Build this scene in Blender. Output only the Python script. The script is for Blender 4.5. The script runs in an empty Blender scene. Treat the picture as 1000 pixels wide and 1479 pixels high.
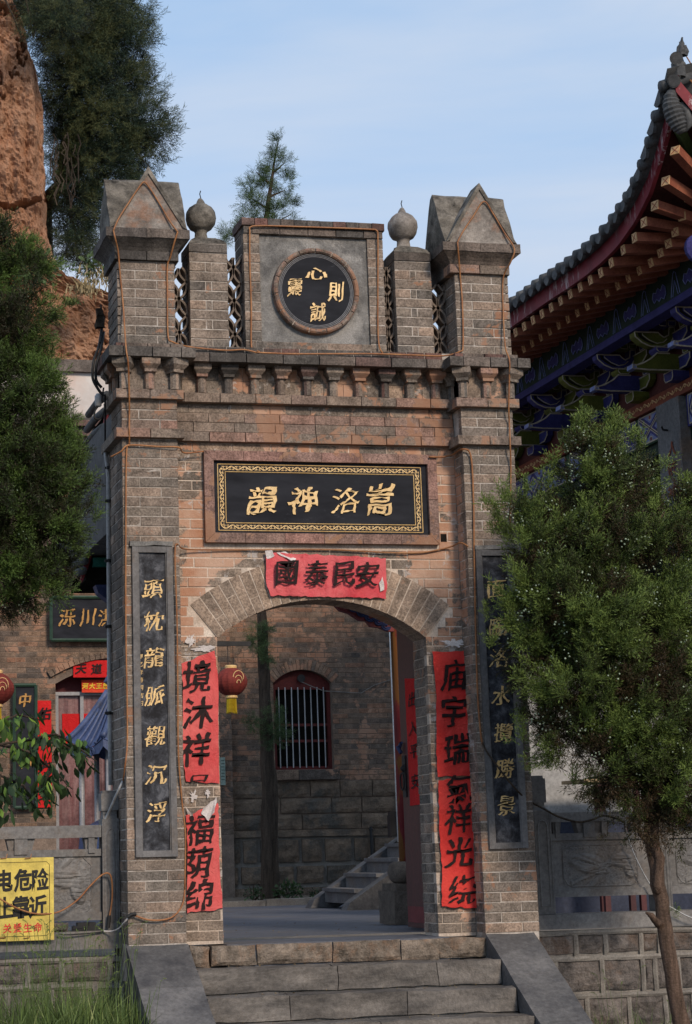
import bpy, bmesh, math, random
import numpy as np
from mathutils import Vector, Matrix, Euler, noise as mnoise

R = math.radians
rnd = random.Random(7)
S = bpy.context.scene
COL = S.collection

# ---------------------------------------------------------------- camera
CAM = Vector((-3.9813, -14.2906, 0.6163))
AX = ((0.9757937, -0.2174907, -0.0229008), (-0.0227396, -0.2050535, 0.9784866), (0.2175076, 0.9542803, 0.2050355))
F, PX, PY = 2952.6, 327.0, 611.0            # focal length and principal point of the (cropped) photo, in its pixels
cam = bpy.data.cameras.new('camera'); cam_o = bpy.data.objects.new('camera', cam); COL.objects.link(cam_o)
cam.sensor_fit = 'VERTICAL'; cam.sensor_height = 36.0; cam.lens = F / 1479.0 * 36.0
cam.shift_x = (500 - PX) / 1479.0; cam.shift_y = (PY - 739.5) / 1479.0
cam.clip_start = 0.1; cam.clip_end = 2000
r_, u_, f_ = (Vector(a) for a in AX)
m = Matrix((r_, u_, -f_)).transposed().to_4x4(); m.translation = CAM
cam_o.matrix_world = m
S.camera = cam_o

def at(px, py, ax, val):
    """point of the place seen at a photo pixel, on the plane ax = val"""
    d = r_ * ((px - PX) / F) + u_ * (-(py - PY) / F) + f_
    i = 'xyz'.index(ax)
    return CAM + d * ((val - CAM[i]) / d[i])

# ---------------------------------------------------------------- sky, sun, exposure
SUN_EL, SUN_AZ = R(30), R(165)              # low soft sun behind thin cloud, behind the camera to its right
w = bpy.data.worlds.new('World'); S.world = w; w.use_nodes = True
nt = w.node_tree; bg = nt.nodes['Background']
sky = nt.nodes.new('ShaderNodeTexSky'); sky.sky_type = 'NISHITA'; sky.sun_disc = False
sky.sun_elevation = SUN_EL; sky.sun_rotation = SUN_AZ; sky.air_density = 1.0; sky.dust_density = 0.6; sky.ozone_density = 2.0
tc = nt.nodes.new('ShaderNodeTexCoord'); mp = nt.nodes.new('ShaderNodeMapping'); mp.inputs['Scale'].default_value = (1.15, 1.15, 3.2)
mp.inputs['Rotation'].default_value = (0.12, 0.2, 0.4)
ns = nt.nodes.new('ShaderNodeTexNoise'); ns.inputs['Scale'].default_value = 1.7; ns.inputs['Detail'].default_value = 7; ns.inputs['Roughness'].default_value = 0.5
ns.inputs['Distortion'].default_value = 0.5
rp = nt.nodes.new('ShaderNodeValToRGB'); rp.color_ramp.elements[0].position = 0.36; rp.color_ramp.elements[1].position = 0.56
rp.color_ramp.elements[0].color = (0.0, 0.0, 0.0, 1); rp.color_ramp.elements[1].color = (0.95, 0.95, 0.95, 1)
mx = nt.nodes.new('ShaderNodeMixRGB'); mx.inputs[2].default_value = (3.75, 4.3, 5.2, 1)
bl = nt.nodes.new('ShaderNodeMixRGB'); bl.inputs[0].default_value = 0.7; bl.inputs[2].default_value = (2.35, 3.75, 5.7, 1)
SKYK = 0.115
nt.links.new(tc.outputs['Generated'], mp.inputs['Vector']); nt.links.new(mp.outputs['Vector'], ns.inputs['Vector'])
nt.links.new(ns.outputs['Fac'], rp.inputs['Fac']); nt.links.new(rp.outputs['Color'], mx.inputs[0])
nt.links.new(sky.outputs['Color'], bl.inputs[1]); nt.links.new(bl.outputs[0], mx.inputs[1]); nt.links.new(mx.outputs[0], bg.inputs['Color'])
bg.inputs['Strength'].default_value = SKYK
sun = bpy.data.lights.new('sun', 'SUN'); sun.energy = 2.0; sun.angle = R(12); sun.color = (1.0, 0.83, 0.66)
so = bpy.data.objects.new('sun', sun); COL.objects.link(so)
# light arrives from azimuth SUN_AZ (clockwise from +y)
sd = Vector((math.sin(SUN_AZ) * math.cos(SUN_EL), math.cos(SUN_AZ) * math.cos(SUN_EL), math.sin(SUN_EL)))
so.rotation_euler = sd.to_track_quat('Z', 'Y').to_euler()
S.view_settings.view_transform = 'Standard'; S.view_settings.look = 'None'
S.view_settings.exposure = 0.5; S.view_settings.gamma = 1.0; S.view_settings.use_curve_mapping = False
S.render.engine = 'CYCLES'
S.cycles.max_bounces = 6; S.cycles.diffuse_bounces = 3; S.cycles.transparent_max_bounces = 6

# ---------------------------------------------------------------- mesh helpers
class MB:
    def __init__(s): s.v = []; s.f = []; s.m = []; s.mi = 0
    def quad(s, *p):
        n = len(s.v); s.v += [tuple(q) for q in p]; s.f.append(tuple(range(n, n + len(p)))); s.m.append(s.mi)
    def add(s, vs, fs, M=None):
        n = len(s.v)
        s.v += [tuple(M @ Vector(q)) if M is not None else tuple(q) for q in vs]
        for f in fs: s.f.append(tuple(n + i for i in f)); s.m.append(s.mi)
    def box(s, x0, x1, y0, y1, z0, z1, j=0.0, M=None):
        c = [(x0, y0, z0), (x1, y0, z0), (x1, y1, z0), (x0, y1, z0), (x0, y0, z1), (x1, y0, z1), (x1, y1, z1), (x0, y1, z1)]
        if j: c = [(a + rnd.uniform(-j, j), b + rnd.uniform(-j, j), d + rnd.uniform(-j, j)) for a, b, d in c]
        s.add(c, [(3, 2, 1, 0), (4, 5, 6, 7), (0, 1, 5, 4), (1, 2, 6, 5), (2, 3, 7, 6), (3, 0, 4, 7)], M)
    def frustum(s, r0, r1):
        """r0, r1 = (x0,x1,y0,y1,z) lower and upper rectangle"""
        a, b, c, d, z = r0; e, f, g, h, y = r1
        s.add([(a, c, z), (b, c, z), (b, d, z), (a, d, z), (e, g, y), (f, g, y), (f, h, y), (e, h, y)],
              [(3, 2, 1, 0), (4, 5, 6, 7), (0, 1, 5, 4), (1, 2, 6, 5), (2, 3, 7, 6), (3, 0, 4, 7)])
    def prism(s, poly, ax, a, b):
        """polygon in the plane across axis ax, extruded from a to b"""
        n = len(poly)
        def P(p, t): return {'x': (t, p[0], p[1]), 'y': (p[0], t, p[1]), 'z': (p[0], p[1], t)}[ax]
        vs = [P(p, a) for p in poly] + [P(p, b) for p in poly]
        s.add(vs, [tuple(range(n)), tuple(range(2 * n - 1, n - 1, -1))] + [(i, (i + 1) % n, n + (i + 1) % n, n + i) for i in range(n)])
    def tube(s, pts, r, n=6, cap=True):
        pts = [Vector(p) for p in pts]; k = len(pts); rr = r if hasattr(r, '__len__') else [r] * k
        base = len(s.v); up = Vector((0, 0, 1))
        a = None
        for i, p in enumerate(pts):
            t = (pts[min(i + 1, k - 1)] - pts[max(i - 1, 0)]).normalized()
            if a is None:
                a = t.cross(up)
                if a.length < .2: a = t.cross(Vector((1, 0, 0)))
            else: a = a - t * a.dot(t)
            a.normalize(); b = t.cross(a)
            for q in range(n):
                an = 2 * math.pi * q / n
                s.v.append(tuple(p + (a * math.cos(an) + b * math.sin(an)) * rr[i]))
        for i in range(k - 1):
            for q in range(n):
                s.f.append((base + i * n + q, base + i * n + (q + 1) % n, base + (i + 1) * n + (q + 1) % n, base + (i + 1) * n + q)); s.m.append(s.mi)
        if cap:
            s.f.append(tuple(base + q for q in range(n - 1, -1, -1))); s.m.append(s.mi)
            s.f.append(tuple(base + (k - 1) * n + q for q in range(n))); s.m.append(s.mi)
    def lathe(s, prof, c=(0, 0, 0), n=20, M=None):
        base = []; vs = []; fs = []
        for r, z in prof:
            for q in range(n):
                an = 2 * math.pi * q / n; vs.append((c[0] + r * math.cos(an), c[1] + r * math.sin(an), c[2] + z))
        for i in range(len(prof) - 1):
            for q in range(n): fs.append((i * n + q, i * n + (q + 1) % n, (i + 1) * n + (q + 1) % n, (i + 1) * n + q))
        fs.append(tuple(range(n - 1, -1, -1))); fs.append(tuple((len(prof) - 1) * n + q for q in range(n)))
        s.add(vs, fs, M)
    def rock(s, x0, x1, z0, z1, y, d=0.02, bulge=0.02, nx=5, nz=4, back=0.06, seed=0):
        """rough-faced block looking to -y"""
        vs = []; fs = []
        for j in range(nz + 1):
            for i in range(nx + 1):
                u, v = i / nx, j / nz
                e = min(u, 1 - u, v, 1 - v)
                px, pz = x0 + (x1 - x0) * u, z0 + (z1 - z0) * v
                nn = mnoise.noise(Vector((px * 9 + seed, pz * 9, seed * 1.7)))
                dy = -(bulge * min(1, e * 5)) - d * nn * (1 if e > 0 else 0.3)
                if e == 0: px += nn * d * 0.4; pz += mnoise.noise(Vector((px * 7, pz * 7, seed + 5))) * d * 0.4
                vs.append((px, y + dy, pz))
        for j in range(nz):
            for i in range(nx):
                a = j * (nx + 1) + i; fs.append((a, a + 1, a + nx + 2, a + nx + 1))
        n = len(vs); ring = [i for i in range(nx + 1)] + [j * (nx + 1) + nx for j in range(1, nz + 1)] + [nz * (nx + 1) + i for i in range(nx - 1, -1, -1)] + [j * (nx + 1) for j in range(nz - 1, 0, -1)]
        for i in ring: vs.append((vs[i][0], y + back, vs[i][2]))
        L = len(ring)
        for k in range(L): fs.append((ring[(k + 1) % L], ring[k], n + k, n + (k + 1) % L))
        s.add(vs, fs)
    def mesh(s, name, mats, smooth=False):
        me = bpy.data.meshes.new(name); me.from_pydata(s.v, [], s.f)
        mats = mats if isinstance(mats, (list, tuple)) else [mats]
        for q in mats: me.materials.append(q)
        if len(mats) > 1: me.polygons.foreach_set('material_index', s.m)
        if smooth: me.polygons.foreach_set('use_smooth', [True] * len(s.f))
        me.update(); return me
    def out(s, name, mats, parent=None, kind=None, smooth=False, tag=None):
        o = bpy.data.objects.new(name, s.mesh(name, mats, smooth)); COL.objects.link(o)
        if parent is not None: o.parent = parent; 
        if kind: o['kind'] = kind
        if tag: lab(o, *tag)
        return o

def lab(o, label, cat=None, group=None):
    o['label'] = label
    if cat: o['category'] = cat
    if group: o['group'] = group
    return o
def thing(name, label, cat, group=None):
    o = bpy.data.objects.new(name, None); COL.objects.link(o); o.empty_display_size = 0.1
    return lab(o, label, cat, group)
def root(name, kind='structure'):
    o = bpy.data.objects.new(name, None); COL.objects.link(o); o['kind'] = kind; return o
def inst(name, me, parent, loc=(0, 0, 0), scale=(1, 1, 1), rot=(0, 0, 0)):
    o = bpy.data.objects.new(name, me); COL.objects.link(o); o.parent = parent
    o.location = loc; o.scale = scale; o.rotation_euler = rot; return o

_bm = {}
def unit_bricks(mat, key, j=0.012):
    """six slightly irregular unit boxes (chamfered front arris) shared by all bricks of one material"""
    if key in _bm: return _bm[key]
    out = []
    for k in range(8):
        mb = MB()
        def J(a): return a + rnd.uniform(-j, j)
        # box with chamfered front edge: front face inset in relative units
        cx, cz = 0.008, 0.045
        fr = [(cx, 0, cz), (1 - cx, 0, cz), (1 - cx, 0, 1 - cz), (cx, 0, 1 - cz)]
        fr = [(J(a), rnd.uniform(-0.01, 0.012), c + rnd.uniform(-0.03, 0.03)) for a, b, c in fr]
        md = [(0, .05, 0), (1, .05, 0), (1, .05, 1), (0, .05, 1)]
        bk = [(0, 1, 0), (1, 1, 0), (1, 1, 1), (0, 1, 1)]
        mb.add(fr + md + bk, [(0, 1, 2, 3)] + [(4 + i, 4 + (i + 1) % 4, (i + 1) % 4, i) for i in range(4)] +
               [(8 + i, 8 + (i + 1) % 4, 4 + (i + 1) % 4, 4 + i) for i in range(4)] + [(11, 10, 9, 8)])
        out.append(mb.mesh('brick', mat))
    _bm[key] = out
    return out

class Bricks:
    """collects bricks (boxes) and builds the largest as single objects, the rest as one stuff part"""
    def __init__(s, parent, limit=300, name='brick'): s.b = []; s.p = parent; s.lim = limit; s.name = name
    def add(s, x0, x1, y0, y1, z0, z1, mat, pr=0.0, face='-y'): s.b.append((x0, x1, y0, y1, z0, z1, mat, pr, face))
    def build(s):
        s.b.sort(key=lambda b: -b[7])
        rest = {}
        for i, b in enumerate(s.b):
            x0, x1, y0, y1, z0, z1, mat, pr, face = b
            um = unit_bricks(mat, mat.name)
            me = um[rnd.randrange(8)]
            w_, d_, h_ = x1 - x0, y1 - y0, z1 - z0
            dy = rnd.uniform(-0.0035, 0.003)
            if face == '-x': T = Matrix.Translation((x0 + dy, y1, z0)) @ Matrix.Rotation(-math.pi / 2, 4, 'Z') @ Matrix.Diagonal((d_, w_, h_, 1))
            elif face == '-z': T = Matrix.Translation((x0, y0, z0)) @ Matrix.Diagonal((w_, d_, h_, 1))
            else: T = Matrix.Translation((x0, y0 + dy, z0)) @ Matrix.Diagonal((w_, d_, h_, 1))
            if i < s.lim:
                o = bpy.data.objects.new(s.name, me); COL.objects.link(o); o.parent = s.p
                loc, rot, sc = T.decompose(); o.location = loc; o.rotation_euler = rot.to_euler(); o.scale = sc
            else:
                mb = rest.setdefault(mat.name, (MB(), mat))[0]
                mb.add([v.co for v in me.vertices], [tuple(p.vertices) for p in me.polygons], T)
        for k, (mb, mat) in rest.items():
            mb.out(s.name, mat, s.p, 'stuff')

def courses(z0, z1, h=0.0735, j=0.008):
    n = max(1, round((z1 - z0) / h)); hh = (z1 - z0) / n
    return [(z0 + k * hh + j / 2, z0 + (k + 1) * hh - j / 2) for k in range(n)]

def wall_bricks(B, x0, x1, y0, y1, z0, z1, mat, L=0.30, h=0.0735, j=0.008, hole=None, off=0.0, pr=0, bond='run', seed=1):
    """running / mixed bond on a face looking to -y; hole(xa, xb, za, zb) -> list of kept x-ranges"""
    r2 = random.Random(seed)
    for k, (a, b) in enumerate(courses(z0, z1, h, j)):
        xs = []
        if bond == 'two':     # pier: header + stretcher, alternating
            t = 0.31 * (x1 - x0)
            xs = [(x0, x0 + t), (x0 + t, x1)] if k % 2 else [(x0, x1 - t), (x1 - t, x1)]
        elif bond == 'post':  # one long, then closer-header-closer
            W = x1 - x0
            xs = [(x0, x1)] if k % 2 else [(x0, x0 + .42 * W), (x0 + .42 * W, x0 + .58 * W), (x0 + .58 * W, x1)]
        else:
            hd = bond == 'mix' and k % 7 == 3
            LL = L * 0.45 if hd else L
            x = x0 - (LL * (0.5 if k % 2 else 0.0) + off + r2.uniform(0, .06)) % LL
            while x < x1 - 0.02:
                xs.append((max(x, x0), min(x + LL, x1))); x += LL
        for p, q in xs:
            p += (j / 2 if p > x0 else 0); q -= (j / 2 if q < x1 else 0)
            parts = [(p, q)] if hole is None else hole(p, q, a, b)
            for p2, q2 in parts:
                if q2 - p2 > 0.025: B.add(p2, q2, y0, y1, a, b, mat, pr + (q2 - p2) * 0.1)
# ---------------------------------------------------------------- materials
def newmat(name, rough=0.85, spec=0.25):
    m = bpy.data.materials.new(name); m.use_nodes = True
    b = m.node_tree.nodes['Principled BSDF']; b.inputs['Roughness'].default_value = rough
    b.inputs['Specular IOR Level'].default_value = spec
    return m, m.node_tree, b
def N(nt, t, **kw):
    n = nt.nodes.new(t)
    for k, v in kw.items(): setattr(n, k, v)
    return n
def pos(nt): return N(nt, 'ShaderNodeNewGeometry').outputs['Position']
def noise(nt, scale, detail=4, rough=0.55, vec=None, dist=0.0, stretch=None):
    n = N(nt, 'ShaderNodeTexNoise'); n.inputs['Scale'].default_value = scale; n.inputs['Detail'].default_value = detail
    n.inputs['Roughness'].default_value = rough; n.inputs['Distortion'].default_value = dist
    v = vec if vec is not None else pos(nt)
    if stretch:
        mp = N(nt, 'ShaderNodeMapping'); mp.inputs['Scale'].default_value = stretch; nt.links.new(v, mp.inputs[0]); v = mp.outputs[0]
    nt.links.new(v, n.inputs['Vector']); return n.outputs['Fac']
def ramp(nt, fac, stops, interp='LINEAR'):
    r = N(nt, 'ShaderNodeValToRGB'); r.color_ramp.interpolation = interp; e = r.color_ramp.elements
    while len(e) < len(stops): e.new(0.5)
    for i, (p, c) in enumerate(stops):
        e[i].position = p; e[i].color = tuple(c) + (1,) if hasattr(c, '__len__') else (c, c, c, 1)
    nt.links.new(fac, r.inputs[0]); return r.outputs[0]
def mix(nt, fac, a, b, mode='MIX'):
    m = N(nt, 'ShaderNodeMixRGB', blend_type=mode)
    for i, v in ((0, fac), (1, a), (2, b)):
        if isinstance(v, (int, float)): m.inputs[i].default_value = v if i == 0 else (v, v, v, 1)
        elif isinstance(v, tuple): m.inputs[i].default_value = v + (1,)
        else: nt.links.new(v, m.inputs[i])
    return m.outputs[0]
def math_(nt, op, a, b=0.0):
    m = N(nt, 'ShaderNodeMath', operation=op)
    for i, v in ((0, a), (1, b)):
        if isinstance(v, (int, float)): m.inputs[i].default_value = v
        else: nt.links.new(v, m.inputs[i])
    return m.outputs[0]
def bump(nt, b, h, st=0.3, dist=0.01):
    n = N(nt, 'ShaderNodeBump'); n.inputs['Strength'].default_value = st; n.inputs['Distance'].default_value = dist
    nt.links.new(h, n.inputs['Height']); nt.links.new(n.outputs[0], b.inputs['Normal'])
def rand(nt):
    oi = N(nt, 'ShaderNodeObjectInfo'); g = N(nt, 'ShaderNodeNewGeometry')
    return math_(nt, 'FRACT', math_(nt, 'ADD', oi.outputs['Random'], g.outputs['Random Per Island']))
def setc(nt, b, c): nt.links.new(c, b.inputs['Base Color'])

PEACH = (0.40, 0.205, 0.125)
def mat_brick(name, tones, residue=0.0, grime=0.0, white=0.0, fine=1.0, residue_z=None):
    """fired grey brick: a tone of its own per brick, stains, residue of old wash, splashes of lime"""
    m, nt, b = newmat(name, 0.9, 0.15)
    c = ramp(nt, rand(nt), [(i / max(1, len(tones) - 1) * 0.98, t) for i, t in enumerate(tones)], 'LINEAR')
    n1 = noise(nt, 9, 6, 0.65); c = mix(nt, 1.0, c, ramp(nt, n1, [(0.28, 0.52), (0.72, 1.45)]), 'MULTIPLY')
    n2 = noise(nt, 70, 3, 0.7); c = mix(nt, 1.0, c, ramp(nt, n2, [(0.30, 0.50), (0.70, 1.50)]), 'MULTIPLY')
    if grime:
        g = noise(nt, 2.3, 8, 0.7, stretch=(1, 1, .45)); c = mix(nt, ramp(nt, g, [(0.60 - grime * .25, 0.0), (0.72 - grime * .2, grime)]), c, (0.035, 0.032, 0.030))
    if residue:
        g = noise(nt, 3.1, 9, 0.68, dist=0.4)
        if residue_z:   # the wash survives more on the recessed middle wall
            pass
        if name == 'washed_brick':      # plaster clings beside the arch and along the right-hand return
            for cpt, rad_, k_ in (((-.98, .2, 2.35), .55, .16), ((1.0, .2, 2.5), .45, .15), ((1.02, .2, 3.2), .40, .13), ((-.98, .2, 3.1), .35, .12), ((0.1, .2, 3.9), .8, .06), ((-.6, .2, 2.75), .3, .06)):
                d = N(nt, 'ShaderNodeVectorMath', operation='DISTANCE'); nt.links.new(pos(nt), d.inputs[0]); d.inputs[1].default_value = cpt
                g = math_(nt, 'ADD', g, ramp(nt, math_(nt, 'DIVIDE', d.outputs['Value'], rad_), [(0.2, k_), (1.0, 0.0)]))
        fac = ramp(nt, g, [(0.60 - residue * 0.20, 0.0), (0.625 - residue * 0.19, 0.92)])
        pc = mix(nt, ramp(nt, noise(nt, 3.4, 6, .7), [(.35, 0.), (.65, 1.)]), (0.44, 0.215, 0.125) if name == 'washed_brick' else (0.30, 0.155, 0.095), (0.56, 0.37, 0.27) if name == 'washed_brick' else (0.36, 0.22, 0.15))
        c = mix(nt, fac, c, pc)
    if white:
        g = noise(nt, 5.3, 10, 0.75); c = mix(nt, ramp(nt, g, [(0.74 - white * .20, 0.0), (0.775 - white * .20, 0.75)]), c, (0.50, 0.47, 0.45))
    setc(nt, b, c)
    bump(nt, b, noise(nt, 42, 8, 0.78), 0.9, 0.010)
    return m
T_PIER = [(0.255, 0.208, 0.168), (0.175, 0.153, 0.132), (0.285, 0.222, 0.175), (0.145, 0.130, 0.116), (0.25, 0.20, 0.162), (0.20, 0.168, 0.142), (0.315, 0.235, 0.182), (0.165, 0.145, 0.126)]
T_WARM = [(0.275, 0.215, 0.168), (0.18, 0.152, 0.128), (0.32, 0.235, 0.175), (0.22, 0.178, 0.145), (0.15, 0.130, 0.112), (0.28, 0.22, 0.172)]
T_DARK = [(0.145, 0.127, 0.112), (0.095, 0.088, 0.082), (0.19, 0.152, 0.128), (0.11, 0.10, 0.092), (0.18, 0.098, 0.082)]
T_BACK = [(0.205, 0.140, 0.098), (0.125, 0.098, 0.078), (0.235, 0.152, 0.102), (0.098, 0.080, 0.068), (0.21, 0.138, 0.096), (0.245, 0.132, 0.085)]
M_pier = mat_brick('pier_brick', T_PIER, residue=0.10, grime=0.25, white=0.25)
M_wall = mat_brick('washed_brick', T_WARM, residue=0.22, grime=0.25, white=0.8)
M_arch = mat_brick('arch_brick', [(0.31, 0.235, 0.18), (0.26, 0.20, 0.155), (0.35, 0.26, 0.195), (0.22, 0.175, 0.14)], residue=0.05, white=0.25)
M_cap = mat_brick('weathered_brick', T_DARK, residue=0.0, grime=0.6, white=0.35)
M_belt = mat_brick('belt_brick', [(0.25, 0.19, 0.15), (0.19, 0.155, 0.128), (0.30, 0.185, 0.145), (0.17, 0.142, 0.12)], residue=0.30, grime=0.35, white=0.35)
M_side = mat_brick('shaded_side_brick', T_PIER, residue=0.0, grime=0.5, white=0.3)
M_back = mat_brick('old_wall_brick', T_BACK, residue=0.22, grime=0.35, white=0.1)
M_left = mat_brick('left_wall_brick', T_BACK, residue=0.2, grime=0.45, white=0.15)
M_pink = mat_brick('pink_frame_stone', [(0.27, 0.165, 0.135), (0.225, 0.155, 0.13), (0.31, 0.175, 0.145)], residue=0.15, grime=0.15)

def mat_simple(name, c1, c2, scale=6, rough=0.85, spec=0.25, bs=0.3, bscale=40, bd=0.005, stretch=None, c3=None, metallic=0, detail=6):
    m, nt, b = newmat(name, rough, spec)
    c = ramp(nt, noise(nt, scale, detail, 0.65, stretch=stretch), [(0.32, c1), (0.68, c2)])
    if c3: c = mix(nt, ramp(nt, noise(nt, scale * 0.37, 9, 0.7, dist=0.5), [(0.52, 0.0), (0.62, 0.85)]), c, c3)
    c = mix(nt, 1.0, c, ramp(nt, rand(nt), [(0, 0.86), (1, 1.14)]), 'MULTIPLY')
    c = mix(nt, 1.0, c, ramp(nt, noise(nt, scale * 9, 4, 0.75), [(0.28, 0.68), (0.72, 1.32)]), 'MULTIPLY')
    setc(nt, b, c); b.inputs['Metallic'].default_value = metallic
    if bs: bump(nt, b, noise(nt, bscale, 7, 0.7), bs, bd)
    return m
M_mortar = mat_simple('lime_mortar', (0.30, 0.265, 0.23), (0.56, 0.515, 0.47), 14, 0.95, 0.1, c3=(0.24, 0.195, 0.16))
M_mortarw = mat_simple('washed_mortar', (0.42, 0.33, 0.26), (0.62, 0.54, 0.46), 7, 0.95, 0.1)
M_mortard = mat_simple('old_mortar', (0.13, 0.10, 0.08), (0.24, 0.18, 0.14), 8, 0.95, 0.1)
M_cement = mat_simple('cement_render', (0.10, 0.098, 0.096), (0.24, 0.235, 0.225), 9, 0.95, 0.1, 0.8, 60, 0.01, c3=(0.30, 0.29, 0.275))
M_capst = mat_simple('blackened_cement', (0.035, 0.033, 0.030), (0.27, 0.245, 0.21), 8, 0.95, 0.1, 0.9, 40, 0.015, c3=(0.13, 0.118, 0.10))
M_gable = mat_simple('gable_cement', (0.11, 0.098, 0.088), (0.33, 0.30, 0.27), 7, 0.95, 0.1, 0.7, 50, 0.008, c3=(0.25, 0.15, 0.105))
M_slate = mat_simple('grey_stone', (0.105, 0.103, 0.105), (0.185, 0.18, 0.18), 4, 0.75, 0.3, 0.35, 70, 0.004, c3=(0.15, 0.125, 0.105))
M_step = mat_simple('step_stone', (0.062, 0.058, 0.055), (0.215, 0.195, 0.175), 4.2, 0.85, 0.15, 0.9, 38, 0.012, stretch=(0.6, 1, 2.0), c3=(0.115, 0.102, 0.092))
M_cheek = mat_simple('blue_slate', (0.050, 0.051, 0.056), (0.155, 0.150, 0.147), 3.4, 0.75, 0.25, 0.6, 50, 0.008, c3=(0.085, 0.082, 0.082))
M_rough = mat_simple('rough_threshold_stone', (0.095, 0.080, 0.066), (0.33, 0.27, 0.215), 11, 0.95, 0.1, 1.0, 30, 0.03, c3=(0.26, 0.17, 0.115))
M_bal = mat_simple('carved_grey_stone', (0.125, 0.122, 0.122), (0.215, 0.208, 0.20), 4, 0.8, 0.25, 0.45, 80, 0.004, c3=(0.165, 0.14, 0.12))
M_block = mat_simple('rubble_block', (0.062, 0.058, 0.057), (0.27, 0.235, 0.21), 9, 0.95, 0.1, 1.0, 26, 0.035, c3=(0.17, 0.125, 0.10))
M_bmort = mat_simple('rubble_mortar', (0.17, 0.155, 0.14), (0.27, 0.25, 0.22), 9, 0.95, 0.1, 0.6, 40, 0.01)
M_bblock = mat_simple('back_block', (0.082, 0.066, 0.052), (0.235, 0.170, 0.120), 5, 0.95, 0.1, 1.0, 18, 0.03, c3=(0.09, 0.085, 0.075))
M_floor = mat_simple('courtyard_paving', (0.065, 0.074, 0.095), (0.12, 0.125, 0.145), 2.4, 0.6, 0.35, 0.4, 25, 0.006, c3=(0.125, 0.108, 0.095))
M_ground = mat_simple('packed_earth', (0.10, 0.085, 0.065), (0.19, 0.155, 0.12), 2, 0.95, 0.1, 0.8, 12, 0.03)
M_white = mat_simple('stained_whitewash', (0.52, 0.48, 0.45), (0.70, 0.67, 0.64), 3, 0.9, 0.1, 0.3, 30, 0.004, c3=(0.55, 0.40, 0.33))
M_wwall = mat_simple('grey_render', (0.25, 0.25, 0.245), (0.36, 0.355, 0.345), 2, 0.9, 0.1, 0.25, 30, 0.004)
M_maroon = mat_simple('maroon_paint', (0.10, 0.016, 0.018), (0.17, 0.030, 0.034), 5, 0.6, 0.3, 0.3, 60, 0.003, c3=(0.13, 0.03, 0.032))
M_fascia = mat_simple('flaking_maroon_paint', (0.16, 0.020, 0.028), (0.25, 0.035, 0.045), 6, 0.65, 0.3, 0.3, 60, 0.003)
M_door = mat_simple('dark_red_door_paint', (0.045, 0.014, 0.015), (0.085, 0.022, 0.022), 3, 0.5, 0.35, 0.3, 50, 0.003, stretch=(1, 1, .15))
M_redwin = mat_simple('red_window_paint', (0.075, 0.012, 0.010), (0.13, 0.020, 0.016), 6, 0.6, 0.3, 0.2)
M_black = mat_simple('black_rubber', (0.012, 0.012, 0.013), (0.025, 0.025, 0.026), 8, 0.6, 0.3, 0.1)
M_void = mat_simple('dark_interior', (0.008, 0.008, 0.008), (0.018, 0.016, 0.014), 3, 1.0, 0.0, 0)  # shade of holes and interiors put into the colour; also black line paint
M_pipe = mat_simple('grey_plastic_pipe', (0.30, 0.31, 0.32), (0.38, 0.385, 0.39), 5, 0.5, 0.4, 0.1)
M_whitepipe = mat_simple('white_plastic_pipe', (0.62, 0.62, 0.60), (0.72, 0.72, 0.70), 5, 0.45, 0.4, 0.1)
M_rope = mat_simple('orange_rope_light', (0.24, 0.085, 0.028), (0.40, 0.19, 0.075), 7, 0.5, 0.4, 0)
M_tile = mat_simple('grey_roof_tile', (0.040, 0.043, 0.046), (0.105, 0.107, 0.108), 9, 0.75, 0.3, 0.5, 60, 0.005)
M_gold = mat_simple('gilt', (0.62, 0.39, 0.14), (0.84, 0.60, 0.28), 20, 0.45, 0.5, 0.2)
M_ink = mat_simple('black_ink', (0.008, 0.006, 0.006), (0.03, 0.012, 0.012), 25, 0.7, 0.2, 0)
M_metal = mat_simple('galvanised_bar', (0.36, 0.36, 0.36), (0.50, 0.50, 0.49), 8, 0.4, 0.5, 0, metallic=0.3)
M_alu = mat_simple('aluminium_frame', (0.22, 0.22, 0.23), (0.30, 0.30, 0.31), 6, 0.45, 0.5, 0)

def mat_plaque():
    m, nt, b = newmat('black_lacquer', 0.7, 0.10)
    c = ramp(nt, noise(nt, 3, 6, 0.6, stretch=(1, 1, 3)), [(0.3, (0.012, 0.013, 0.017)), (0.75, (0.030, 0.032, 0.040))])
    s = noise(nt, 7, 12, 0.85, stretch=(1.0, 1, 5.0)); sc = noise(nt, 1.9, 3, 0.5)
    f = math_(nt, 'MULTIPLY', ramp(nt, s, [(0.58, 0.0), (0.66, 1.0)]), ramp(nt, sc, [(0.50, 0.0), (0.62, 0.8)]))
    setc(nt, b, mix(nt, f, c, (0.13, 0.135, 0.16))); bump(nt, b, noise(nt, 40, 6, .7, stretch=(.3, 1, 1)), .2, .003); return m
M_lacq = mat_plaque()
def mat_stele():
    m, nt, b = newmat('mottled_black_stone', 0.7, 0.25)
    g = noise(nt, 9, 10, 0.72, dist=0.3)
    setc(nt, b, ramp(nt, g, [(0.40, (0.010, 0.010, 0.013)), (0.52, (0.040, 0.043, 0.052)), (0.62, (0.11, 0.115, 0.13))]))
    bump(nt, b, g, 0.5, 0.008); return m
M_stele = mat_stele()
def mat_paper(name, c1, c2, c3):
    m, nt, b = newmat(name, 0.75, 0.2)
    c = ramp(nt, noise(nt, 2.5, 6, 0.6), [(0.3, c1), (0.7, c2)])
    c = mix(nt, ramp(nt, noise(nt, 9, 8, 0.8, stretch=(1, 1, .35)), [(0.54, 0.0), (0.70, 0.7)]), c, c3)
    setc(nt, b, c); bump(nt, b, noise(nt, 11, 6, 0.65, dist=1.6), 0.8, 0.02); return m
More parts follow.
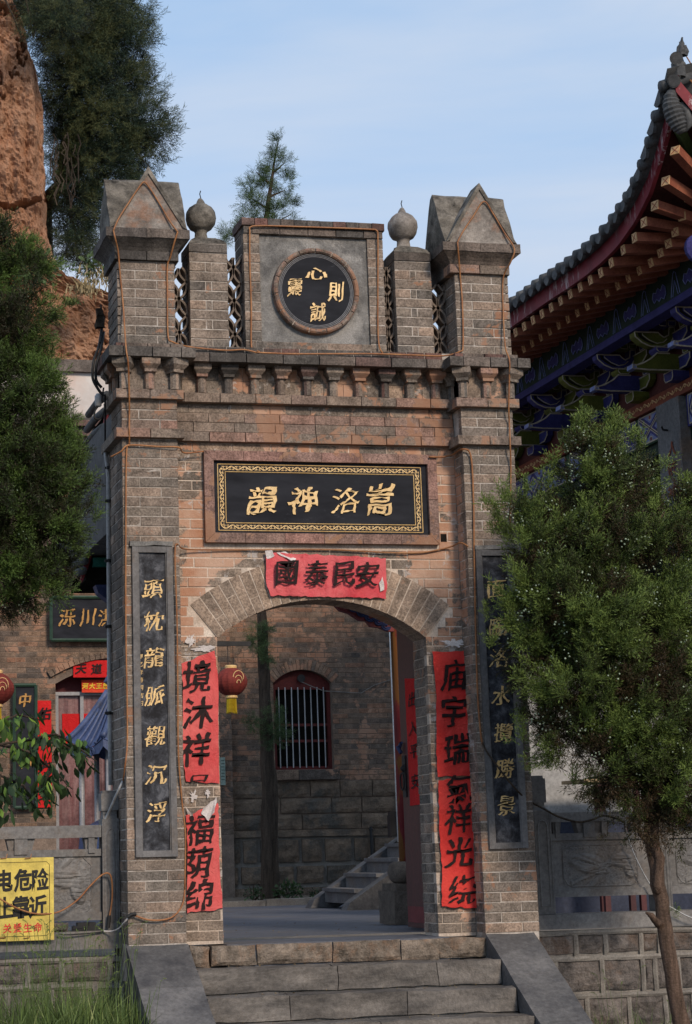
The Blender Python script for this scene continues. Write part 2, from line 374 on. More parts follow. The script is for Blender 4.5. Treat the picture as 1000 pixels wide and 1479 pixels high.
M_redA = mat_paper('faded_red_paper', (0.56, 0.060, 0.062), (0.76, 0.18, 0.165), (0.42, 0.03, 0.035))
M_redB = mat_paper('red_paper', (0.50, 0.018, 0.018), (0.68, 0.065, 0.052), (0.40, 0.012, 0.014))
M_redC = mat_paper('crumpled_pink_red_paper', (0.60, 0.05, 0.07), (0.74, 0.20, 0.20), (0.42, 0.02, 0.03))
M_redD = mat_paper('shaded_red_paper', (0.50, 0.010, 0.012), (0.62, 0.018, 0.018), (0.38, 0.008, 0.010))
M_orangep = mat_paper('orange_red_notice', (0.60, 0.045, 0.02), (0.68, 0.07, 0.03), (0.5, 0.03, 0.015))
M_tornw = mat_simple('torn_paper_white', (0.50, 0.45, 0.43), (0.68, 0.64, 0.62), 12, 0.85, 0.2, 0.4, 30, 0.004)
M_yellow = mat_simple('yellow_sign_paint', (0.66, 0.50, 0.085), (0.76, 0.60, 0.14), 1.5, 0.5, 0.4, 0.1)
M_signred = mat_simple('red_print', (0.62, 0.04, 0.03), (0.66, 0.05, 0.04), 5, 0.6, 0.3, 0)
M_signblk = mat_simple('black_print', (0.012, 0.012, 0.012), (0.02, 0.02, 0.02), 5, 0.6, 0.3, 0)
M_bark = mat_simple('juniper_bark', (0.055, 0.038, 0.028), (0.165, 0.110, 0.082), 10, 0.95, 0.1, 1.0, 40, 0.02, stretch=(3, 3, .35))
M_barkd = mat_simple('dark_bark', (0.035, 0.028, 0.022), (0.095, 0.072, 0.055), 9, 0.95, 0.1, 1.0, 30, 0.02, stretch=(3, 3, .35))

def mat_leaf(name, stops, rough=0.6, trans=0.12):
    """stops along the 'tone' attribute (old inner and pocket-shaded foliage -> fresh tips), varied per leaf"""
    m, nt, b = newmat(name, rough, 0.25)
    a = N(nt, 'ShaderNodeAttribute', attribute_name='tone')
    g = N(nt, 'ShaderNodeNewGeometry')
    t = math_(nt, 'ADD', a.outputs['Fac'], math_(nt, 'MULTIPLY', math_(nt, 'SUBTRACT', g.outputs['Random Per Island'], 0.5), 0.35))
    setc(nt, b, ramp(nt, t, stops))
    b.inputs['Transmission Weight'].default_value = 0.0
    try: b.inputs['Subsurface Weight'].default_value = 0.0
    except Exception: pass
    return m
L_jun = mat_leaf('juniper_foliage', [(0.0, (0.060, 0.038, 0.020)), (0.2, (0.026, 0.028, 0.011)), (0.45, (0.038, 0.054, 0.015)), (0.72, (0.072, 0.108, 0.024)), (1.0, (0.14, 0.20, 0.045))])
L_jul = mat_leaf('left_juniper_foliage', [(0.0, (0.034, 0.027, 0.014)), (0.25, (0.020, 0.024, 0.010)), (0.5, (0.032, 0.048, 0.014)), (0.8, (0.060, 0.098, 0.022)), (1.0, (0.10, 0.165, 0.035))])
L_cliff = mat_leaf('cliff_tree_foliage', [(0.0, (0.010, 0.015, 0.012)), (0.4, (0.017, 0.034, 0.024)), (0.75, (0.034, 0.064, 0.034)), (1.0, (0.085, 0.095, 0.035))])
L_sap = mat_leaf('sapling_foliage', [(0.0, (0.020, 0.035, 0.018)), (0.5, (0.040, 0.075, 0.030)), (1.0, (0.09, 0.14, 0.05))])
L_broad = mat_leaf('persimmon_leaf', [(0.0, (0.012, 0.024, 0.011)), (0.45, (0.030, 0.060, 0.020)), (0.8, (0.085, 0.16, 0.028)), (1.0, (0.20, 0.32, 0.05))], rough=0.6)
L_grass = mat_leaf('weed_grass', [(0.0, (0.030, 0.045, 0.015)), (0.5, (0.060, 0.100, 0.026)), (0.85, (0.13, 0.19, 0.05)), (1.0, (0.27, 0.30, 0.11))])
M_berry = mat_simple('juniper_berry', (0.20, 0.27, 0.18), (0.36, 0.43, 0.32), 5, 0.6, 0.3, 0)
# ---------------------------------------------------------------- lettering
_gl = {}
def glyph(ch, bold=0.02, res=2):
    """outline of one character as triangles (unit em), from the built-in font"""
    k = (ch, bold)
    if k in _gl: return _gl[k]
    cu = bpy.data.curves.new('glyph', 'FONT'); cu.body = ch; cu.size = 1.0; cu.offset = bold; cu.resolution_u = res
    cu.align_x = 'CENTER'
    o = bpy.data.objects.new('glyph', cu); COL.objects.link(o)
    me = bpy.data.meshes.new_from_object(o.evaluated_get(bpy.context.evaluated_depsgraph_get()))
    bm = bmesh.new(); bm.from_mesh(me)
    bmesh.ops.remove_doubles(bm, verts=bm.verts, dist=1e-4)
    ed = [e for e in bm.edges if len(e.link_faces) == 1 and e.calc_length() > 0.12]
    bmesh.ops.subdivide_edges(bm, edges=ed, cuts=3)
    bmesh.ops.triangulate(bm, faces=bm.faces)
    vs = [v.co.copy() for v in bm.verts]; fs = [tuple(v.index for v in f.verts) for f in bm.faces]
    bm.free(); bpy.data.objects.remove(o); bpy.data.curves.remove(cu); bpy.data.meshes.remove(me)
    xs = [v.x for v in vs]; ys = [v.y for v in vs]
    cx, cy = (min(xs) + max(xs)) / 2, (min(ys) + max(ys)) / 2
    vs = [(v.x - cx, v.y - cy) for v in vs]
    _gl[k] = (vs, fs); return _gl[k]
def brush(ch, x, y, z, w, h, mat, parent, bold=0.03, warp=0.05, rot=0.0, shear=0.12, depth=0.0, seed=0, plane='y', name='character'):
    """one hand-brushed character on a board looking to -y (or -x), centred at x,y,z; w,h its size"""
    vs, fs = glyph(ch, bold)
    if warp > 0:      # brush weight: thin level strokes, fuller upright ones, swelling and thinning along their length
        from collections import Counter
        ec = Counter(frozenset((f[i], f[(i + 1) % len(f)])) for f in fs for i in range(len(f)))
        nr = [[0.0, 0.0] for _ in vs]
        for f in fs:
            for i in range(len(f)):
                p, q = f[i], f[(i + 1) % len(f)]
                if ec[frozenset((p, q))] == 1:
                    ex, ey = vs[q][0] - vs[p][0], vs[q][1] - vs[p][1]; L = math.hypot(ex, ey) or 1
                    for v in (p, q): nr[v][0] += ey / L; nr[v][1] -= ex / L
        area = sum((vs[f[1]][0] - vs[f[0]][0]) * (vs[f[2]][1] - vs[f[0]][1]) - (vs[f[2]][0] - vs[f[0]][0]) * (vs[f[1]][1] - vs[f[0]][1]) for f in fs); sg_ = 1 if area > 0 else -1
        v2 = []
        for (a, b), (nx, ny) in zip(vs, nr):
            L = math.hypot(nx, ny)
            if L < 1e-6: v2.append((a, b)); continue
            nx, ny = nx / L * sg_, ny / L * sg_
            k = .022 * mnoise.noise(Vector((a * 4.5 + seed, b * 4.5, seed * 2.1))) - .012 * ny * ny + .010 * nx * nx
            v2.append((a + nx * k, b + ny * k))
        vs = v2
    P = []
    for a, b in vs:
        sx = a + shear * b; sz = b + 0.07 * a
        n = mnoise.noise(Vector((a * 2.3 + seed * 3.1, b * 2.3, seed))); n2 = mnoise.noise(Vector((a * 2.3, b * 2.3 + seed, 7 + seed)))
        n3 = mnoise.noise(Vector((a * 13 + seed, b * 13, 3))); n4 = mnoise.noise(Vector((a * 13, b * 13 + seed, 9)))
        sx += n * warp + n3 * warp * 0.38; sz += n2 * warp + n4 * warp * 0.38
        c, s_ = math.cos(rot), math.sin(rot)
        P.append(((sx * c - sz * s_) * w, (sx * s_ + sz * c) * h))
    mb = MB()
    def Q(a, b, d): return (x + a, y - d, z + b) if plane == 'y' else (x - d, y - a, z + b)
    fr = [Q(a, b, depth) for a, b in P]
    mb.add(fr, [tuple(reversed(f)) if plane == 'x' else f for f in fs])
    if depth > 0:
        from collections import Counter
        ec = Counter()
        for f in fs:
            for i in range(len(f)): ec[frozenset((f[i], f[(i + 1) % len(f)]))] += 1
        n0 = len(mb.v); mb.v += [Q(a * 1.0, b * 1.0, -0.001) for a, b in P]
        for f in fs:
            for i in range(len(f)):
                a, b = f[i], f[(i + 1) % len(f)]
                if ec[frozenset((a, b))] == 1: mb.f.append((b, a, n0 + a, n0 + b)); mb.m.append(0)
    return mb.out(name, mat, parent)

def weather(o, cuts=3, amp=0.008, freq=9, smooth=False):
    bm = bmesh.new(); bm.from_mesh(o.data)
    bmesh.ops.subdivide_edges(bm, edges=bm.edges, cuts=cuts, use_grid_fill=True)
    bmesh.ops.remove_doubles(bm, verts=bm.verts, dist=1e-5)
    for v in bm.verts:
        p = v.co * freq
        v.co += Vector((mnoise.noise(p), mnoise.noise(p + Vector((5, 1, 2))), mnoise.noise(p + Vector((1, 7, 3))))) * amp
    bm.to_mesh(o.data); bm.free()
    if smooth: o.data.polygons.foreach_set('use_smooth', [True] * len(o.data.polygons))
    return o

# ---------------------------------------------------------------- the gate
gate = thing('temple_gate', 'grey brick arched temple gateway with gabled corner piers and round black medallion', 'gateway')
GB = Bricks(gate, 300, 'brick')
core = MB(); corew = MB()
PL = (-1.50, -1.09); PR = (1.09, 1.50)
def stele_hole(xc):
    def h(p, q, a, b):
        if a > 0.58 and b < 2.75:
            out = []
            if p < xc - 0.135: out.append((p, min(q, xc - 0.135)))
            if q > xc + 0.135: out.append((max(p, xc + 0.135), q))
            return out
        return [(p, q)]
    return h
for (x0, x1), sc in ((PL, -1.294), (PR, 1.292)):
    core.box(x0 + .004, x1 - .004, .0035, .6, -0.25, 3.556)
    wall_bricks(GB, x0, x1, 0, .06, 0.0, 3.556, M_pier, h=.0712, bond='two', hole=stele_hole(sc), pr=1, seed=3, j=.0065)
    core.box(x0 + .004, x1 - .004, .0045, .45, 3.556, 4.893)
    wall_bricks(GB, x0, x1, 0, .06, 3.628, 3.844, M_pier if x0 > 0 else M_belt, h=.072, bond='two', pr=1)
    wall_bricks(GB, x0 - (.02 if x0 < 0 else 0), x1 + (.02 if x0 > 0 else .0), 0, .06, 4.262, 4.893, M_pier, h=.0702, bond='two', pr=1)
# faces looking to -x
def side_bricks(x, y0, y1, z0, z1, mat, L=.30, h=.0712, pr=0, alt=False):
    for k, (a, b) in enumerate(courses(z0, z1, h, .008)):
        if alt: ys = [(y0, y1)] if k % 2 else [(y0, y0 + .62 * (y1 - y0)), (y0 + .62 * (y1 - y0), y1)]
        else:
            ys = []; y = y0 - (L * .5 if k % 2 else 0)
            while y < y1 - .02: ys.append((max(y, y0), min(y + L, y1))); y += L
        for p, q in ys: GB.add(x, x + .05, p + .004, q - .004, a, b, mat, pr, '-x')
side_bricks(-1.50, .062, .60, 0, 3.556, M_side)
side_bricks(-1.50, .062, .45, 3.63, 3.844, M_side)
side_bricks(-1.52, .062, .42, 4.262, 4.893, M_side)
side_bricks(1.09, .062, .20, 0, 3.556, M_wall)
side_bricks(1.09, .062, .42, 4.262, 4.893, M_pier)
side_bricks(.80, .262, .52, 0, 2.135, M_pier, alt=True, pr=.6)
# middle wall
AC, AZ, RI, RO = 0.01, 1.161, 1.254, 1.564
def wall_hole(p, q, a, b):
    zc = (a + b) / 2; ex = None
    if zc < 2.135: ex = (-.78, .80)
    elif b < AZ + RO + .02:
        h2 = RO ** 2 - (zc - AZ) ** 2; hx = math.sqrt(max(h2, 0)) + .01; hx = min(hx, (zc - AZ) * math.tan(R(40.6)) + .012) if zc < 2.40 else hx
        ex = (AC - hx, AC + hx)
    elif 2.80 < zc < 3.50: ex = (-.86, .935)
    if ex is None: return [(p, q)]
    out = []
    if p < ex[0]: out.append((p, min(q, ex[0] - .004)))
    if q > ex[1]: out.append((max(p, ex[1] + .004), q))
    return out
wall_bricks(GB, -1.09, 1.09, .20, .26, 0, 3.577, M_wall, hole=wall_hole, h=.0716, pr=.4, seed=9)
corew.box(-1.09, -.786, .2045, .52, -.02, 2.135); corew.box(.806, 1.09, .2045, .52, -.02, 2.135)
nseg = 24
for i in range(nseg):
    xa = -1.09 + 2.18 * i / nseg; xb = -1.09 + 2.18 * (i + 1) / nseg
    def zz(x):
        d = abs(x - AC)
        if d > .797: return 2.135
        return AZ + math.sqrt((RI + .006) ** 2 - d * d)
    corew.prism([(xa, zz(xa)), (xb, zz(xb)), (xb, 3.577), (xa, 3.577)], 'y', .2045, .52)
corew.out('washed_wall_core', M_mortarw, gate)
# arch ring
half = math.asin(.79 / RI); nv = 25
def arc(r, t): return (AC + r * math.sin(t), AZ + r * math.cos(t))
for k in range(nv):
    t0 = -half + 2 * half * k / nv + .0032; t1 = -half + 2 * half * (k + 1) / nv - .0032
    segs = [(RI, RO)] if k % 2 == 0 else [(RI, RI + .11), (RI + .116, RO)] if k % 4 == 1 else [(RI, RI + .19), (RI + .196, RO)]
    for a, b in segs:
        if abs(k - 12) < 2: b = b
        mb = MB(); dy = rnd.uniform(-.002, .002)
        mb.prism([arc(a, t0), arc(a, t1), arc(b, t1), arc(b, t0)], 'y', .1915 + dy * .5, .50)
        mb.out('voussoir', M_arch, gate)
ring = MB()
for k in range(40):
    t0 = -half + 2 * half * k / 40; t1 = -half + 2 * half * (k + 1) / 40
    ring.prism([arc(RI + .005, t0), arc(RI + .005, t1), arc(RO - .002, t1), arc(RO - .002, t0)], 'y', .1945, .5)
ring.out('arch_mortar', M_mortarw, gate)
# belts and cornices of the middle
def strip(x0, x1, y0, y1, z0, z1, n, mat, name='ledge_brick', off=0.0, j=.004):
    L = (x1 - x0) / n; x = x0 + (off * L if off else 0); xs = [x0] + [x0 + (i + (off if off else 0)) * L for i in range(0 if off else 1, n + (1 if off else 0))] + [x1]
    xs = sorted(set(round(a, 4) for a in xs if x0 <= a <= x1))
    for a, b in zip(xs[:-1], xs[1:]):
        if b - a < .02: continue
        me = unit_bricks(mat, mat.name)[rnd.randrange(8)]
        dy = rnd.uniform(-.002, .002)
        inst(name, me, gate, (a + j / 2, y0 + dy, z0 + j / 2), (b - a - j, y1 - y0, z1 - z0 - j))
X0, X1 = -1.09, 1.09
strip(X0, X1, .15, .26, 3.577, 3.652, 8, M_belt)
strip(X0, X1, .172, .26, 3.652, 3.727, 7, M_belt, off=.5)
strip(X0, X1, .18, .26, 3.727, 3.80, 8, M_belt)
strip(X0, X1, .196, .26, 3.80, 3.868, 7, M_wall, off=.4)
strip(X0, X1, .13, .26, 3.868, 3.943, 8, M_belt, off=.3)
core.box(X0, X1, .2045, .5, 3.577, 3.943); corew2 = MB(); corew2.box(X0, X1, .205, .5, 3.943, 4.16)
corew2.out('washed_frieze_wall', M_mortarw, gate)
strip(X0, X1, .196, .205, 3.945, 4.05, 14, M_wall, name='frieze_brick', off=.5); strip(X0, X1, .196, .205, 4.05, 4.15, 12, M_wall, name='frieze_brick')
strip(X0 + .12, X1 - .1, .03, .26, 4.152, 4.228, 7, M_cap, off=.5)
strip(X0 + .12, X1 - .1, .08, .45, 4.228, 4.288, 14, M_cap)
core.box(X0 + .02, X1 - .02, .086, .45, 4.16, 4.284)
# dentils: a faceted cap on a half-round leg
def corbel_mesh():
    mb = MB()
    mb.frustum((-.042, .042, -.055, .07, .135), (-.065, .065, -.085, .07, .165)); mb.box(-.065, .065, -.085, .07, .165, .205)
    mb.frustum((-.042, .042, -.055, .07, .115), (-.042, .042, -.055, .07, .135))
    for i in range(5):
        a0 = math.pi * i / 5; a1 = math.pi * (i + 1) / 5
        mb.quad((-.036 * math.cos(a0), -.038 * math.sin(a0), 0), (-.036 * math.cos(a1), -.038 * math.sin(a1), 0), (-.036 * math.cos(a1), -.038 * math.sin(a1), .118), (-.036 * math.cos(a0), -.038 * math.sin(a0), .118))
    mb.quad(*[(-.036 * math.cos(math.pi * i / 5), -.038 * math.sin(math.pi * i / 5), 0) for i in range(6)])
    return [mb.mesh('corbel', M_belt), mb.mesh('corbel', M_cap), mb.mesh('corbel', M_pier)]
CM = corbel_mesh()
for k in range(10): inst('corbel', CM[(k * 7) % 3 if k % 3 else 0], gate, (-.868 + .2025 * k, .168, 3.944), (1, 1, 1.02), (0, 0, rnd.uniform(-.05, .05)))
for x0, x1 in (PL, PR):
    s_ = -1 if x0 < 0 else 1
    strip(x0 - .05, x1 + .045, -.05, .06, 3.556, 3.628, 2, M_belt, off=.0 if s_ < 0 else .0)
    strip(x0 - .05, x1 + .045, -.05, .06, 3.844, 3.918, 2, M_belt)
    for y0, y1, z0, z1 in ((.062, .64, 3.556, 3.628), (.062, .49, 3.844, 3.918)):
        mb = MB(); mb.box(x0 - .05, x0 + .05, y0, y1, z0 + .002, z1 - .002, .002); mb.out('ledge_brick', M_side, gate)
    core.box(x0 + .004, x1 - .004, .008, .5, 3.90, 4.16)
    strip(x0, x1, .0, .0075, 3.92, 4.14, 2, M_wall if s_ > 0 else M_pier, name='frieze_brick')
    for i, xx in enumerate((x0 + .02, (x0 + x1) / 2, x1 - .02)):
        inst('corbel', CM[2 if i != 1 else 0], gate, (xx, -.02, 3.918), (1.05, 1, 1.08), (0, 0, (-.45, 0, .45)[i]))
    for yy in (.17, .34): inst('corbel', CM[2], gate, (x0 + .0, yy, 3.918), (1, 1, 1.08), (0, 0, -math.pi / 2))
    strip(x0 - .11, x1 + .125, -.12, .18, 4.14, 4.222, 3, M_cap, off=.5)
    mb = MB(); mb.box(x0 - .11, x0 + .1, .182, .52, 4.142, 4.220, .002); mb.out('ledge_brick', M_cap, gate)
    strip(x0 - .045, x1 + .05, -.05, .14, 4.222, 4.262, 3, M_cap, off=.4)
    # pier head: collar, hollow moulding, slab
    strip(x0 - .045, x1 + .03, -.03, .12, 4.893, 4.967, 2, M_cap if s_ < 0 else M_belt)
    mb = MB(); mb.box(x0 - .045, x1 + .03, .122, .45, 4.894, 4.966); mb.out('collar_stone', M_cap, gate)
    mb = MB(); prof = [(0, 4.967), (.012, 4.99), (.035, 5.015), (.075, 5.048)]
    for (a, za), (b, zb) in zip(prof[:-1], prof[1:]):
        mb.frustum((x0 - .035 - a, x1 + .02 + a, -.02 - a, .43 + a, za), (x0 - .035 - b, x1 + .02 + b, -.02 - b, .43 + b, zb))
    weather(mb.out('hollow_moulding', M_cap, gate), 2, .004)
    for a, b in ((x0 - .115, (x0 + x1) / 2 - .02), ((x0 + x1) / 2 - .016, x1 + .10)):
        mb = MB(); mb.box(a, b, -.10, .51, 5.050, 5.118); weather(mb.out('cap_slab', M_cap, gate), 3, .005)
    xc = (x0 + x1) / 2 - .005 * s_
    mb = MB(); mb.prism([(xc - .275, 5.118), (xc + .275, 5.118), (xc + .255, 5.165), (xc + .03, 5.545), (xc, 5.575), (xc - .03, 5.545), (xc - .255, 5.165)], 'y', -.085, .205)
    weather(mb.out('front_gable', M_gable, gate), 3, .010)
    mb = MB(); mb.prism([(-.075, 5.118), (.485, 5.118), (.44, 5.19), (.245, 5.56), (.205, 5.585), (.165, 5.56), (-.02, 5.20)], 'x', xc - .285, xc + .285)
    o = weather(mb.out('cross_gable', M_capst, gate), 4, .014)
    for sg in (-1, 1):   # raised edge of the front gable
        mb = MB(); P = [(xc + sg * .285, 5.12), (xc + sg * .25, 5.135), (xc, 5.545), (xc, 5.60)]
        mb.prism(P if sg > 0 else P[::-1], 'y', -.098, .10); weather(mb.out('gable_coping', M_capst, gate), 2, .005)
# ball posts
for x0, x1 in ((-.945, -.652), (.662, .955)):
    z0, z1 = 4.284, 5.10
    core.box(x0 + .004, x1 - .004, .1545, .44, z0, z1)
    wall_bricks(GB, x0, x1, .15, .21, z0, z1 - .075, M_pier if x0 < 0 else M_pier, h=.0745, bond='post', pr=1)
    side_bricks(x0, .212, .44, z0, z1 - .075, M_cap, h=.0745)
    strip(x0 - .004, x1 + .004, .145, .44, z1 - .075, z1, 1, M_cap)
    xc = (x0 + x1) / 2
    mb = MB(); mb.frustum((x0, x1, .15, .44, z1), (x0 + .02, x1 - .02, .17, .42, z1 + .03)); mb.frustum((x0 + .02, x1 - .02, .17, .42, z1 + .03), (xc - .07, xc + .07, .22, .37, z1 + .065))
    weather(mb.out('post_cap', M_capst, gate), 3, .006)
    mb = MB(); c = (xc - .02, .295, z1 + .05)
    mb.lathe([(.075, 0), (.078, .015), (.052, .03), (.047, .07), (.055, .088), (.085, .105), (.108, .14), (.118, .185), (.112, .23), (.088, .27), (.055, .295), (.035, .305), (.026, .325), (.014, .345), (.004, .352)], c, 22)
    o = weather(mb.out('ball_finial', M_capst if x0 < 0 else M_gable, gate, smooth=True), 1, .006, 12, True)
    mb = MB(); mb.tube([(c[0] + .005, c[1], c[2] + .345), (c[0] - .004, c[1], c[2] + .385), (c[0] + .004, c[1], c[2] + .41)], .004, 4); mb.out('wire_stub', M_black, gate)
# coin-pattern lattice strips of bent tiles
def lattice(x0, x1, z1, y):
    """column of leaf-shaped openings made of curved tiles, one object per tile"""
    n = 6; z0 = 4.288; h = .131; xm = (x0 + x1) / 2
    k = 0; z = z0
    while z < z1 - .03:
        ztop = min(z + h, z1)
        for sg in (-1, 1):
            xe = x0 if sg < 0 else x1
            A = (xe, z) if k % 2 == 0 else (xm + sg * .004, z)
            B = (xm + sg * .004, z + h) if k % 2 == 0 else (xe, z + h)
            for bl in (-1, 1):
                mb = MB(); P = []
                for i in range(n + 1):
                    t = i / n; px = A[0] + (B[0] - A[0]) * t; pz = A[1] + (B[1] - A[1]) * t
                    dx, dz = B[0] - A[0], B[1] - A[1]; L = math.hypot(dx, dz); o = bl * .024 * math.sin(math.pi * t)
                    P.append((px - dz / L * o, pz + dx / L * o))
                P = [p for p in P if p[1] <= z1 + .002 and x0 - .012 < p[0] < x1 + .012]
                if len(P) < 3: continue
                for (a, b), (c, d) in zip(P[:-1], P[1:]):
                    L = math.hypot(c - a, d - b) or 1; nx, nz = -(d - b) / L * .0075, (c - a) / L * .0075
                    mb.prism([(a - nx, b - nz), (c - nx, d - nz), (c + nx, d + nz), (a + nx, b + nz)], 'y', y, y + .10)
                mb.out('lattice_tile', M_lat, gate)
        z += h; k += 1
M_lat = mat_simple('clay_lattice_tile', (0.13, 0.105, 0.088), (0.21, 0.17, 0.14), 12, 0.9, 0.1, 0.4)
lattice(-1.075, -.955, 4.93, .22); lattice(-.645, -.535, 5.03, .22); lattice(.58, .655, 5.0, .22); lattice(.965, 1.08, 4.88, .22)
lattice_back = None
# medallion panel
core.box(-.521, .571, .21, .44, 4.284, 5.29); core.box(-.521, -.404, .1545, .21, 4.284, 5.29); core.box(.454, .571, .1545, .21, 4.284, 5.29); core.box(-.404, .454, .1545, .21, 4.284, 4.353); core.box(-.404, .454, .1545, .21, 5.192, 5.29)
wp = [(-.525, -.40), (.45, .576)]
for x0, x1 in wp:
    for k, (a, b) in enumerate(courses(4.355, 5.19, .0745)): GB.add(x0, x1, .15, .21, a, b, M_pier, 1.2)
for k, (a, b) in enumerate(courses(4.288, 5.28, .0745)):
    GB.add(-.525, -.475, .212, .44, a, b, M_cap, .3, '-x')
strip(-.525, .576, .15, .21, 4.286, 4.355, 4, M_pier, 'brick', off=.3)
strip(-.525, .576, .14, .24, 5.19, 5.25, 5, M_cap, off=.3)
strip(-.54, .59, .13, .45, 5.25, 5.315, 11, M_cap)
mb = MB(); mb.box(-.40, .45, .172, .2, 4.357, 5.188); weather(mb.out('render_panel', M_cement, gate), 8, .003, 14)
mc = (.030, 4.755)
for k in range(15):    # moulded brick ring
    a0 = 2 * math.pi * k / 15 + .012; a1 = 2 * math.pi * (k + 1) / 15 - .012; mb = MB()
    for i in range(5):
        p, q = a0 + (a1 - a0) * i / 5, a0 + (a1 - a0) * (i + 1) / 5
        for (r0, y0), (r1, y1) in zip(((.298, .172), (.300, .125), (.309, .114), (.323, .112), (.334, .122), (.339, .172))[:-1], ((.300, .125), (.309, .114), (.323, .112), (.334, .122), (.339, .172))):
            f = lambda r, t, y: (mc[0] + r * math.sin(t), y, mc[1] + r * math.cos(t))
            mb.quad(f(r0, p, y0), f(r0, q, y0), f(r1, q, y1), f(r1, p, y1))
    for t in (a0, a1):
        mb.quad(*[(mc[0] + r * math.sin(t), y, mc[1] + r * math.cos(t)) for r, y in ((.298, .172), (.300, .125), (.309, .114), (.323, .112), (.334, .122), (.339, .172))])
    mb.out('ring_brick', M_belt, gate)
mb = MB(); 
for k in range(60):
    a0, a1 = 2 * math.pi * k / 60, 2 * math.pi * (k + 1) / 60; f = lambda r, t, y: (mc[0] + r * math.sin(t), y, mc[1] + r * math.cos(t))
    mb.quad(f(.299, a0, .13), f(.299, a1, .13), f(.334, a1, .13), f(.334, a0, .13))
mb.out('ring_mortar', M_mortar, gate)
# stone frame round the name board
fx0, fx1, fz0, fz1, fw = -.862, .932, 2.828, 3.512, .072
def frame_piece(poly): 
    mb = MB(); mb.prism(poly, 'y', .155 + rnd.uniform(-.0015, .0015), .24); mb.out('frame_stone', M_pink, gate)
def fcut(z_out, z_in, n):
    xs_o = [fx0 + (fx1 - fx0) * i / n for i in range(n + 1)]
    for i in range(n):
        a, b = xs_o[i] + .0015, xs_o[i + 1] - .0015
        ai = fx0 + fw if i == 0 else a; bi = fx1 - fw if i == n - 1 else b
        frame_piece([(a, z_out), (b, z_out), (bi, z_in), (ai, z_in)])
fcut(fz1, fz1 - fw, 6); fcut(fz0, fz0 + fw, 6)
for xo, xi in ((fx0, fx0 + fw), (fx1, fx1 - fw)):
    zs = [fz0, 3.17, fz1]
    frame_piece([(xo, fz0 + .002), (xi, fz0 + fw + .001), (xi, 3.168), (xo, 3.168)]); frame_piece([(xo, 3.171), (xi, 3.171), (xi, fz1 - fw - .001), (xo, fz1 - .002)])
core.out('mortar_core', M_mortar, gate)
GB.build()
# putlog hole and threshold
mb = MB(); mb.box(.955, 1.0, .1975, .21, 2.855, 2.915); mb.out('putlog_hole', M_void, gate)  # near-black plate on the wall stands for the shade inside the hole

# ---------------------------------------------------------------- medallion, name board, steles
t = thing('medallion', 'round black board with four gilt characters in the brick ring at the top', 'plaque')
mb = MB(); mb.lathe([(.298, 0), (.298, .03), (.27, .034), (.0, .034)][:3], (0, 0, 0), 60, Matrix.Translation((mc[0], .172, mc[1])) @ Matrix.Rotation(math.pi / 2, 4, 'X'))
mb.out('board', M_lacq, t)
mb = MB()
for rr in (.270, .280, .291):
    P = [(mc[0] + rr * math.sin(2 * math.pi * k / 64), .138, mc[1] + rr * math.cos(2 * math.pi * k / 64)) for k in range(65)]
    mb.tube(P, .0028, 4, False)
mb.out('rim', M_alu, t)
for i, (ch, dx, dz, s_) in enumerate((('心', .01, .135, .17), ('則', .155, .0, .17), ('誠', .01, -.165, .17), ('靈', -.165, .02, .17))):
    brush(ch, mc[0] + dx, .136, mc[1] + dz, s_ * (1.05 if i == 0 else .75), s_ * (.62 if i == 0 else .95), M_gold, t, .012, .08, seed=i * 3 + 1, depth=.006)
t = thing('name_board', 'wide black board reading 韻神洛嵩 in gilt with a scroll border above the arch', 'plaque')
bx0, bx1, bz0, bz1 = fx0 + fw + .004, fx1 - fw - .004, fz0 + fw + .003, fz1 - fw - .003
mb = MB(); mb.box(bx0, bx1, .185, .20, bz0, bz1); mb.out('board', M_lacq, t)
mb = MB()
ix0, ix1, iz0, iz1 = bx0 + .03, bx1 - .045, bz0 + .018, bz1 - .022
for (a, b, c, d) in ((ix0, ix1, iz0, iz0), (ix0, ix1, iz1, iz1), (ix0, ix0, iz0, iz1), (ix1, ix1, iz0, iz1)):
    mb.tube([(a, .182, c), (b, .182, d)], .0035, 4)
bw = .056
for (a, b, c, d) in ((ix0 + bw, ix1 - bw, iz0 + bw, iz0 + bw), (ix0 + bw, ix1 - bw, iz1 - bw, iz1 - bw), (ix0 + bw, ix0 + bw, iz0 + bw, iz1 - bw), (ix1 - bw, ix1 - bw, iz0 + bw, iz1 - bw)):
    mb.tube([(a, .182, c), (b, .182, d)], .003, 4)
mb.out('border_line', M_gold, t)
mb = MB()
def scroll(p0, p1, nrep, nrm):
    """running wave with curls between two border lines"""
    p0 = Vector(p0); p1 = Vector(p1); d = (p1 - p0); L = d.length; d.normalize(); nrm = Vector(nrm)
    def ribbon(pts, w):
        for i in range(len(pts) - 1):
            a, b = pts[i], pts[i + 1]; t_ = (b - a).normalized(); s_ = Vector((-t_.z, 0, t_.x)) * w[i]; s2 = Vector((-t_.z, 0, t_.x)) * w[i + 1]
            mb.quad(a - s_, b - s2, b + s2, a + s_)
    step = L / nrep
    for k in range(nrep):
        o = p0 + d * step * k; sg = 1 if k % 2 else -1
        pts = [o + d * (step * u) + nrm * (.013 * sg * math.sin(math.pi * u)) for u in [i / 8 for i in range(9)]]
        ribbon(pts, [.0034] * 9)
        c = o + d * step * .5 - nrm * (.004 * sg)
        sp = [c + (d * math.cos(a) + nrm * math.sin(a) * sg) * (.017 * (1 - a / 8)) for a in [i * .7 for i in range(9)]]
        ribbon(sp, [.0032 * (1 - i / 12) for i in range(9)])
        for e in (.2, .8):
            c2 = o + d * step * e + nrm * (.014 * -sg)
            ribbon([c2 - d * .008, c2 + nrm * .004 * sg, c2 + d * .008], [.001, .0045, .001])
y_ = .1825
h2 = bw / 2
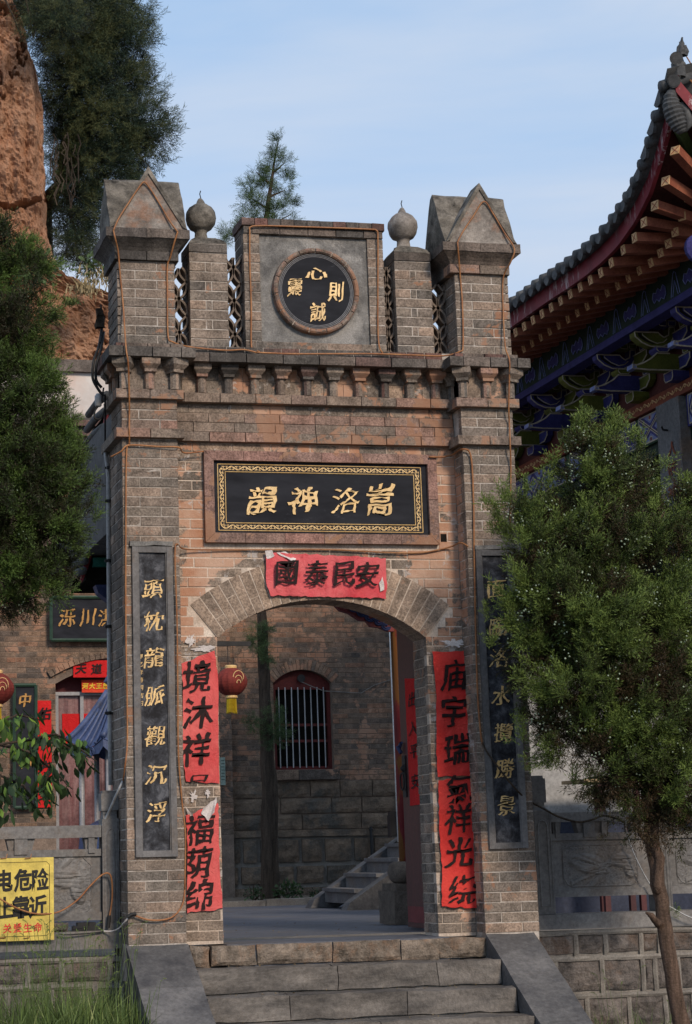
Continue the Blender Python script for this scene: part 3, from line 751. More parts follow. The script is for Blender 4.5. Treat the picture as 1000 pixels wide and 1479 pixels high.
scroll((ix0 + h2, y_, iz1 - h2), (ix1 - h2, y_, iz1 - h2), 30, (0, 0, 1)); scroll((ix0 + h2, y_, iz0 + h2), (ix1 - h2, y_, iz0 + h2), 30, (0, 0, 1))
scroll((ix0 + h2, y_, iz0 + h2), (ix0 + h2, y_, iz1 - h2), 9, (1, 0, 0)); scroll((ix1 - h2, y_, iz0 + h2), (ix1 - h2, y_, iz1 - h2), 9, (1, 0, 0))
mb.out('scroll_border', M_gold, t)
for i, (ch, px, py) in enumerate((('韻', 380, 722), ('神', 438, 722), ('洛', 500, 723), ('嵩', 549, 722))):
    p = at(px, py, 'y', .185); brush(ch, p.x, .184, p.z, .235, .215 if i < 3 else .25, M_gold, t, (.014, .014, 0.0, .014)[i], (.11, .11, .08, .11)[i], seed=i + 11, depth=.008, shear=.18)
def stele(xc, chars, zs, label, hidden=None):
    t = thing('stone_couplet', label, 'stele')
    x0, x1, z0, z1 = xc - .147, xc + .147, .59, 2.765
    fr = .043
    for a, b, c, d in ((x0, x0 + fr, z0, z1), (x1 - fr, x1, z0, z1)):
        mb = MB(); mb.box(a, b, -.026, .03, c, d); mb.frustum((a, b, -.026, -.02, c), (a, b, -.026, -.02, c)); weather(mb.out('frame', M_slate, t), 3, .0015)
    for c, d in ((z0, z0 + fr), (z1 - fr, z1)):
        mb = MB(); mb.box(x0 + fr + .001, x1 - fr - .001, -.026, .03, c, d); weather(mb.out('frame', M_slate, t), 2, .0015)
    mb = MB(); mb.box(x0 + fr - .002, x1 - fr + .002, -.006, .03, z0 + fr - .002, z1 - fr + .002); mb.out('slab', M_stele, t)
    for q in range(2):
        mb = MB(); xx = x0 + fr + .004 if q == 0 else x1 - fr - .004; mb.box(xx - .004, xx + .004, -.017, 0, z0 + fr, z1 - fr); mb.out('inner_bead', M_slate, t)
    for i, (ch, z) in enumerate(zip(chars, zs)):
        brush(ch, xc + .004, -.006, z, .15, .15, M_gold, t, .006, .10, seed=i * 5 + int(abs(xc) * 10) + (3 if xc > 0 else 0), depth=.004, shear=.15)
    return t
zl = [at(222, y, 'y', 0).z for y in (851, 897, 950, 1005, 1063, 1119, 1173)]
T1 = stele(-1.294, '頭枕龍脈觀沉浮', zl, 'tall black stone couplet panel with all seven gilt characters clear of leaves', None)
zr = [at(720, y, 'y', 0).z for y in (851, 905, 950, 1005, 1058, 1110, 1164)]
T2 = stele(1.292, '面臨洛水攬勝景', zr, 'tall black stone couplet panel half hidden behind the juniper leaves', None)
mb = MB()
for i in range(7): brush('甲乙年春月吉日'[i], -1.384, -.006, 1.98 - i * .055, .028, .038, M_gold, T1, .012, .05, seed=i, depth=.002, name='small_character')
mb.box(-1.46, -1.15, -.03, .02, 2.768, 2.80); weather(mb.out('cement_lip', M_cement, T1), 4, .012)
mb = MB(); mb.box(1.14, 1.47, -.03, .02, 2.768, 2.80); weather(mb.out('cement_lip', M_cement, T2), 4, .012)

# ---------------------------------------------------------------- paper couplets
def paper(name, label, group, pts_l, pts_r, y, mat, nx=6, nz=16, curl=.006, seed=1, cat='couplet', wav=.013):
    """sheet between a left and a right edge polyline (photo pixels), slightly buckled off the wall"""
    t = thing(name, label, cat, group)
    def interp(P, t_):
        k = t_ * (len(P) - 1); i = min(int(k), len(P) - 2); f = k - i
        return P[i][0] + (P[i + 1][0] - P[i][0]) * f, P[i][1] + (P[i + 1][1] - P[i][1]) * f
    mb = MB(); vs = []; rg = random.Random(seed)
    for j in range(nz + 1):
        l = interp(pts_l, j / nz); r = interp(pts_r, j / nz)
        for i in range(nx + 1):
            u = i / nx; a = l[0] + (r[0] - l[0]) * u; b = l[1] + (r[1] - l[1]) * u
            p = at(a, b, 'y', y)
            n = mnoise.noise(Vector((p.x * 9 + seed, p.z * 5, seed))); n2 = mnoise.noise(Vector((p.x * 24, p.z * 18 + seed, seed)))
            e = min(i, nx - i, 2) / 2
            jx = rg.uniform(-.004, .004) if i in (0, nx) or j in (0, nz) else 0
            vs.append((p.x + jx, y - .004 - abs(n) * wav * 2 - n2 * wav * .6 - (curl if i in (0, nx) and rg.random() < .25 else 0), p.z + (rg.uniform(-.008, .004) if j in (0, nz) else 0)))
    fs = [(j * (nx + 1) + i, j * (nx + 1) + i + 1, (j + 1) * (nx + 1) + i + 1, (j + 1) * (nx + 1) + i) for j in range(nz) for i in range(nx)]
    n = len(vs); back = [(a, b + .0015, c) for a, b, c in vs]
    mb.add(vs + back, [tuple(reversed(f)) for f in fs] + [tuple(n + i for i in f) for f in fs])
    mb.out('sheet', mat, t, smooth=True); return t
YW = .19
t = paper('paper_couplet', 'faded red paper strip reading 境沐祥, upper strip left of the arch opening', 'red paper couplets pasted beside the arch',
          [(262, 958), (264, 1000), (263, 1080), (268, 1128)], [(309, 940), (315, 975), (315, 1060), (317, 1131)], YW, M_redA, 8, 22, seed=3)
for i, (ch, px, py) in enumerate((('境', 284, 978), ('沐', 286, 1030), ('祥', 283, 1082))):
    p = at(px, py, 'y', YW); brush(ch, p.x, YW - .02, p.z, .225, .235, M_ink, t, .014, .075, seed=i + 31)
p = at(287, 1124, 'y', YW); brush('口', p.x, YW - .018, p.z, .15, .06, M_ink, t, .014, .06, seed=36)
t = paper('paper_couplet', 'faded red paper strip reading 福荫绵, lower strip left of the arch with a torn curled top', 'red paper couplets pasted beside the arch',
          [(268, 1178), (270, 1200), (270, 1260), (270, 1318)], [(315, 1160), (316, 1200), (318, 1260), (322, 1312)], YW, M_redA, 8, 20, seed=5)
for i, (ch, px, py) in enumerate((('福', 287, 1198), ('荫', 285, 1246), ('绵', 287, 1293))):
    p = at(px, py, 'y', YW); brush(ch, p.x, YW - .02, p.z, .225, .225, M_ink, t, .014, .075, seed=i + 41)
mb = MB()    # the torn top folded forward
q = [at(290, 1172, 'y', YW - .02), at(314, 1152, 'y', YW - .03), at(312, 1172, 'y', YW - .07), at(302, 1186, 'y', YW - .05), at(298, 1182, 'y', YW - .03)]
mb.quad(*[tuple(a) for a in q]); weather(mb.out('torn_flap', M_tornw, t), 4, .02, 20); mb = MB(); q2 = [at(268, 1164, 'y', YW - .015), at(278, 1174, 'y', YW - .03), at(281, 1182, 'y', YW - .02), at(270, 1178, 'y', YW - .012)]
mb.quad(*[tuple(a) for a in q2]); weather(mb.out('torn_flap', M_tornw, t), 4, .02, 20)
t = paper('paper_couplet', 'bright red paper strip reading 庙宇瑞, upper strip right of the arch opening', 'red paper couplets pasted beside the arch',
          [(624, 941), (630, 1000), (630, 1060), (631, 1121)], [(679, 939), (683, 1000), (683, 1060), (686, 1121)], YW, M_redB, 8, 22, seed=7)
for i, (ch, px, py) in enumerate((('庙', 655, 975), ('宇', 655, 1028), ('瑞', 659, 1082))):
    p = at(px, py, 'y', YW); brush(ch, p.x, YW - .02, p.z, .215, .24, M_ink, t, .014, .075, seed=i + 51)
t = paper('paper_couplet', 'bright red paper strip reading 氣祥光绕, lower strip right of the arch opening', 'red paper couplets pasted beside the arch',
          [(633, 1126), (634, 1190), (638, 1250), (638, 1309)], [(685, 1122), (687, 1190), (690, 1250), (691, 1311)], YW - .004, M_redB, 8, 24, seed=9)
for i, (ch, px, py) in enumerate((('氣', 662, 1140), ('祥', 661, 1182), ('光', 662, 1231), ('绕', 667, 1285))):
    p = at(px, py, 'y', YW); brush(ch, p.x, YW - .024, p.z, .215, .225, M_ink, t, .014, .075, seed=i + 61)
t = paper('paper_banner', 'crumpled pink-red paper banner reading 國泰民安 pasted over the crown of the arch', None,
          [(384, 797), (385, 818), (384, 842), (390, 860)], [(556, 806), (558, 826), (559, 846), (557, 864)], .175, M_redC, 30, 8, seed=12, cat='banner', wav=.017)
for i, (ch, px, py) in enumerate((('國', 414, 828), ('泰', 457, 828), ('民', 497, 829), ('安', 531, 830))):
    p = at(px, py, 'y', .15); brush(ch, p.x, .134, p.z, .19, .20, M_ink, t, .014, .075, seed=i + 71)
mb = MB(); q = [at(400, 799, 'y', .17), at(415, 806, 'y', .14), at(424, 812, 'y', .15), at(428, 806, 'y', .165), at(412, 797, 'y', .17)]
mb.quad(*[tuple(a) for a in q]); weather(mb.out('torn_flap', M_tornw, t), 3, .01, 20); mb = MB(); q = [at(383, 796, 'y', .172), at(393, 795, 'y', .16), at(396, 803, 'y', .15), at(386, 808, 'y', .165)]; mb.quad(*[tuple(a) for a in q]); weather(mb.out('torn_flap', M_tornw, t), 3, .01, 20); mb = MB()
q = [at(548, 843, 'y', .15), at(554, 833, 'y', .145), at(556, 852, 'y', .15), at(550, 854, 'y', .15)]; mb.quad(*[tuple(a) for a in q]); weather(mb.out('torn_flap', M_tornw, t), 3, .01, 20)
# scraps of old paper left on the wall
for i, (px, py, w_, h_) in enumerate(((655, 929, 44, 14), (297, 937, 40, 10), (280, 1150, 14, 18), (300, 1145, 8, 14), (276, 925, 16, 20), (686, 1300, 5, 14))):
    p = at(px, py, 'y', .19); k = 193; mb = MB(); n = 14
    P = []; n = 26
    for a in range(n):
        rr = rnd.uniform(.30, 1.15); P.append((p.x + math.cos(2 * math.pi * a / n) * w_ / k / 2 * rr, p.z + math.sin(2 * math.pi * a / n) * h_ / k / 2 * rr))
    mb.prism(P, 'y', .188, .1895)
    mb.out('paper_scrap', M_tornw, None, tag=(('scrap of torn white paper stuck ' + ('above the right red couplet', 'above the left red couplet', 'in the gap between the two left strips', 'above the torn curled flap at left', 'at the left edge above the left couplet', 'at the foot of the right couplet')[i]), 'paper scrap', 'scraps of old paper on the wall'))
# ---------------------------------------------------------------- ground, steps, retaining walls
mb = MB()
gx, gy = 40, 24; vs = []
for j in range(gy + 1):
    for i in range(gx + 1):
        x = -6 + 12 * i / gx; y = -16 + 16.25 * j / gy
        z = -.93 + .03 * mnoise.noise(Vector((x * .8, y * .8, 0))) + (.22 * max(0, 1 - abs(x + 2.1) / .9) * max(0, min(1, (y + 1.4) / 1.2)) if x < -1.5 else 0)
        vs.append((x, y, z))
mb.add(vs, [(j * (gx + 1) + i, j * (gx + 1) + i + 1, (j + 1) * (gx + 1) + i + 1, (j + 1) * (gx + 1) + i) for j in range(gy) for i in range(gx)])
mb.out('ground', M_ground, None, 'structure')
mb = MB(); mb.quad((-400, -400, -.97), (400, -400, -.97), (400, 600, -.97), (-400, 600, -.97)); mb.out('terrain', M_ground, None, 'structure')
mb = MB()   # raised terrace the gate stands on
mb.quad((-9, .66, -.002), (14, .66, -.002), (14, 15.2, -.10), (-9, 15.2, -.10)); mb.out('courtyard_floor', M_floor, None, 'structure')
mb = MB(); mb.box(-.80, .82, .02, .66, -.2, -.018); mb.out('gate_passage_floor', M_floor, None, 'structure')

st = thing('stone_steps', 'worn grey stone steps with sloping slab cheeks rising to the gateway', 'steps')
def slab(name, x0, x1, y0, y1, z0, z1, mat, par, cuts=3, amp=.006, fr=7):
    mb = MB(); mb.box(x0, x1, y0, y1, z0, z1); return weather(mb.out(name, mat, par), cuts, amp, fr)
for i, (a, b) in enumerate(((-1.07, -.93), (-.925, -.60), (-.595, -.05), (-.045, .45), (.455, .73), (.735, 1.09))):
    mt = M_rough; mb = MB(); mb.rock(a + .002, b - .002, -.166 + rnd.uniform(0, .012), -.020 + rnd.uniform(-.008, 0), .0, .03, .012, max(4, int((b - a) * 18)), 5, .10, seed=i * 3.3)
    mb.box(a + .006, b - .006, .008, .30, -.160, -.030); mb.out('threshold_stone', mt, st)
S0 = MB()
for k, cuts in enumerate(((-.10, .62), (-.52, .30), (.02,), (-.4, .5))):
    xs = [-1.075] + list(cuts) + [1.085]; z1 = -.166 - .165 * k; yf = -.30 * (k + 1)
    for a, b in zip(xs[:-1], xs[1:]):
        slab('step_stone', a + .003, b - .003, yf, yf + .34, z1 - .158, z1 - .004 + rnd.uniform(-.003, .003), M_step, st, 7, .013, 9)
S0.box(-1.07, 1.08, -.27, .2, -.9, -.20); S0.box(-1.07, 1.08, -.57, -.27, -.9, -.36); S0.box(-1.07, 1.08, -.87, -.57, -.9, -.52); S0.box(-1.07, 1.08, -1.17, -.87, -.9, -.68)
S0.out('step_core', M_bmort, st)
SL = .165 / .30
for x0, x1 in ((-1.515, -1.08), (1.09, 1.455)):
    for ya, yb in ((.0, -.46), (-.465, -.98), (-.985, -1.50)):
        mb = MB(); za, zb = -.006 + ya * SL, -.006 + yb * SL
        mb.prism([(ya, za - .30 if ya == 0 else za - .16), (ya, za), (yb, zb), (yb, zb - .16)], 'x', x0, x1)
        weather(mb.out('cheek_slab', M_cheek, st), 4, .006, 5)
    mb = MB(); mb.prism([(.15, -.95), (.15, -.10), (-.02, -.17), (-1.46, -.165 - 1.46 * SL + .03), (-1.46, -.95)], 'x', x0 + .02, x1 - .02); mb.out('cheek_wall', M_block, st)

def rubble(name, label, x0, x1, y, rows, seed=1, first=None):
    t = thing(name, label, 'stone wall', None); rg = random.Random(seed)
    mb = MB(); mb.box(x0, x1, y + .035, y + .5, -.95, rows[0][1] + .0); mb.out('mortar_bed', M_bmort, t)
    mj = MB()
    for z0, z1, ws in rows:
        x = x0; k = 0
        while x < x1 - .05:
            w_ = ws[k % len(ws)] * rg.uniform(.92, 1.08); k += 1
            xb = min(x + w_, x1)
            mb = MB(); mb.rock(x + .018, xb - .018, z0 + .018, z1 - .018, y + .022, .030, .016, 7, 5, .05, seed=seed + k * 2.3 + z0 * 11)
            mb.out('stone_block', M_block, t)
            # raised pointing
            mj.rock(xb - .018, xb + .018, z0 - .01, z1 + .01, y + .012, .012, .010, 2, 6, .03, seed=k + z0)
            x = xb
        mj.rock(x0, x1, z1 - .018, z1 + .018, y + .010, .012, .010, int((x1 - x0) * 12), 2, .03, seed=z0 * 3)
    mj.out('raised_pointing', M_bmort, t); return t
rw = rubble('retaining_wall', 'rubble stone retaining wall with raised pointing under the right balustrade', 1.46, 8.2, .38,
            [(-.20, -.035, (.16, .34, .24, .30)), (-.47, -.22, (.10, .20, .36, .34)), (-.72, -.49, (.30, .22, .34)), (-.95, -.74, (.3, .36))], 4)
lw = rubble('retaining_wall', 'rubble stone retaining wall behind the grass under the left balustrade', -5.0, -1.49, .28,
            [(-.26, -.10, (.28, .24, .34)), (-.56, -.28, (.30, .24, .16, .33)), (-.95, -.58, (.28, .4))], 8)
# ---------------------------------------------------------------- balustrades
def post(t, x0, x1, y0, y1, z0, z1, capz, cx0, cx1):
    w_ = (x1 - x0); mb = MB(); mb.box(x0, x1, y0, y1, z0, z1); weather(mb.out('post', M_bal, t), 3, .003)
    mb = MB(); mb.frustum((x0 + .01, x1 - .01, y0 + .01, y1 - .01, z1 + .001), (cx0, cx1, y0 + .03, y1 - .03, z1 + .03)); mb.box(cx0, cx1, y0 + .03, y1 - .03, z1 + .031, capz)
    mb.box(cx0 - .012, cx1 + .012, y0 + .018, y1 - .018, z1 + .06, capz - .02)
    weather(mb.out('post_cap', M_bal, t), 2, .003)
    mb = MB(); zt = z1 - .06       # long incised panel with a round head
    P = [(x0 + .035, z0 + .06), (x1 - .035, z0 + .06), (x1 - .035, zt - .06)] + [((x0 + x1) / 2 + (w_ / 2 - .035) * math.cos(a), zt - .06 + .05 * math.sin(a)) for a in [math.pi * i / 6 for i in range(1, 6)]] + [(x0 + .035, zt - .06)]
    mb.tube([(a, y0 - .001, b) for a, b in P + [P[0]]], .006, 4, False)
    mb.tube([(x0 + .012, y0, z0 + .02), (x0 + .012, y0, z1 - .02)], .004, 4); mb.tube([(x1 - .012, y0, z0 + .02), (x1 - .012, y0, z1 - .02)], .004, 4)
    mb.out('post_carving', M_bal, t)
def bay(t, x0, x1, y0, y1, zr0, zr1, zp0, zp1, cush, relief):
    slab('rail', x0, x1, y0 + .01, y1 - .01, zr0, zr1, M_bal, t, 3, .003)
    for c in cush:
        mb = MB(); w_ = c[1] / 2; mb.frustum((c[0] - w_ * .8, c[0] + w_ * .8, y0 + .04, y1 - .04, zp1), (c[0] - w_, c[0] + w_, y0 + .03, y1 - .03, zr0))
        mb.box(c[0] - w_ * .45, c[0] + w_ * .45, y0 + .015, y0 + .05, zp1 - .03, zr0 + .02); weather(mb.out('cushion_block', M_bal, t), 2, .004)
    slab('panel', x0, x1, y0 + .045, y1 - .045, zp0, zp1, M_bal, t, 3, .003)
    mb = MB(); mb.box(x0, x1, y0 + .025, y0 + .05, zp1 - .05, zp1); mb.box(x0, x1, y0 + .025, y0 + .05, zp0, zp0 + .055); weather(mb.out('panel_moulding', M_bal, t), 2, .003)
    if relief:
        a, b, c, d = relief; ch = .06
        P = [(a + ch, c), (b - ch, c), (b - ch * .4, c + ch * .3), (b, c + ch), (b, d - ch), (b - ch, d), (a + ch, d), (a, d - ch), (a, c + ch), (a + ch * .4, c + ch * .3)]
        mb = MB(); mb.tube([(p, y0 + .043, q) for p, q in P + [P[0]]], .007, 5, False); mb.out('relief_border', M_bal, t)
        # stippled ground
        nx, nz = int((b - a) * 110), int((d - c) * 110); vs = []; fs = []; idx = {}
        for j in range(nz + 1):
            for i in range(nx + 1):
                x = a + (b - a) * i / nx; z = c + (d - c) * j / nz
                leaf = lf(x, z, a, b, c, d)
                vs.append((x, y0 + .043 - leaf * .022 - (abs(mnoise.noise(Vector((x * 90, z * 90, 1)))) * .010 if leaf < .05 else mnoise.noise(Vector((x * 25, z * 25, 1))) * .004), z))
        for j in range(nz):
            for i in range(nx): fs.append((j * (nx + 1) + i, j * (nx + 1) + i + 1, (j + 1) * (nx + 1) + i + 1, (j + 1) * (nx + 1) + i))
        mb = MB(); mb.add(vs, fs); mb.out('leaf_relief', M_bal, t, smooth=False)
def ell(x, z, cx, cz, rx, rz, an):
    c, s_ = math.cos(an), math.sin(an); dx, dz = x - cx, z - cz
    u = (dx * c + dz * s_) / rx; v = (-dx * s_ + dz * c) / rz; q = 1 - (u * u + v * v)
    if q <= 0: return 0
    return min(1, q * 2.2) * (.75 + .25 * abs(math.sin(8 * v + 2 * u))) * (0.55 if abs(v) < .07 else 1)
def lf(x, z, a, b, c, d):
    w_, h_ = b - a, d - c; X = (x - a) / w_; Z = (z - c) / h_
    v = max(ell(X, Z, .30, .58, .26, .22, -.5), ell(X, Z, .40, .40, .26, .12, -.25), ell(X, Z, .78, .62, .17, .20, .15), ell(X, Z, .88, .36, .07, .22, .15), ell(X, Z, .52, .50, .20, .06, .2))
    ln = abs((Z - .05) - (X - .40) * 2.3); ln2 = abs((Z - .12) - (X - .15) * .75)
    if ln < .10 and Z < .98: v = max(v, .8 * (1 - ln * 6))
    if ln2 < .05 and .08 < X < .6: v = max(v, .6)
    return v
t = thing('stone_balustrade', 'carved grey stone balustrade right of the gate with a leaf relief panel', 'balustrade')
slab('base_slab', 1.64, 8.2, .38, .66, -.005, .103, M_bal, t, 4, .004)
post(t, 1.645, 1.79, .40, .56, .104, .86, 1.12, 1.668, 1.755)
bay(t, 1.795, 2.60, .40, .56, .775, .845, .225, .69, ((1.845, .07), (2.10, .20), (2.22, .09), (2.50, .12)), (1.885, 2.475, .30, .60))
post(t, 2.605, 2.73, .40, .56, .104, .86, 1.12, 2.625, 2.71)
bay(t, 2.735, 3.65, .40, .56, .775, .845, .225, .69, ((2.80, .08), (3.2, .2), (3.6, .1)), (2.80, 3.50, .30, .60))
post(t, 3.655, 3.78, .40, .56, .104, .86, 1.12, 3.675, 3.76)
t = thing('stone_balustrade', 'carved grey stone balustrade left of the gate behind the yellow warning sign', 'balustrade')
slab('base_slab', -4.8, -1.50, .26, .60, -.03, .092, M_bal, t, 4, .004)
post(t, -1.625, -1.505, .30, .46, .093, .86, 1.06, -1.615, -1.515)
bay(t, -2.75, -1.63, .30, .46, .735, .82, .165, .655, ((-2.2, .20), (-2.68, .08), (-1.70, .10)), (-2.50, -1.70, .215, .60))
post(t, -2.88, -2.755, .30, .46, .093, .86, 1.06, -2.86, -2.775)
bay(t, -3.9, -2.885, .30, .46, .735, .82, .165, .655, ((-3.4, .2),), None)
mb = MB(); mb.rock(-1.99, -1.87, .094, .155, .30, .03, .02, 5, 4, .08, 3); mb.out('stone_lump', M_block, None, tag=('rough white stone lump lying under the left balustrade panel', 'stone'))
mb = MB(); mb.box(-1.83, -1.63, .33, .43, .094, .125); mb.box(-1.80, -1.67, .34, .42, .125, .150); mb.tube([(-1.72, .34, .15), (-1.74, .28, .12), (-1.85, .27, .105), (-1.83, .30, .13)], .006, 5)
mb.out('cable_box', M_black, None, tag=('small black cable junction box in the gap under the left balustrade', 'junction box'))
# warning sign
t = thing('warning_sign', 'yellow electrical danger sign reading 电危险 止靠近 wired to the left balustrade', 'sign')
sx0, sx1, sz0, sz1, sy = -2.62, -1.985, .045, .605, .205
mb = MB(); mb.box(sx0, sx1, sy, sy + .006, sz0, sz1); mb.out('sign_plate', M_yellow, t)
def flat(ch, px, py, w_, h_, mat, y, par, bold=.03): 
    p = at(px, py, 'y', y); return brush(ch, p.x, y, p.z, w_, h_, mat, par, bold, 0, 0, 0, 0)
for i, ch in enumerate('电危险'): flat(ch, 8 + 25.5 * i - (1 if i == 0 else 0), 1272 - i * .8, .125, .155, M_signblk, sy - .002, t, .035)
for i, ch in enumerate('止靠近'): flat(ch, 6 + 24.5 * i, 1311 - i * .8, .125, .155, M_signblk, sy - .002, t, .035)
for i, ch in enumerate('关爱生命'): flat(ch, 11 + 14.6 * i, 1341 - i * .6, .062, .066, M_signred, sy - .002, t, .02)
mb = MB(); a, b, c, d = sx0 + .03, sx1 - .03, sz0 + .03, sz1 - .03; P = [(a, c), (b - .02, c), (b, c + .02), (b, d - .02), (b - .02, d), (a, d)]
mb.tube([(x, sy - .001, z) for x, z in P + [P[0]]], .0018, 4, False); mb.out('border_line', M_signblk, t)
for px, py in ((40, 1240), (5, 1240), (38, 1355), (4, 1355)):
    p = at(px, py, 'y', sy); mb = MB(); mb.tube([(p.x - .02, sy - .008, p.z), (p.x + .02, sy - .008, p.z + .003), (p.x + .03, sy + .02, p.z + .03)], .003, 4); mb.out('tie_wire', M_rope, t)
# passage kerb block and doorway things seen through the arch
mb = MB()
t = thing('porch_column', 'peeling red and orange painted column on a round stone base behind the door', 'column')
c = (1.365, 2.55)
mb.lathe([(.10, .50), (.10, 2.9)], (c[0], c[1], 0), 20)
M_drum = mat_simple('worn_brown_stone', (.075, .062, .052), (.15, .122, .10), 7, .9, .15, .6, 40, .008)
def mat_peel():
    m, nt, b = newmat('peeling_mural_paint', 0.8, 0.2)
    g = noise(nt, 2.2, 6, .6, stretch=(2, 2, .8)); cc = ramp(nt, g, [(0.40, (0.17, 0.022, 0.028)), (0.50, (0.20, 0.035, 0.035)), (0.55, (0.22, 0.095, 0.028)), (0.66, (0.19, 0.08, 0.028)), (0.72, (0.12, 0.055, 0.04))])
    cc = mix(nt, ramp(nt, noise(nt, 9, 8, .8, stretch=(1, 1, .4)), [(.58, 0), (.64, .8)]), cc, (0.25, 0.16, 0.13)); setc(nt, b, cc); bump(nt, b, noise(nt, 30, 6, .7), .5, .006); return m
M_peel = mat_peel(); mb.out('shaft', M_peel, t, smooth=True)
mb = MB(); mb.lathe([(.15, .32), (.185, .35), (.205, .41), (.19, .47), (.15, .50)], (c[0], c[1], 0), 24); mb.out('drum', M_drum, t, smooth=True)
mb = MB(); mb.box(c[0] - .225, c[0] + .22, 2.33, 2.79, -.01, .26); mb.box(c[0] - .20, c[0] + .20, 2.35, 2.75, .26, .32); weather(mb.out('plinth', M_drum, t), 3, .006)
mb = MB(); mb.box(1.03, 1.17, 1.42, 1.62, .0, .15); weather(mb.out('door_block', M_rough, None, tag=('small pinkish square stone block on the floor beside the open door', 'stone block')), 3, .004)
# carved bracket panel under the porch beam
t = thing('porch_beam', 'dark porch beam with carved blue scroll bracket above the passage', 'beam')
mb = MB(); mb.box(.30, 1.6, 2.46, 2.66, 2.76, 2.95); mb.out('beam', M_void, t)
mb = MB(); P = [at(*p, 'y', 2.5) for p in ((478, 868), (492, 882), (505, 886), (520, 896), (530, 897), (536, 905), (548, 906), (562, 912), (572, 912), (575, 866))]
mb.prism([(p.x, p.z) for p in P][::-1], 'y', 2.5, 2.56); mb.out('carved_bracket', M_maroon, t)
M_bluep = mat_simple('dark_blue_paint', (0.018, 0.025, 0.075), (0.045, 0.06, 0.15), 10, .6, .3, .2)
mb = MB()
for (px, py, rr) in ((512, 878, 7), (524, 884, 8), (536, 891, 8), (548, 898, 6), (558, 905, 6)):
    for q in range(2):
        P = [at(px + (rr - q * 3) * math.cos(a), py + (rr - q * 3) * .8 * math.sin(a), 'y', 2.49) for a in [i * .6 for i in range(10)]]; mb.tube(P, .008, 4)
mb.tube([at(*p, 'y', 2.49) for p in ((505, 868), (530, 876), (550, 885), (564, 900))], .014, 5); mb.out('scroll_carving', M_bluep, t)
# door leaf
t = thing('gate_door', 'dark red wooden door leaf standing open inside the arch with a red paper strip', 'door')
dx = .93
mb = MB(); mb.box(dx, dx + .055, .54, 1.32, .012, 2.75); mb.out('leaf', M_door, t)
mb = MB(); mb.box(dx - .004, dx, .56, 1.30, .05, .17); mb.out('kick_rail', M_maroon, t)
def onx(px, py, X): return at(px, py, 'x', X)
a, b, c_, d = onx(584, 980, dx - .01), onx(600, 980, dx - .01), onx(606, 1162, dx - .01), onx(592, 1164, dx - .01)
mb = MB(); vs = []; fs = []
for j in range(13):
    for i in range(4):
        u, v = i / 3, j / 12; p = (a * (1 - u) + b * u) * (1 - v) + (d * (1 - u) + c_ * u) * v
        vs.append((dx - .006 - .006 * abs(mnoise.noise(Vector((p.y * 7, p.z * 6, 2)))), p.y, p.z))
mb.add(vs, [(j * 4 + i, j * 4 + i + 1, (j + 1) * 4 + i + 1, (j + 1) * 4 + i) for j in range(12) for i in range(3)]); mb.out('paper_strip', M_redD, t)
for i, (ch, py) in enumerate(zip('出入平安', (1010, 1052, 1085, 1128))):
    p = onx(596 + i * 1.5, py, dx - .01); brush(ch, dx - .016, p.y, p.z, .22, .12, M_ink, t, .01, .07, seed=i + 90, plane='x')
mb = MB(); p = onx(584, 1110, dx - .01); mb.lathe([(.0, .0), (.03, .004), (.035, .012), (.02, .03), (.008, .04)][::1], (0, 0, 0), 14, Matrix.Translation((dx, p.y, p.z)) @ Matrix.Rotation(-math.pi / 2, 4, 'Y'))
mb.tube([(dx - .03, p.y + .05 * math.sin(k * .52), p.z - .10 + .065 * math.cos(k * .52)) for k in range(13)], .007, 5)
mb.box(dx - .012, dx, p.y - .03, p.y + .05, p.z - .22, p.z + .10); mb.out('ring_handle', M_black, t)
mb = MB(); mb.tube([(dx - .02, p.y + .03, p.z + .12), (dx - .04, p.y + .05, p.z + .17), (dx - .02, p.y + .02, p.z + .20), (dx - .03, p.y + .07, p.z + .15)], .016, 6); mb.out('blue_rag', M_bluep, t)

# fallen leaves and grit on the steps and floor
mb = MB()
for _ in range(120):
    k = rnd.choice((0, 1, 2, 3, 4, 4)); x = rnd.uniform(-1.0, 1.05)
    if k == 4: y, z = rnd.uniform(.1, 3.5), .0
    else: y = -.30 * k - rnd.uniform(.02, .27) ; z = -.166 - .165 * k + .002
    if k == 4 and abs(x) > .7 and y < .7: continue
    L = rnd.uniform(.008, .028); a = rnd.uniform(0, 6.28); c_, s_ = math.cos(a) * L, math.sin(a) * L
    mb.quad((x, y, z + .001), (x + c_ * .6 - s_ * .3, y + s_ * .6 + c_ * .3, z + .006), (x + c_, y + s_, z + .003), (x + c_ * .6 + s_ * .3, y + s_ * .6 - c_ * .3, z + .008))
mb.out('fallen_leaves', mat_simple('dead_leaf', (.16, .10, .045), (.30, .22, .10), 20, .9, .1, 0), None, 'stuff', tag=('scattered dead leaves and grit lying on the steps and the passage floor', 'leaves'))
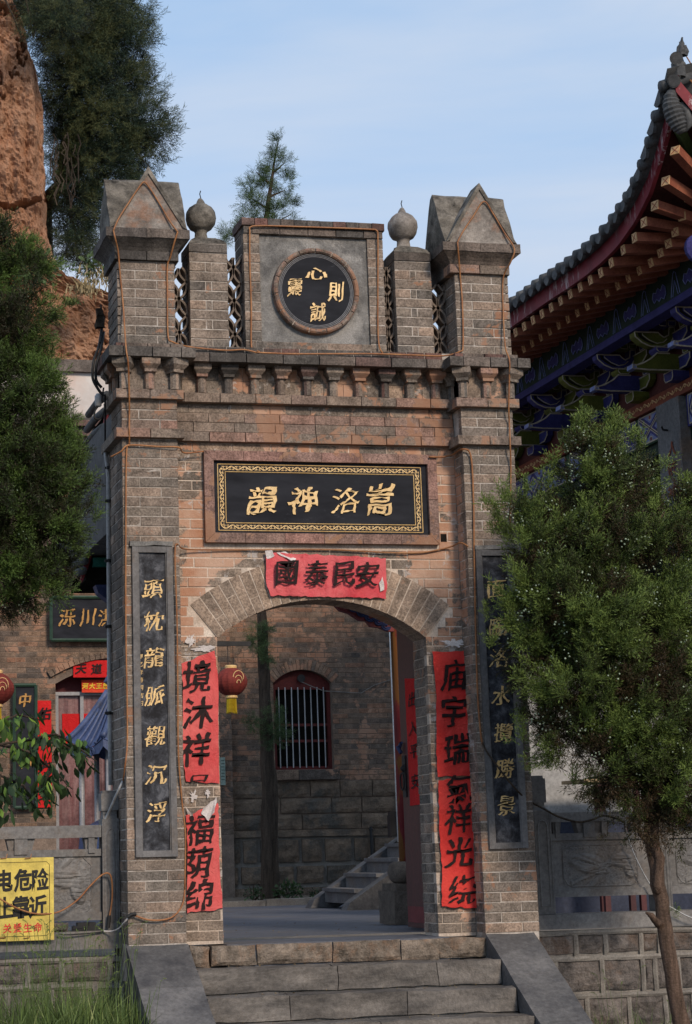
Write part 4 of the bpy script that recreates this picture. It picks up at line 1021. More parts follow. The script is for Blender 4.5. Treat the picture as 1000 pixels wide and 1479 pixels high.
# ---------------------------------------------------------------- old brick building across the courtyard
YB = 15.1; YL = 14.93
bb = thing('old_brick_building', 'long old brick building with barred window and arched doorway behind the gate', 'building')
BB = Bricks(bb, 300, 'brick')
def P2(px, py, y=YB): p = at(px, py, 'y', y); return p.x, p.z
wx0, wx1, wz0, wzs, wzt = 3.335, 4.225, 1.765, 3.03, 3.225    # window opening
wc = (wx0 + wx1) / 2; hw = (wx1 - wx0) / 2; rise = wzt - wzs; WR = (hw * hw + rise * rise) / (2 * rise); WZ = wzt - WR; TH = .16
def win_hole(p, q, a, b):
    z = (a + b) / 2; ex = None
    if wz0 < z < wzs: ex = (wx0, wx1)
    elif z < WZ + WR + TH and z >= wzs:
        d = (WR + TH) ** 2 - (z - WZ) ** 2
        if d > 0: h_ = min(math.sqrt(d), (z - WZ) * math.tan(math.asin(hw / WR)) + .02); ex = (wc - h_, wc + h_)
    if 1.60 < z <= 1.77: ex = (3.29, 4.29)
    if ex is None: return [(p, q)]
    out = []
    if p < ex[0]: out.append((p, min(q, ex[0] - .004)))
    if q > ex[1]: out.append((max(p, ex[1] + .004), q))
    return out
wall_bricks(BB, 2.66, 5.25, YB, YB + .1, 1.60, 4.6, M_back, L=.305, h=.0755, hole=win_hole, bond='mix', pr=1, seed=5)
mb = MB()
mb.box(2.6, wx0, YB + .005, YB + .6, -.3, 6.3); mb.box(wx1, 7.5, YB + .005, YB + .6, -.3, 6.3); mb.box(wx0, wx1, YB + .005, YB + .6, -.3, wz0)
for i in range(12):
    xa, xb = wx0 + (wx1 - wx0) * i / 12, wx0 + (wx1 - wx0) * (i + 1) / 12
    f = lambda x: WZ + math.sqrt(WR ** 2 - (x - wc) ** 2)
    mb.prism([(xa, f(xa)), (xb, f(xb)), (xb, 6.3), (xa, 6.3)], 'y', YB + .005, YB + .6)
mb.out('wall_core', M_mortard, bb)
ta = math.asin(hw / WR)
for k in range(19):
    t0 = -ta + 2 * ta * k / 19 + .004; t1 = -ta + 2 * ta * (k + 1) / 19 - .004; A = lambda r, t_: (wc + r * math.sin(t_), WZ + r * math.cos(t_))
    mb = MB(); mb.prism([A(WR, t0), A(WR, t1), A(WR + TH - .01, t1), A(WR + TH - .01, t0)], 'y', YB - .012, YB + .3); mb.out('voussoir', M_back, bb)
wn = MB(); fr = .055
wn.box(wx0, wx0 + fr, YB + .10, YB + .16, wz0, wzs + .05); wn.box(wx1 - fr, wx1, YB + .10, YB + .16, wz0, wzs + .05); wn.box(wx0 + fr, wx1 - fr, YB + .10, YB + .16, wz0, wz0 + .05)
Pq = [(wx0 + fr, wzs - .09), (wx1 - fr, wzs - .09), (wx1 - fr, wzs)] + [(wc + WR * math.sin(t_), WZ + WR * math.cos(t_) - .004) for t_ in [ta - 2 * ta * i / 10 for i in range(11)]] + [(wx0 + fr, wzs)]
wn.prism(Pq, 'y', YB + .11, YB + .15)
for z in (2.42, 2.185): wn.box(wx0 + fr, wx1 - fr, YB + .095, YB + .15, z - .018, z + .018)
W = wn.out('window', M_redwin, bb)
for k in range(8):
    x = wx0 + fr + .045 + k * .098; mb = MB(); mb.tube([(x, YB + .085, wz0 + .03), (x, YB + .085, wzs - .06)], .0095, 5); mb.out('window_bar', M_metal, W)
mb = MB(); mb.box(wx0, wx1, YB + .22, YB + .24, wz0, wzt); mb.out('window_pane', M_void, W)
mb = MB(); mb.lathe([(.0, 0), (.055, .0), (.06, .05), (.0, .06)][1:3], (0, 0, 0), 12, Matrix.Translation((3.78, YB + .1, 3.10)) @ Matrix.Rotation(math.pi / 2, 4, 'X')); mb.out('camera_dome', M_black, bb)
for a, b in ((3.30, 3.66), (3.67, 4.285)): mb = MB(); mb.box(a, b, YB - .09, YB + .1, 1.615, 1.755); weather(mb.out('sill_stone', M_back, bb), 3, .008)
# block courses of the lower wall
rg = random.Random(3)
mj = MB()
def blockrows(xa, xb, y, rows, mat, par, gap=.012):
    for z0, z1, ws in rows:
        x = xa; k = rg.randrange(3)
        while x < xb - .05:
            w_ = ws[k % len(ws)] * rg.uniform(.85, 1.15); k += 1; xe = min(x + w_, xb)
            mb = MB(); mb.rock(x + gap, xe - gap, z0 + gap, z1 - gap, y - .022, .022, .015, 6, 4, .05, seed=k * 1.7 + z0 * 5); mb.out('stone_block', mat, par); x = xe
blockrows(2.62, 5.25, YB, [(1.36, 1.60, (.5, .8, .4)), (1.13, 1.355, (.7, .5, .9)), (.90, 1.125, (.45, .9, .6))], M_bblock, bb, .008)
mb = MB(); mb.box(2.3, 7.5, YB - .12, YB + .1, .80, .895); weather(mb.out('ledge', M_bblock, bb), 5, .012, 5)
blockrows(2.3, 5.9, YB - .08, [(.42, .79, (.52, .28, .55, .36)), (.12, .41, (.40, .50, .35)), (-.12, .11, (.7, .5))], M_bblock, bb, .028)
mb = MB(); mb.box(2.3, 7.5, YB - .055, YB, -.2, .80); mb.out('lower_mortar', M_bmort, bb)
# left stretch with the doorway
mbL = MB()
dx0, dx1 = .083, 1.86; dzs, dzt = 3.02, 3.27; dc = (dx0 + dx1) / 2; dh = (dx1 - dx0) / 2; DR = (dh * dh + (dzt - dzs) ** 2) / (2 * (dzt - dzs)); DZ = dzt - DR
def door_hole(p, q, a, b):
    z = (a + b) / 2; ex = None
    if z < dzs: ex = (dx0, dx1)
    elif z < dzt + .10:
        d = (DR + .10) ** 2 - (z - DZ) ** 2
        if d > 0: ex = (dc - math.sqrt(d), dc + math.sqrt(d))
    if ex is None: return [(p, q)]
    out = []
    if p < ex[0]: out.append((p, min(q, ex[0])))
    if q > ex[1]: out.append((max(p, ex[1]), q))
    return out
wall_bricks(BB, -1.35, 1.15, YL, YL + .08, 1.0, 4.75, M_left, L=.305, h=.0755, hole=door_hole, bond='mix', seed=15)
wall_bricks(BB, .1, 1.2, YL, YL + .08, 4.76, 6.55, M_left, L=.305, h=.0755, bond='mix', seed=16)
wall_bricks(BB, 2.28, 2.655, YL, YL + .08, .85, 4.6, M_back, L=.25, h=.0755, seed=17, pr=.5)
for (a, b, c_, d) in ((-9, dx0, -.3, 6.5), (dx1, 2.65, -.3, 6.5)): mbL.box(a, b, YL + .006, YL + .5, c_, d)
for i in range(12):
    xa, xb = dx0 + (dx1 - dx0) * i / 12, dx0 + (dx1 - dx0) * (i + 1) / 12; f = lambda x: DZ + math.sqrt(DR ** 2 - (x - dc) ** 2)
    mbL.prism([(xa, f(xa)), (xb, f(xb)), (xb, 6.5), (xa, 6.5)], 'y', YL + .006, YL + .5)
mbL.out('wall_core', M_mortard, bb)
td = math.asin(min(1, (dh + .12) / (DR + .2)))
for k in range(26):
    t0 = -td + 2 * td * k / 26 + .002; t1 = -td + 2 * td * (k + 1) / 26 - .002; A = lambda r, t_: (dc + r * math.sin(t_), DZ + r * math.cos(t_))
    mb = MB(); q_ = rnd.uniform(-.008, .008); mb.prism([A(DR + .115, t0), A(DR + .115, t1), A(DR + .20 + q_, t1), A(DR + .20 + q_, t0)], 'y', YL - .05 + q_, YL + .1); mb.out('hood_brick', M_left, bb)
for z0, z1, pj, mt in ((6.56, 6.62, .05, M_cap), (6.63, 6.69, .12, M_cap), (6.70, 6.76, .08, M_cap), (6.77, 6.86, .16, M_cap)):
    for i in range(14):
        mb = MB(); xa = -9 + i * .82; mb.box(xa + .004, xa + .816, YL - pj, YL + .3, z0, z1, .004); mb.out('cornice_brick', mt, bb)
mb = MB(); mb.box(-9, 2.6, YL - .02, YL + .35, 6.86, 7.60)
def mat_para():
    m, nt, b = newmat('rain_streaked_whitewash', .9, .1); c = ramp(nt, noise(nt, 2.5, 6, .6), [(.3, (.50, .45, .42)), (.7, (.68, .65, .62))])
    c = mix(nt, ramp(nt, noise(nt, 1.6, 5, .6), [(.5, 0.0), (.7, .6)]), c, (.60, .40, .31))
    sp = N(nt, 'ShaderNodeSeparateXYZ'); nt.links.new(pos(nt), sp.inputs[0])
    h = math_(nt, 'MULTIPLY', math_(nt, 'SUBTRACT', 7.03, sp.outputs[2]), 4.5); g = math_(nt, 'ADD', h, math_(nt, 'MULTIPLY', noise(nt, 5, 8, .75, stretch=(1, 1, .3)), .9))
    c = mix(nt, ramp(nt, g, [(.55, 0.0), (.95, .92)]), c, (.035, .035, .033))
    st_ = noise(nt, 4, 8, .8, stretch=(2.2, 1, .25)); c = mix(nt, ramp(nt, st_, [(.62, 0.0), (.68, .75)]), c, (.10, .095, .09))
    setc(nt, b, c); return m
mb.out('parapet', mat_para(), bb)
mb = MB(); mb.box(-9, 2.62, YL - .10, YL + .4, 7.603, 7.78); weather(mb.out('coping', M_cap, bb), 6, .012, 4)
BB.build()
# door infill
dd = MB(); dd.box(dx0, dx1, YL + .30, YL + .33, 1.0, 3.3); dd.out('door_shade', M_maroon, bb)
fr = MB()
z_ = P2(100, 1001, YL)[1]
for px in (82, 118.5, 155): x = P2(px, 1050, YL + .2)[0]; fr.box(x - .025, x + .025, YL + .18, YL + .22, .0, z_)
fr.box(dx0, dx1, YL + .175, YL + .225, z_ - .02, z_ + .03); fr.out('door_frame', M_alu, bb)
M_curt = mat_simple('plastic_strip_curtain', (0.14, .05, .05), (.26, .16, .15), 3, .25, .5, .3, 20, .01, stretch=(5, 1, .4), c3=(.09, .035, .035))
mb = MB()
for i in range(11):
    x = dx0 + .05 + i * .16; yy = YL + .24 + .012 * (i % 2)
    mb.quad((x, yy, .0), (x + .17, yy, .0), (x + .17 + rnd.uniform(-.02, .02), yy, z_ - .02), (x, yy, z_ - .02))
mb.out('strip_curtain', M_curt, bb)
a = P2(90, 1031, YL + .23); b = P2(115, 1065, YL + .23)
mb = MB(); mb.box(a[0], b[0] + .2, YL + .225, YL + .232, b[1] - .2, a[1]); mb.out('red_poster', M_redD, bb)
def bpaper(name, label, cat, px0, py0, px1, py1, y, mat, chars, cs, horiz=True, cmat=None, group=None, bold=.03, warp=.06):
    t = thing(name, label, cat, group); a = P2(px0, py0, y); b = P2(px1, py1, y)
    mb = MB(); mb.box(min(a[0], b[0]), max(a[0], b[0]), y - .008, y, min(a[1], b[1]), max(a[1], b[1])); weather(mb.out('sheet', mat, t), 4, .005, 8)
    n = len(chars)
    for i, ch in enumerate(chars):
        u = (i + .5) / n
        x = a[0] + (b[0] - a[0]) * (u if horiz else .5); z = a[1] + (b[1] - a[1]) * (.5 if horiz else u)
        brush(ch, x, y - .018, z, cs, cs, cmat or M_ink, t, bold, warp, seed=i + ord(ch) % 17)
    return t
bpaper('paper_banner', 'red paper banner reading 天道酬勤 pasted over the distant left doorway', 'banner', 106, 954, 196, 978, YL - .02, M_redD, '天道酬勤', .16)
bpaper('paper_notice', 'orange-red notice with yellow characters 河大王殿 hanging in the left doorway', 'notice', 118, 982, 158, 1000, YL + .10, M_orangep, '河大王殿', .09, True, mat_simple('yellow_print', (.70, .48, .04), (.74, .52, .06), 4, .6, .2, 0), None, .03, 0)
bpaper('paper_couplet', 'long red paper couplet reading 佑八方 beside the distant left doorway', 'couplet', 54.5, 1012, 75, 1166, YL - .02, M_redD, '佑八方安', .19, False)
def board(px0, py0, px1, py1, y, label, chars, cs, horiz, cmat):
    t = thing('name_board', label, 'plaque'); a = P2(px0, py0, y); b = P2(px1, py1, y); x0, x1 = min(a[0], b[0]), max(a[0], b[0]); z0, z1 = min(a[1], b[1]), max(a[1], b[1])
    mb = MB(); mb.box(x0, x1, y - .05, y, z0, z1); mb.out('board', M_lacq, t)
    M_bamboo = M_greenf
    mb = MB()
    for P in (((x0, z0), (x1, z0)), ((x0, z1), (x1, z1)), ((x0, z0), (x0, z1)), ((x1, z0), (x1, z1))):
        mb.tube([(P[0][0], y - .06, P[0][1]), (P[1][0], y - .06, P[1][1])], .026, 6)
    mb.out('bamboo_frame', M_bamboo, t)
    n = len(chars)
    for i, ch in enumerate(chars):
        u = (i + .5) / n; x = x0 + (x1 - x0) * (u if horiz else .5); z = z1 - (z1 - z0) * (.5 if horiz else u)
        if ch != ' ': brush(ch, x, y - .052, z, cs, cs, cmat, t, .02, .09, seed=i + 3, depth=.01)
M_greenf = mat_simple('dark_green_frame_paint', (.012, .035, .022), (.03, .06, .035), 8, .5, .4, .2)
M_dim = mat_simple('dull_gilt', (.34, .17, .04), (.5, .27, .08), 12, .6, .3, 0)
board(73, 863, 241, 925, YL - .06, 'large black name board with gilt 泺川洪 over the distant left doorway', '', .40, True, M_dim)
nb = bpy.data.objects[sorted(o.name for o in bpy.data.objects if o.name.startswith('name_board') and '.' in o.name or o.name == 'name_board')[-1]]
for i, (ch, px) in enumerate((('泺', 98), ('川', 126), ('洪', 153))):
    q = at(px, 892, 'y', YL - .115); brush(ch, q.x, YL - .115, q.z, .25, .27, M_dim, nb, .01, .10, seed=i + 4, depth=.008)
board(20, 990, 52, 1166, YL - .04, 'narrow black vertical board with gilt 中 left of the distant doorway', '中 和 ', .20, False, M_dim)
# notice on the pilaster, drain pipe, switch box
a = P2(318, 1094, YL - .02); b = P2(326, 1134, YL - .02); mb = MB(); mb.box(a[0], b[0], YL - .03, YL - .01, b[1], a[1]); t = thing('wall_notice', 'small pale green printed notice on the brick pilaster seen through the arch', 'notice'); mb.out('panel', mat_simple('pale_green_board', (.28, .36, .30), (.33, .41, .35), 4, .5, .3, 0), t)
mb = MB()
for k in range(7): mb.box(a[0] + .012, b[0] - .012, YL - .032, YL - .0305, a[1] - .05 - k * .045, a[1] - .042 - k * .045)
mb.out('print_lines', M_signblk, t)
p1, p2 = at(564, 890, 'y', 9.5), at(572, 1216, 'y', 9.5)
mb = MB(); mb.tube([(p1.x, 9.5, 4.2), (p1.x, 9.5, 3.2), (p1.x, 9.5, p2.z)], .024, 8); t = mb.out('drain_pipe', M_whitepipe, None, smooth=True, tag=('slim white vertical pipe beside the painted column, seen through the arch', 'pipe'))
p = at(565, 1190, 'y', 9.7); mb = MB(); mb.box(p.x - .06, p.x + .05, 9.52, 9.62, p.z - .14, p.z + .14); mb.box(p.x - .07, p.x - .055, 9.50, 9.62, p.z - .16, p.z + .10); mb.out('meter_box', M_black, None, tag=('small dark meter box low beside the white pipe through the arch', 'meter box'))
p = at(536, 1200, 'y', YB - .15); mb = MB(); mb.tube([(p.x, YB - .15, p.z + .06), (p.x, YB - .15, .02)], .02, 6); mb.tube([(p.x - .03, YB - .16, p.z + .02), (p.x + .03, YB - .16, p.z + .02)], .012, 5)
mb.out('standpipe', M_black, None, tag=('short rusty standpipe against the rear stone wall above the stairs', 'pipe'))
P = [at(436, 985, 'y', YB - .03), at(452, 992, 'y', YB - .03), at(468, 998, 'y', YB - .03), at(500, 1000, 'y', YB - .03), at(522, 1001, 'y', YB - .03), at(540, 990, 'y', YB - .03), at(564, 982, 'y', YB - .03)]
mb = MB(); mb.tube(P, .006, 4); mb.out('wall_cable', M_bmort, None, tag=('pale cable drooping across the rear brick wall beside the window', 'cable'))
# kerb, planting, stairs
kb = root('courtyard_kerb'); 
for i in range(7):
    xa = 1.7 + i * .62; mb = MB(); mb.box(xa, xa + .61, 11.7, 11.84, -.09, -.0 + rnd.uniform(-.01, .01)); weather(mb.out('kerb_stone', M_bmort, kb), 2, .01)
mb = MB(); mb.box(1.0, 6.0, 11.84, YB, -.1, -.03); mb.out('planting_bed', M_ground, None, 'structure')
sr = thing('courtyard_stairs', 'grey stone stairs with two sloping cheeks climbing to the right in the courtyard', 'stairs')
SY0, SY1 = 8.0, 9.6
pa = at(500, 1313, 'y', SY0); pb = at(578, 1257, 'y', SY0); sl = (pb.z - pa.z) / (pb.x - pa.x)
for y0, y1 in ((SY0, SY0 + .24), (SY1, SY1 + .24)):
    X = pa.x - (.0 if y0 == SY0 else -.02); mb = MB(); L = 2.6
    mb.prism([(X, -.06), (X + .34, -.06), (X + L, L * sl - .42), (X + L, L * sl + .02), (X + .05, .03)], 'y', y0, y1); weather(mb.out('cheek_slab', M_cheek, sr), 4, .006)
for k in range(7):
    z1 = .17 + .165 * k; x0 = pa.x + .20 + .165 / sl * k; mb = MB(); mb.box(x0, x0 + .165 / sl + .12, SY0 + .242, SY1 - .002, z1 - .165, z1 - .04); mb.box(x0 - .03, x0 + .165 / sl + .12, SY0 + .243, SY1 - .003, z1 - .04, z1); mb.out('stair_step', M_slate, sr)
mb = MB(); mb.prism([(pa.x + .7, -.1), (pa.x + 2.6, -.1), (pa.x + 2.6, 1.2), (pa.x + 2.0, .75)], 'y', SY0 + .06, SY1); mb.out('stair_core', M_bblock, sr)
# lanterns
def lantern(x, y, z, r, label, top):
    t = thing('red_lantern', label, 'lantern', 'red palace lanterns')
    mb = MB(); n = 20; prof = [(r * (.36 + .64 * math.sin(math.pi * i / 10) ** .75), -.82 * r + 1.64 * r * i / 10) for i in range(11)]
    vs = []; fs = []
    for i, (q, zz) in enumerate(prof):
        for k in range(32):
            a = 2 * math.pi * k / 32; rr = q * (1 - .035 * (k % 2)); vs.append((x + rr * math.cos(a), y + rr * math.sin(a), z + zz))
    for i in range(10):
        for k in range(32): fs.append((i * 32 + k, i * 32 + (k + 1) % 32, (i + 1) * 32 + (k + 1) % 32, (i + 1) * 32 + k))
    mb.add(vs, fs); mb.out('shade', M_lant, t, smooth=False)
    mb = MB(); mb.lathe([(r * .36, .8 * r), (r * .38, .95 * r), (r * .30, 1.0 * r)], (x, y, z), 16); mb.lathe([(r * .30, -1.0 * r), (r * .38, -.95 * r), (r * .36, -.8 * r)], (x, y, z), 16); mb.out('gilt_collar', M_gold, t)
    mb = MB()
    for k in range(26):
        a = 2 * math.pi * k / 26; rr = r * .27; mb.tube([(x + rr * math.cos(a), y + rr * math.sin(a), z - r), (x + rr * 1.12 * math.cos(a), y + rr * 1.12 * math.sin(a), z - 1.85 * r + rnd.uniform(-.01, .01))], .006, 3)
    mb.out('tassel', M_tass, t)
    mb = MB(); mb.tube([(x - .03, y, top), (x - .03, y, z + r)], .004, 4); mb.tube([(x + .03, y, top), (x + .03, y, z + r)], .004, 4); mb.out('hanging_cord', M_black, t)
    mb = MB()
    for q in range(3):
        for s_ in (-1, 1):
            mb.tube([(x + .25 * r + r * (.12 + .1 * q) * math.cos(a) * s_, y - r * .98 + .02 * q * .3, z + r * (.12 + .1 * q) * math.sin(a) * 1.2 - .1 * r + q * .03) for a in [i * .5 for i in range(8)]], .004, 3)
    mb.out('gilt_pattern', M_gold, t)
M_lant = mat_simple('lantern_cloth', (.14, .022, .018), (.24, .045, .035), 3, .75, .2, .2)
M_tass = mat_simple('yellow_tassel', (.42, .28, .01), (.62, .45, .03), 30, .8, .2, 0)
p = at(334, 985, 'y', 8.0); lantern(p.x, 8.0, p.z, .185, 'faded red lantern with yellow tassel hanging in the arch opening', p.z + .42)
q1 = at(300, 925, 'y', 8.0); q2 = at(362, 930, 'y', 8.0)
mb = MB(); mb.box(q1.x - .25, q2.x, 7.98, 8.02, p.z + .40, p.z + .45); mb.box(q1.x - .25, q1.x - .20, 7.95, 8.05, -.1, p.z + .45); mb.out('lantern_bracket', M_black, None, tag=('dark iron bar that carries the red lantern behind the arch', 'bracket'))
p = at(-6, 995, 'y', 13.0); lantern(p.x, 13.0, p.z, .25, 'faded red lantern cut by the left edge of the photo', p.z + 1.2)
# incense burner with a little blue tiled roof
ib = thing('incense_burner', 'iron incense burner with a blue upswept little roof in front of the left doorway', 'incense burner')
M_blue = mat_simple('blue_enamel_roof', (.035, .055, .13), (.075, .105, .21), 5, .5, .4, .3, 40, .004, c3=(.05, .06, .09))
IC = at(178, 1100, 'y', 9.3); ix, iy = IC.x, 9.3; ze = at(100, 1083, 'y', 9.3).z; zt_ = at(160, 1000, 'y', 9.3).z; rad = ix - at(97, 1090, 'y', 9.3).x
mb = MB(); nh = 6
def hexp(k, r, z, up=0): a = math.pi / 3 * k + math.pi; return Vector((ix + r * math.cos(a), iy + r * math.sin(a), z + up))
steps_ = 8
def rp_(t): return rad * (1 - t) + .17 * t, ze + (zt_ - ze) * (t ** 1.12)
for k in range(6):
    for i in range(steps_):
        r0, z0 = rp_(i / steps_); r1, z1 = rp_((i + 1) / steps_)
        for h_ in range(4):
            def pt(r, z, u, i_):
                a = hexp(k, r, z); b = hexp(k + 1, r, z); p = a.lerp(b, u); p.z += .10 * (abs(u - .5) * 2) ** 2.5 * (1 - i_ / steps_) ** 2; return p
            mb.quad(pt(r0, z0, h_ / 4, i), pt(r0, z0, (h_ + 1) / 4, i), pt(r1, z1, (h_ + 1) / 4, i + 1), pt(r1, z1, h_ / 4, i + 1))
mb.out('roof', M_blue, ib)
for k in range(6):
    mb = MB(); P = []
    for i in range(9):
        r0, z0 = rp_(i / 8); p = hexp(k, r0, z0); p.z += .10 * (1 - i / 8) ** 2 + .02; P.append(p)
    mb.tube(P, [.035] * 9, 8); mb.out('hip_ridge', M_blue, ib, smooth=True)
    for i in range(1, 5):
        mb = MB(); u = i / 5; P = []
        for q in range(7):
            t_ = q / 6 * (1 - abs(u - .5)); r0, z0 = rp_(t_); p = hexp(k, r0, z0).lerp(hexp(k + 1, r0, z0), u); p.z += .02 + .10 * (abs(u - .5) * 2) ** 2.5 * (1 - t_) ** 2; P.append(p)
        mb.tube(P, .020, 6); mb.out('tile_roll', M_blue, ib, smooth=True)
    mb = MB(); a, b = hexp(k, rad * .98, ze), hexp(k + 1, rad * .98, ze)
    for i in range(8):
        u0, u1 = i / 8, (i + 1) / 8; f0 = .10 * (abs(u0 - .5) * 2) ** 2.5; f1 = .10 * (abs(u1 - .5) * 2) ** 2.5; p, q = a.lerp(b, u0), a.lerp(b, u1)
        mb.quad(p + Vector((0, 0, f0 - .09 - .03 * (i % 2))), q + Vector((0, 0, f1 - .09 - .03 * ((i + 1) % 2))), q + Vector((0, 0, f1)), p + Vector((0, 0, f0)))
    for u in (.3, .7):
        c_ = a.lerp(b, u) + Vector((0, 0, -.04)); d = (b - a).normalized(); nrm = Vector((d.y, -d.x, 0))
        if (c_ + nrm - Vector((ix, iy, 0))).xy.length < (c_ - Vector((ix, iy, 0))).xy.length: nrm = -nrm
        for rr in (.045, .025): mb.tube([c_ + nrm * .012 + d * rr * math.cos(t_) + Vector((0, 0, rr * math.sin(t_))) for t_ in [i * .7 for i in range(10)]], .006, 4)
    mb.out('eave_fringe', M_blue, ib)
mb = MB(); mb.lathe([(.20, -.03), (.18, .02), (.17, .10), (.22, .14), (.16, .25), (.08, .32), (.10, .38), (.03, .55)], (ix, iy, zt_ - .02), 12); mb.out('finial', M_blue, ib)
for k in range(6):
    p = hexp(k, rad * .74, 0); mb = MB(); mb.tube([(p.x, p.y, .15), (p.x, p.y, ze)], .032, 8); mb.out('pillar', M_alu, ib, smooth=True)
mb = MB(); mb.lathe([(.42, -.08), (.42, .10), (.5, .14), (.55, .5), (.5, .9), (.3, 1.0)], (ix, iy, 0), 12); mb.out('furnace', M_blue, ib)
# rear porch behind the gate: its left gable shows between juniper and pier
ev = thing('rear_porch_roof', 'dark tiled porch roof with maroon bargeboard squeezed between juniper and gate pier', 'roof')
YV = 2.2
def PYp(pts, y): return [(at(a, b, 'y', y).x, at(a, b, 'y', y).z) for a, b in pts]
Lb = [(153, 588), (146, 640), (139, 700), (133, 755), (124, 806), (116, 838)]; Rb = [(157, 600), (153, 650), (146, 706), (140, 758), (131, 812), (119, 841)]
mb = MB()
for i in range(5):
    q = PYp([Lb[i], Rb[i], Rb[i + 1], Lb[i + 1]], YV); mb.prism(q, 'y', YV, YV + .03)
mb.out('bargeboard', M_fascia, ev)
Lt = [(150, 560), (143, 630), (136, 690), (129, 740), (121, 790), (113, 832)]
for i in range(5):
    for k in range(3):
        u = (k + .5) / 3; p = at(Lt[i][0] + (Lt[i + 1][0] - Lt[i][0]) * u + 3, Lt[i][1] + (Lt[i + 1][1] - Lt[i][1]) * u, 'y', YV)
        mb = MB(); mb.tube([(p.x + .01, YV - .04, p.z), (p.x + .0, YV + .4, p.z + .03), (p.x, YV + .9, p.z + .03)], [.036, .032, .032], 8); mb.out('roof_tile', M_tile, ev, smooth=True)
mb = MB(); mb.prism(PYp([(157, 592), (149, 640), (143, 700), (136, 760), (129, 812), (124, 838), (170, 838), (176, 592)], YV + .04)[::-1], 'y', YV + .04, YV + .9); mb.out('soffit', M_void, ev)  # near-black block stands for the shade under the porch roof
mb = MB(); mb.box(-1.45, 1.42, .56, 4.3, 3.02, 3.10); mb.prism([(.56, 3.10), (4.4, 3.10), (2.5, 3.9), (.56, 3.9)], 'x', -1.45, 1.42); mb.out('roof_body', M_tile, ev)
M_teal = mat_simple('teal_paint', (.010, .085, .07), (.02, .13, .105), 6, .5, .3, .2)
for (a, b, c_, d) in ((148, 728, 160, 741), (134, 806, 160, 819)):
    q = PYp([(a, d), (c_, d), (c_, b), (a, b)], YV); mb = MB(); mb.prism(q, 'y', YV - .03, YV + .03); mb.out('rafter_end', M_teal, ev)
q = PYp([(137, 846), (141, 857), (150, 864), (160, 872), (160, 845)], YV); mb = MB(); mb.prism(q[::-1], 'y', YV - .05, YV + .1); mb.out('bracket_tip', M_bluep, ev)
# ---------------------------------------------------------------- temple hall on the right
th = thing('temple_hall', 'painted wooden temple hall with an upswept grey tiled eave on the right', 'temple')
XE = 3.70
ZT = [(0.9, 7.9), (1.2, 7.43), (1.36, 7.20), (1.6, 6.905), (1.8, 6.70), (2.046, 6.488), (2.375, 6.333), (2.8, 6.219), (3.18, 6.175), (3.62, 6.156), (4.06, 6.158), (4.64, 6.17), (12, 6.17)]
def zt(y):
    for (a, za), (b, zb) in zip(ZT[:-1], ZT[1:]):
        if y <= b: return za + (zb - za) * (y - a) / (b - a)
    return 6.17
Y0, Y1 = 1.36, 9.4
def M_flake():
    m, nt, b = newmat('peeling_fascia_paint', .65, .3); c = ramp(nt, noise(nt, 5, 5, .6), [(.3, (.125, .012, .020)), (.7, (.20, .024, .034))])
    g = noise(nt, 6, 7, .75, stretch=(1, 2.2, .5)); g2 = noise(nt, 1.1, 2, .5)
    c = mix(nt, math_(nt, 'MULTIPLY', ramp(nt, g, [(.54, 0.), (.58, 1.)]), ramp(nt, g2, [(.40, 0.), (.55, .85)])), c, (.42, .34, .34)); setc(nt, b, c); return m
M_ff = M_flake()
ys = [Y0 + (Y1 - Y0) * (i / 60) ** 1.6 for i in range(61)]
mb = MB()
for a, b in zip(ys[:-1], ys[1:]):
    za, zb = zt(a), zt(b)
    mb.quad((XE, b, zb - .155), (XE, a, za - .155), (XE, a, za), (XE, b, zb)); mb.quad((XE + .04, a, za - .155), (XE, a, za - .155), (XE, b, zb - .155), (XE + .04, b, zb - .155)); mb.quad((XE + .04, a, za - .155), (XE + .04, b, zb - .155), (XE + .04, b, zb), (XE + .04, a, za))
    mb.quad((XE, a, za), (XE + .04, a, za), (XE + .04, b, zb), (XE, b, zb))
mb.out('fascia_board', M_ff, th)
mb = MB()
for a, b in [(p_, q_) for p_, q_ in zip(ys[:-1], ys[1:]) if q_ < 5.6]:      # front eave, turning away to the right
    xa, xb = XE + a - Y0, XE + b - Y0
    mb.quad((xa, Y0, zt(a) - .155), (xb, Y0, zt(b) - .155), (xb, Y0, zt(b)), (xa, Y0, zt(a)))
mb.out('fascia_board', M_ff, th)
M_soff = mat_simple('soffit_paint', (.05, .018, .016), (.085, .028, .024), 5, .8, .1, .2)
mb = MB()
for a, b in zip(ys[:-1], ys[1:]):
    A = (XE + .04, a, zt(a) - .06); Bq = (XE + .04, b, zt(b) - .06)
    ia, ib_ = max(a, 2.6), max(b, 2.6)
    mb.quad(A, (4.75, ia, 6.18), (4.75, ib_, 6.18), Bq)
    xa, xb = XE + a - Y0, XE + b - Y0
    if b > 5.6: continue
    mb.quad((xa, Y0 + .01, zt(a) - .06), (xb, Y0 + .01, zt(b) - .06), (max(xb, 4.9), 2.6, 6.18), (max(xa, 4.9), 2.6, 6.18))
    mb.quad((4.75, ia, 6.18), (8.2, ia + 0, 6.3), (8.2, ib_, 6.3), (4.75, ib_, 6.18))
mb.out('soffit', M_soff, th)
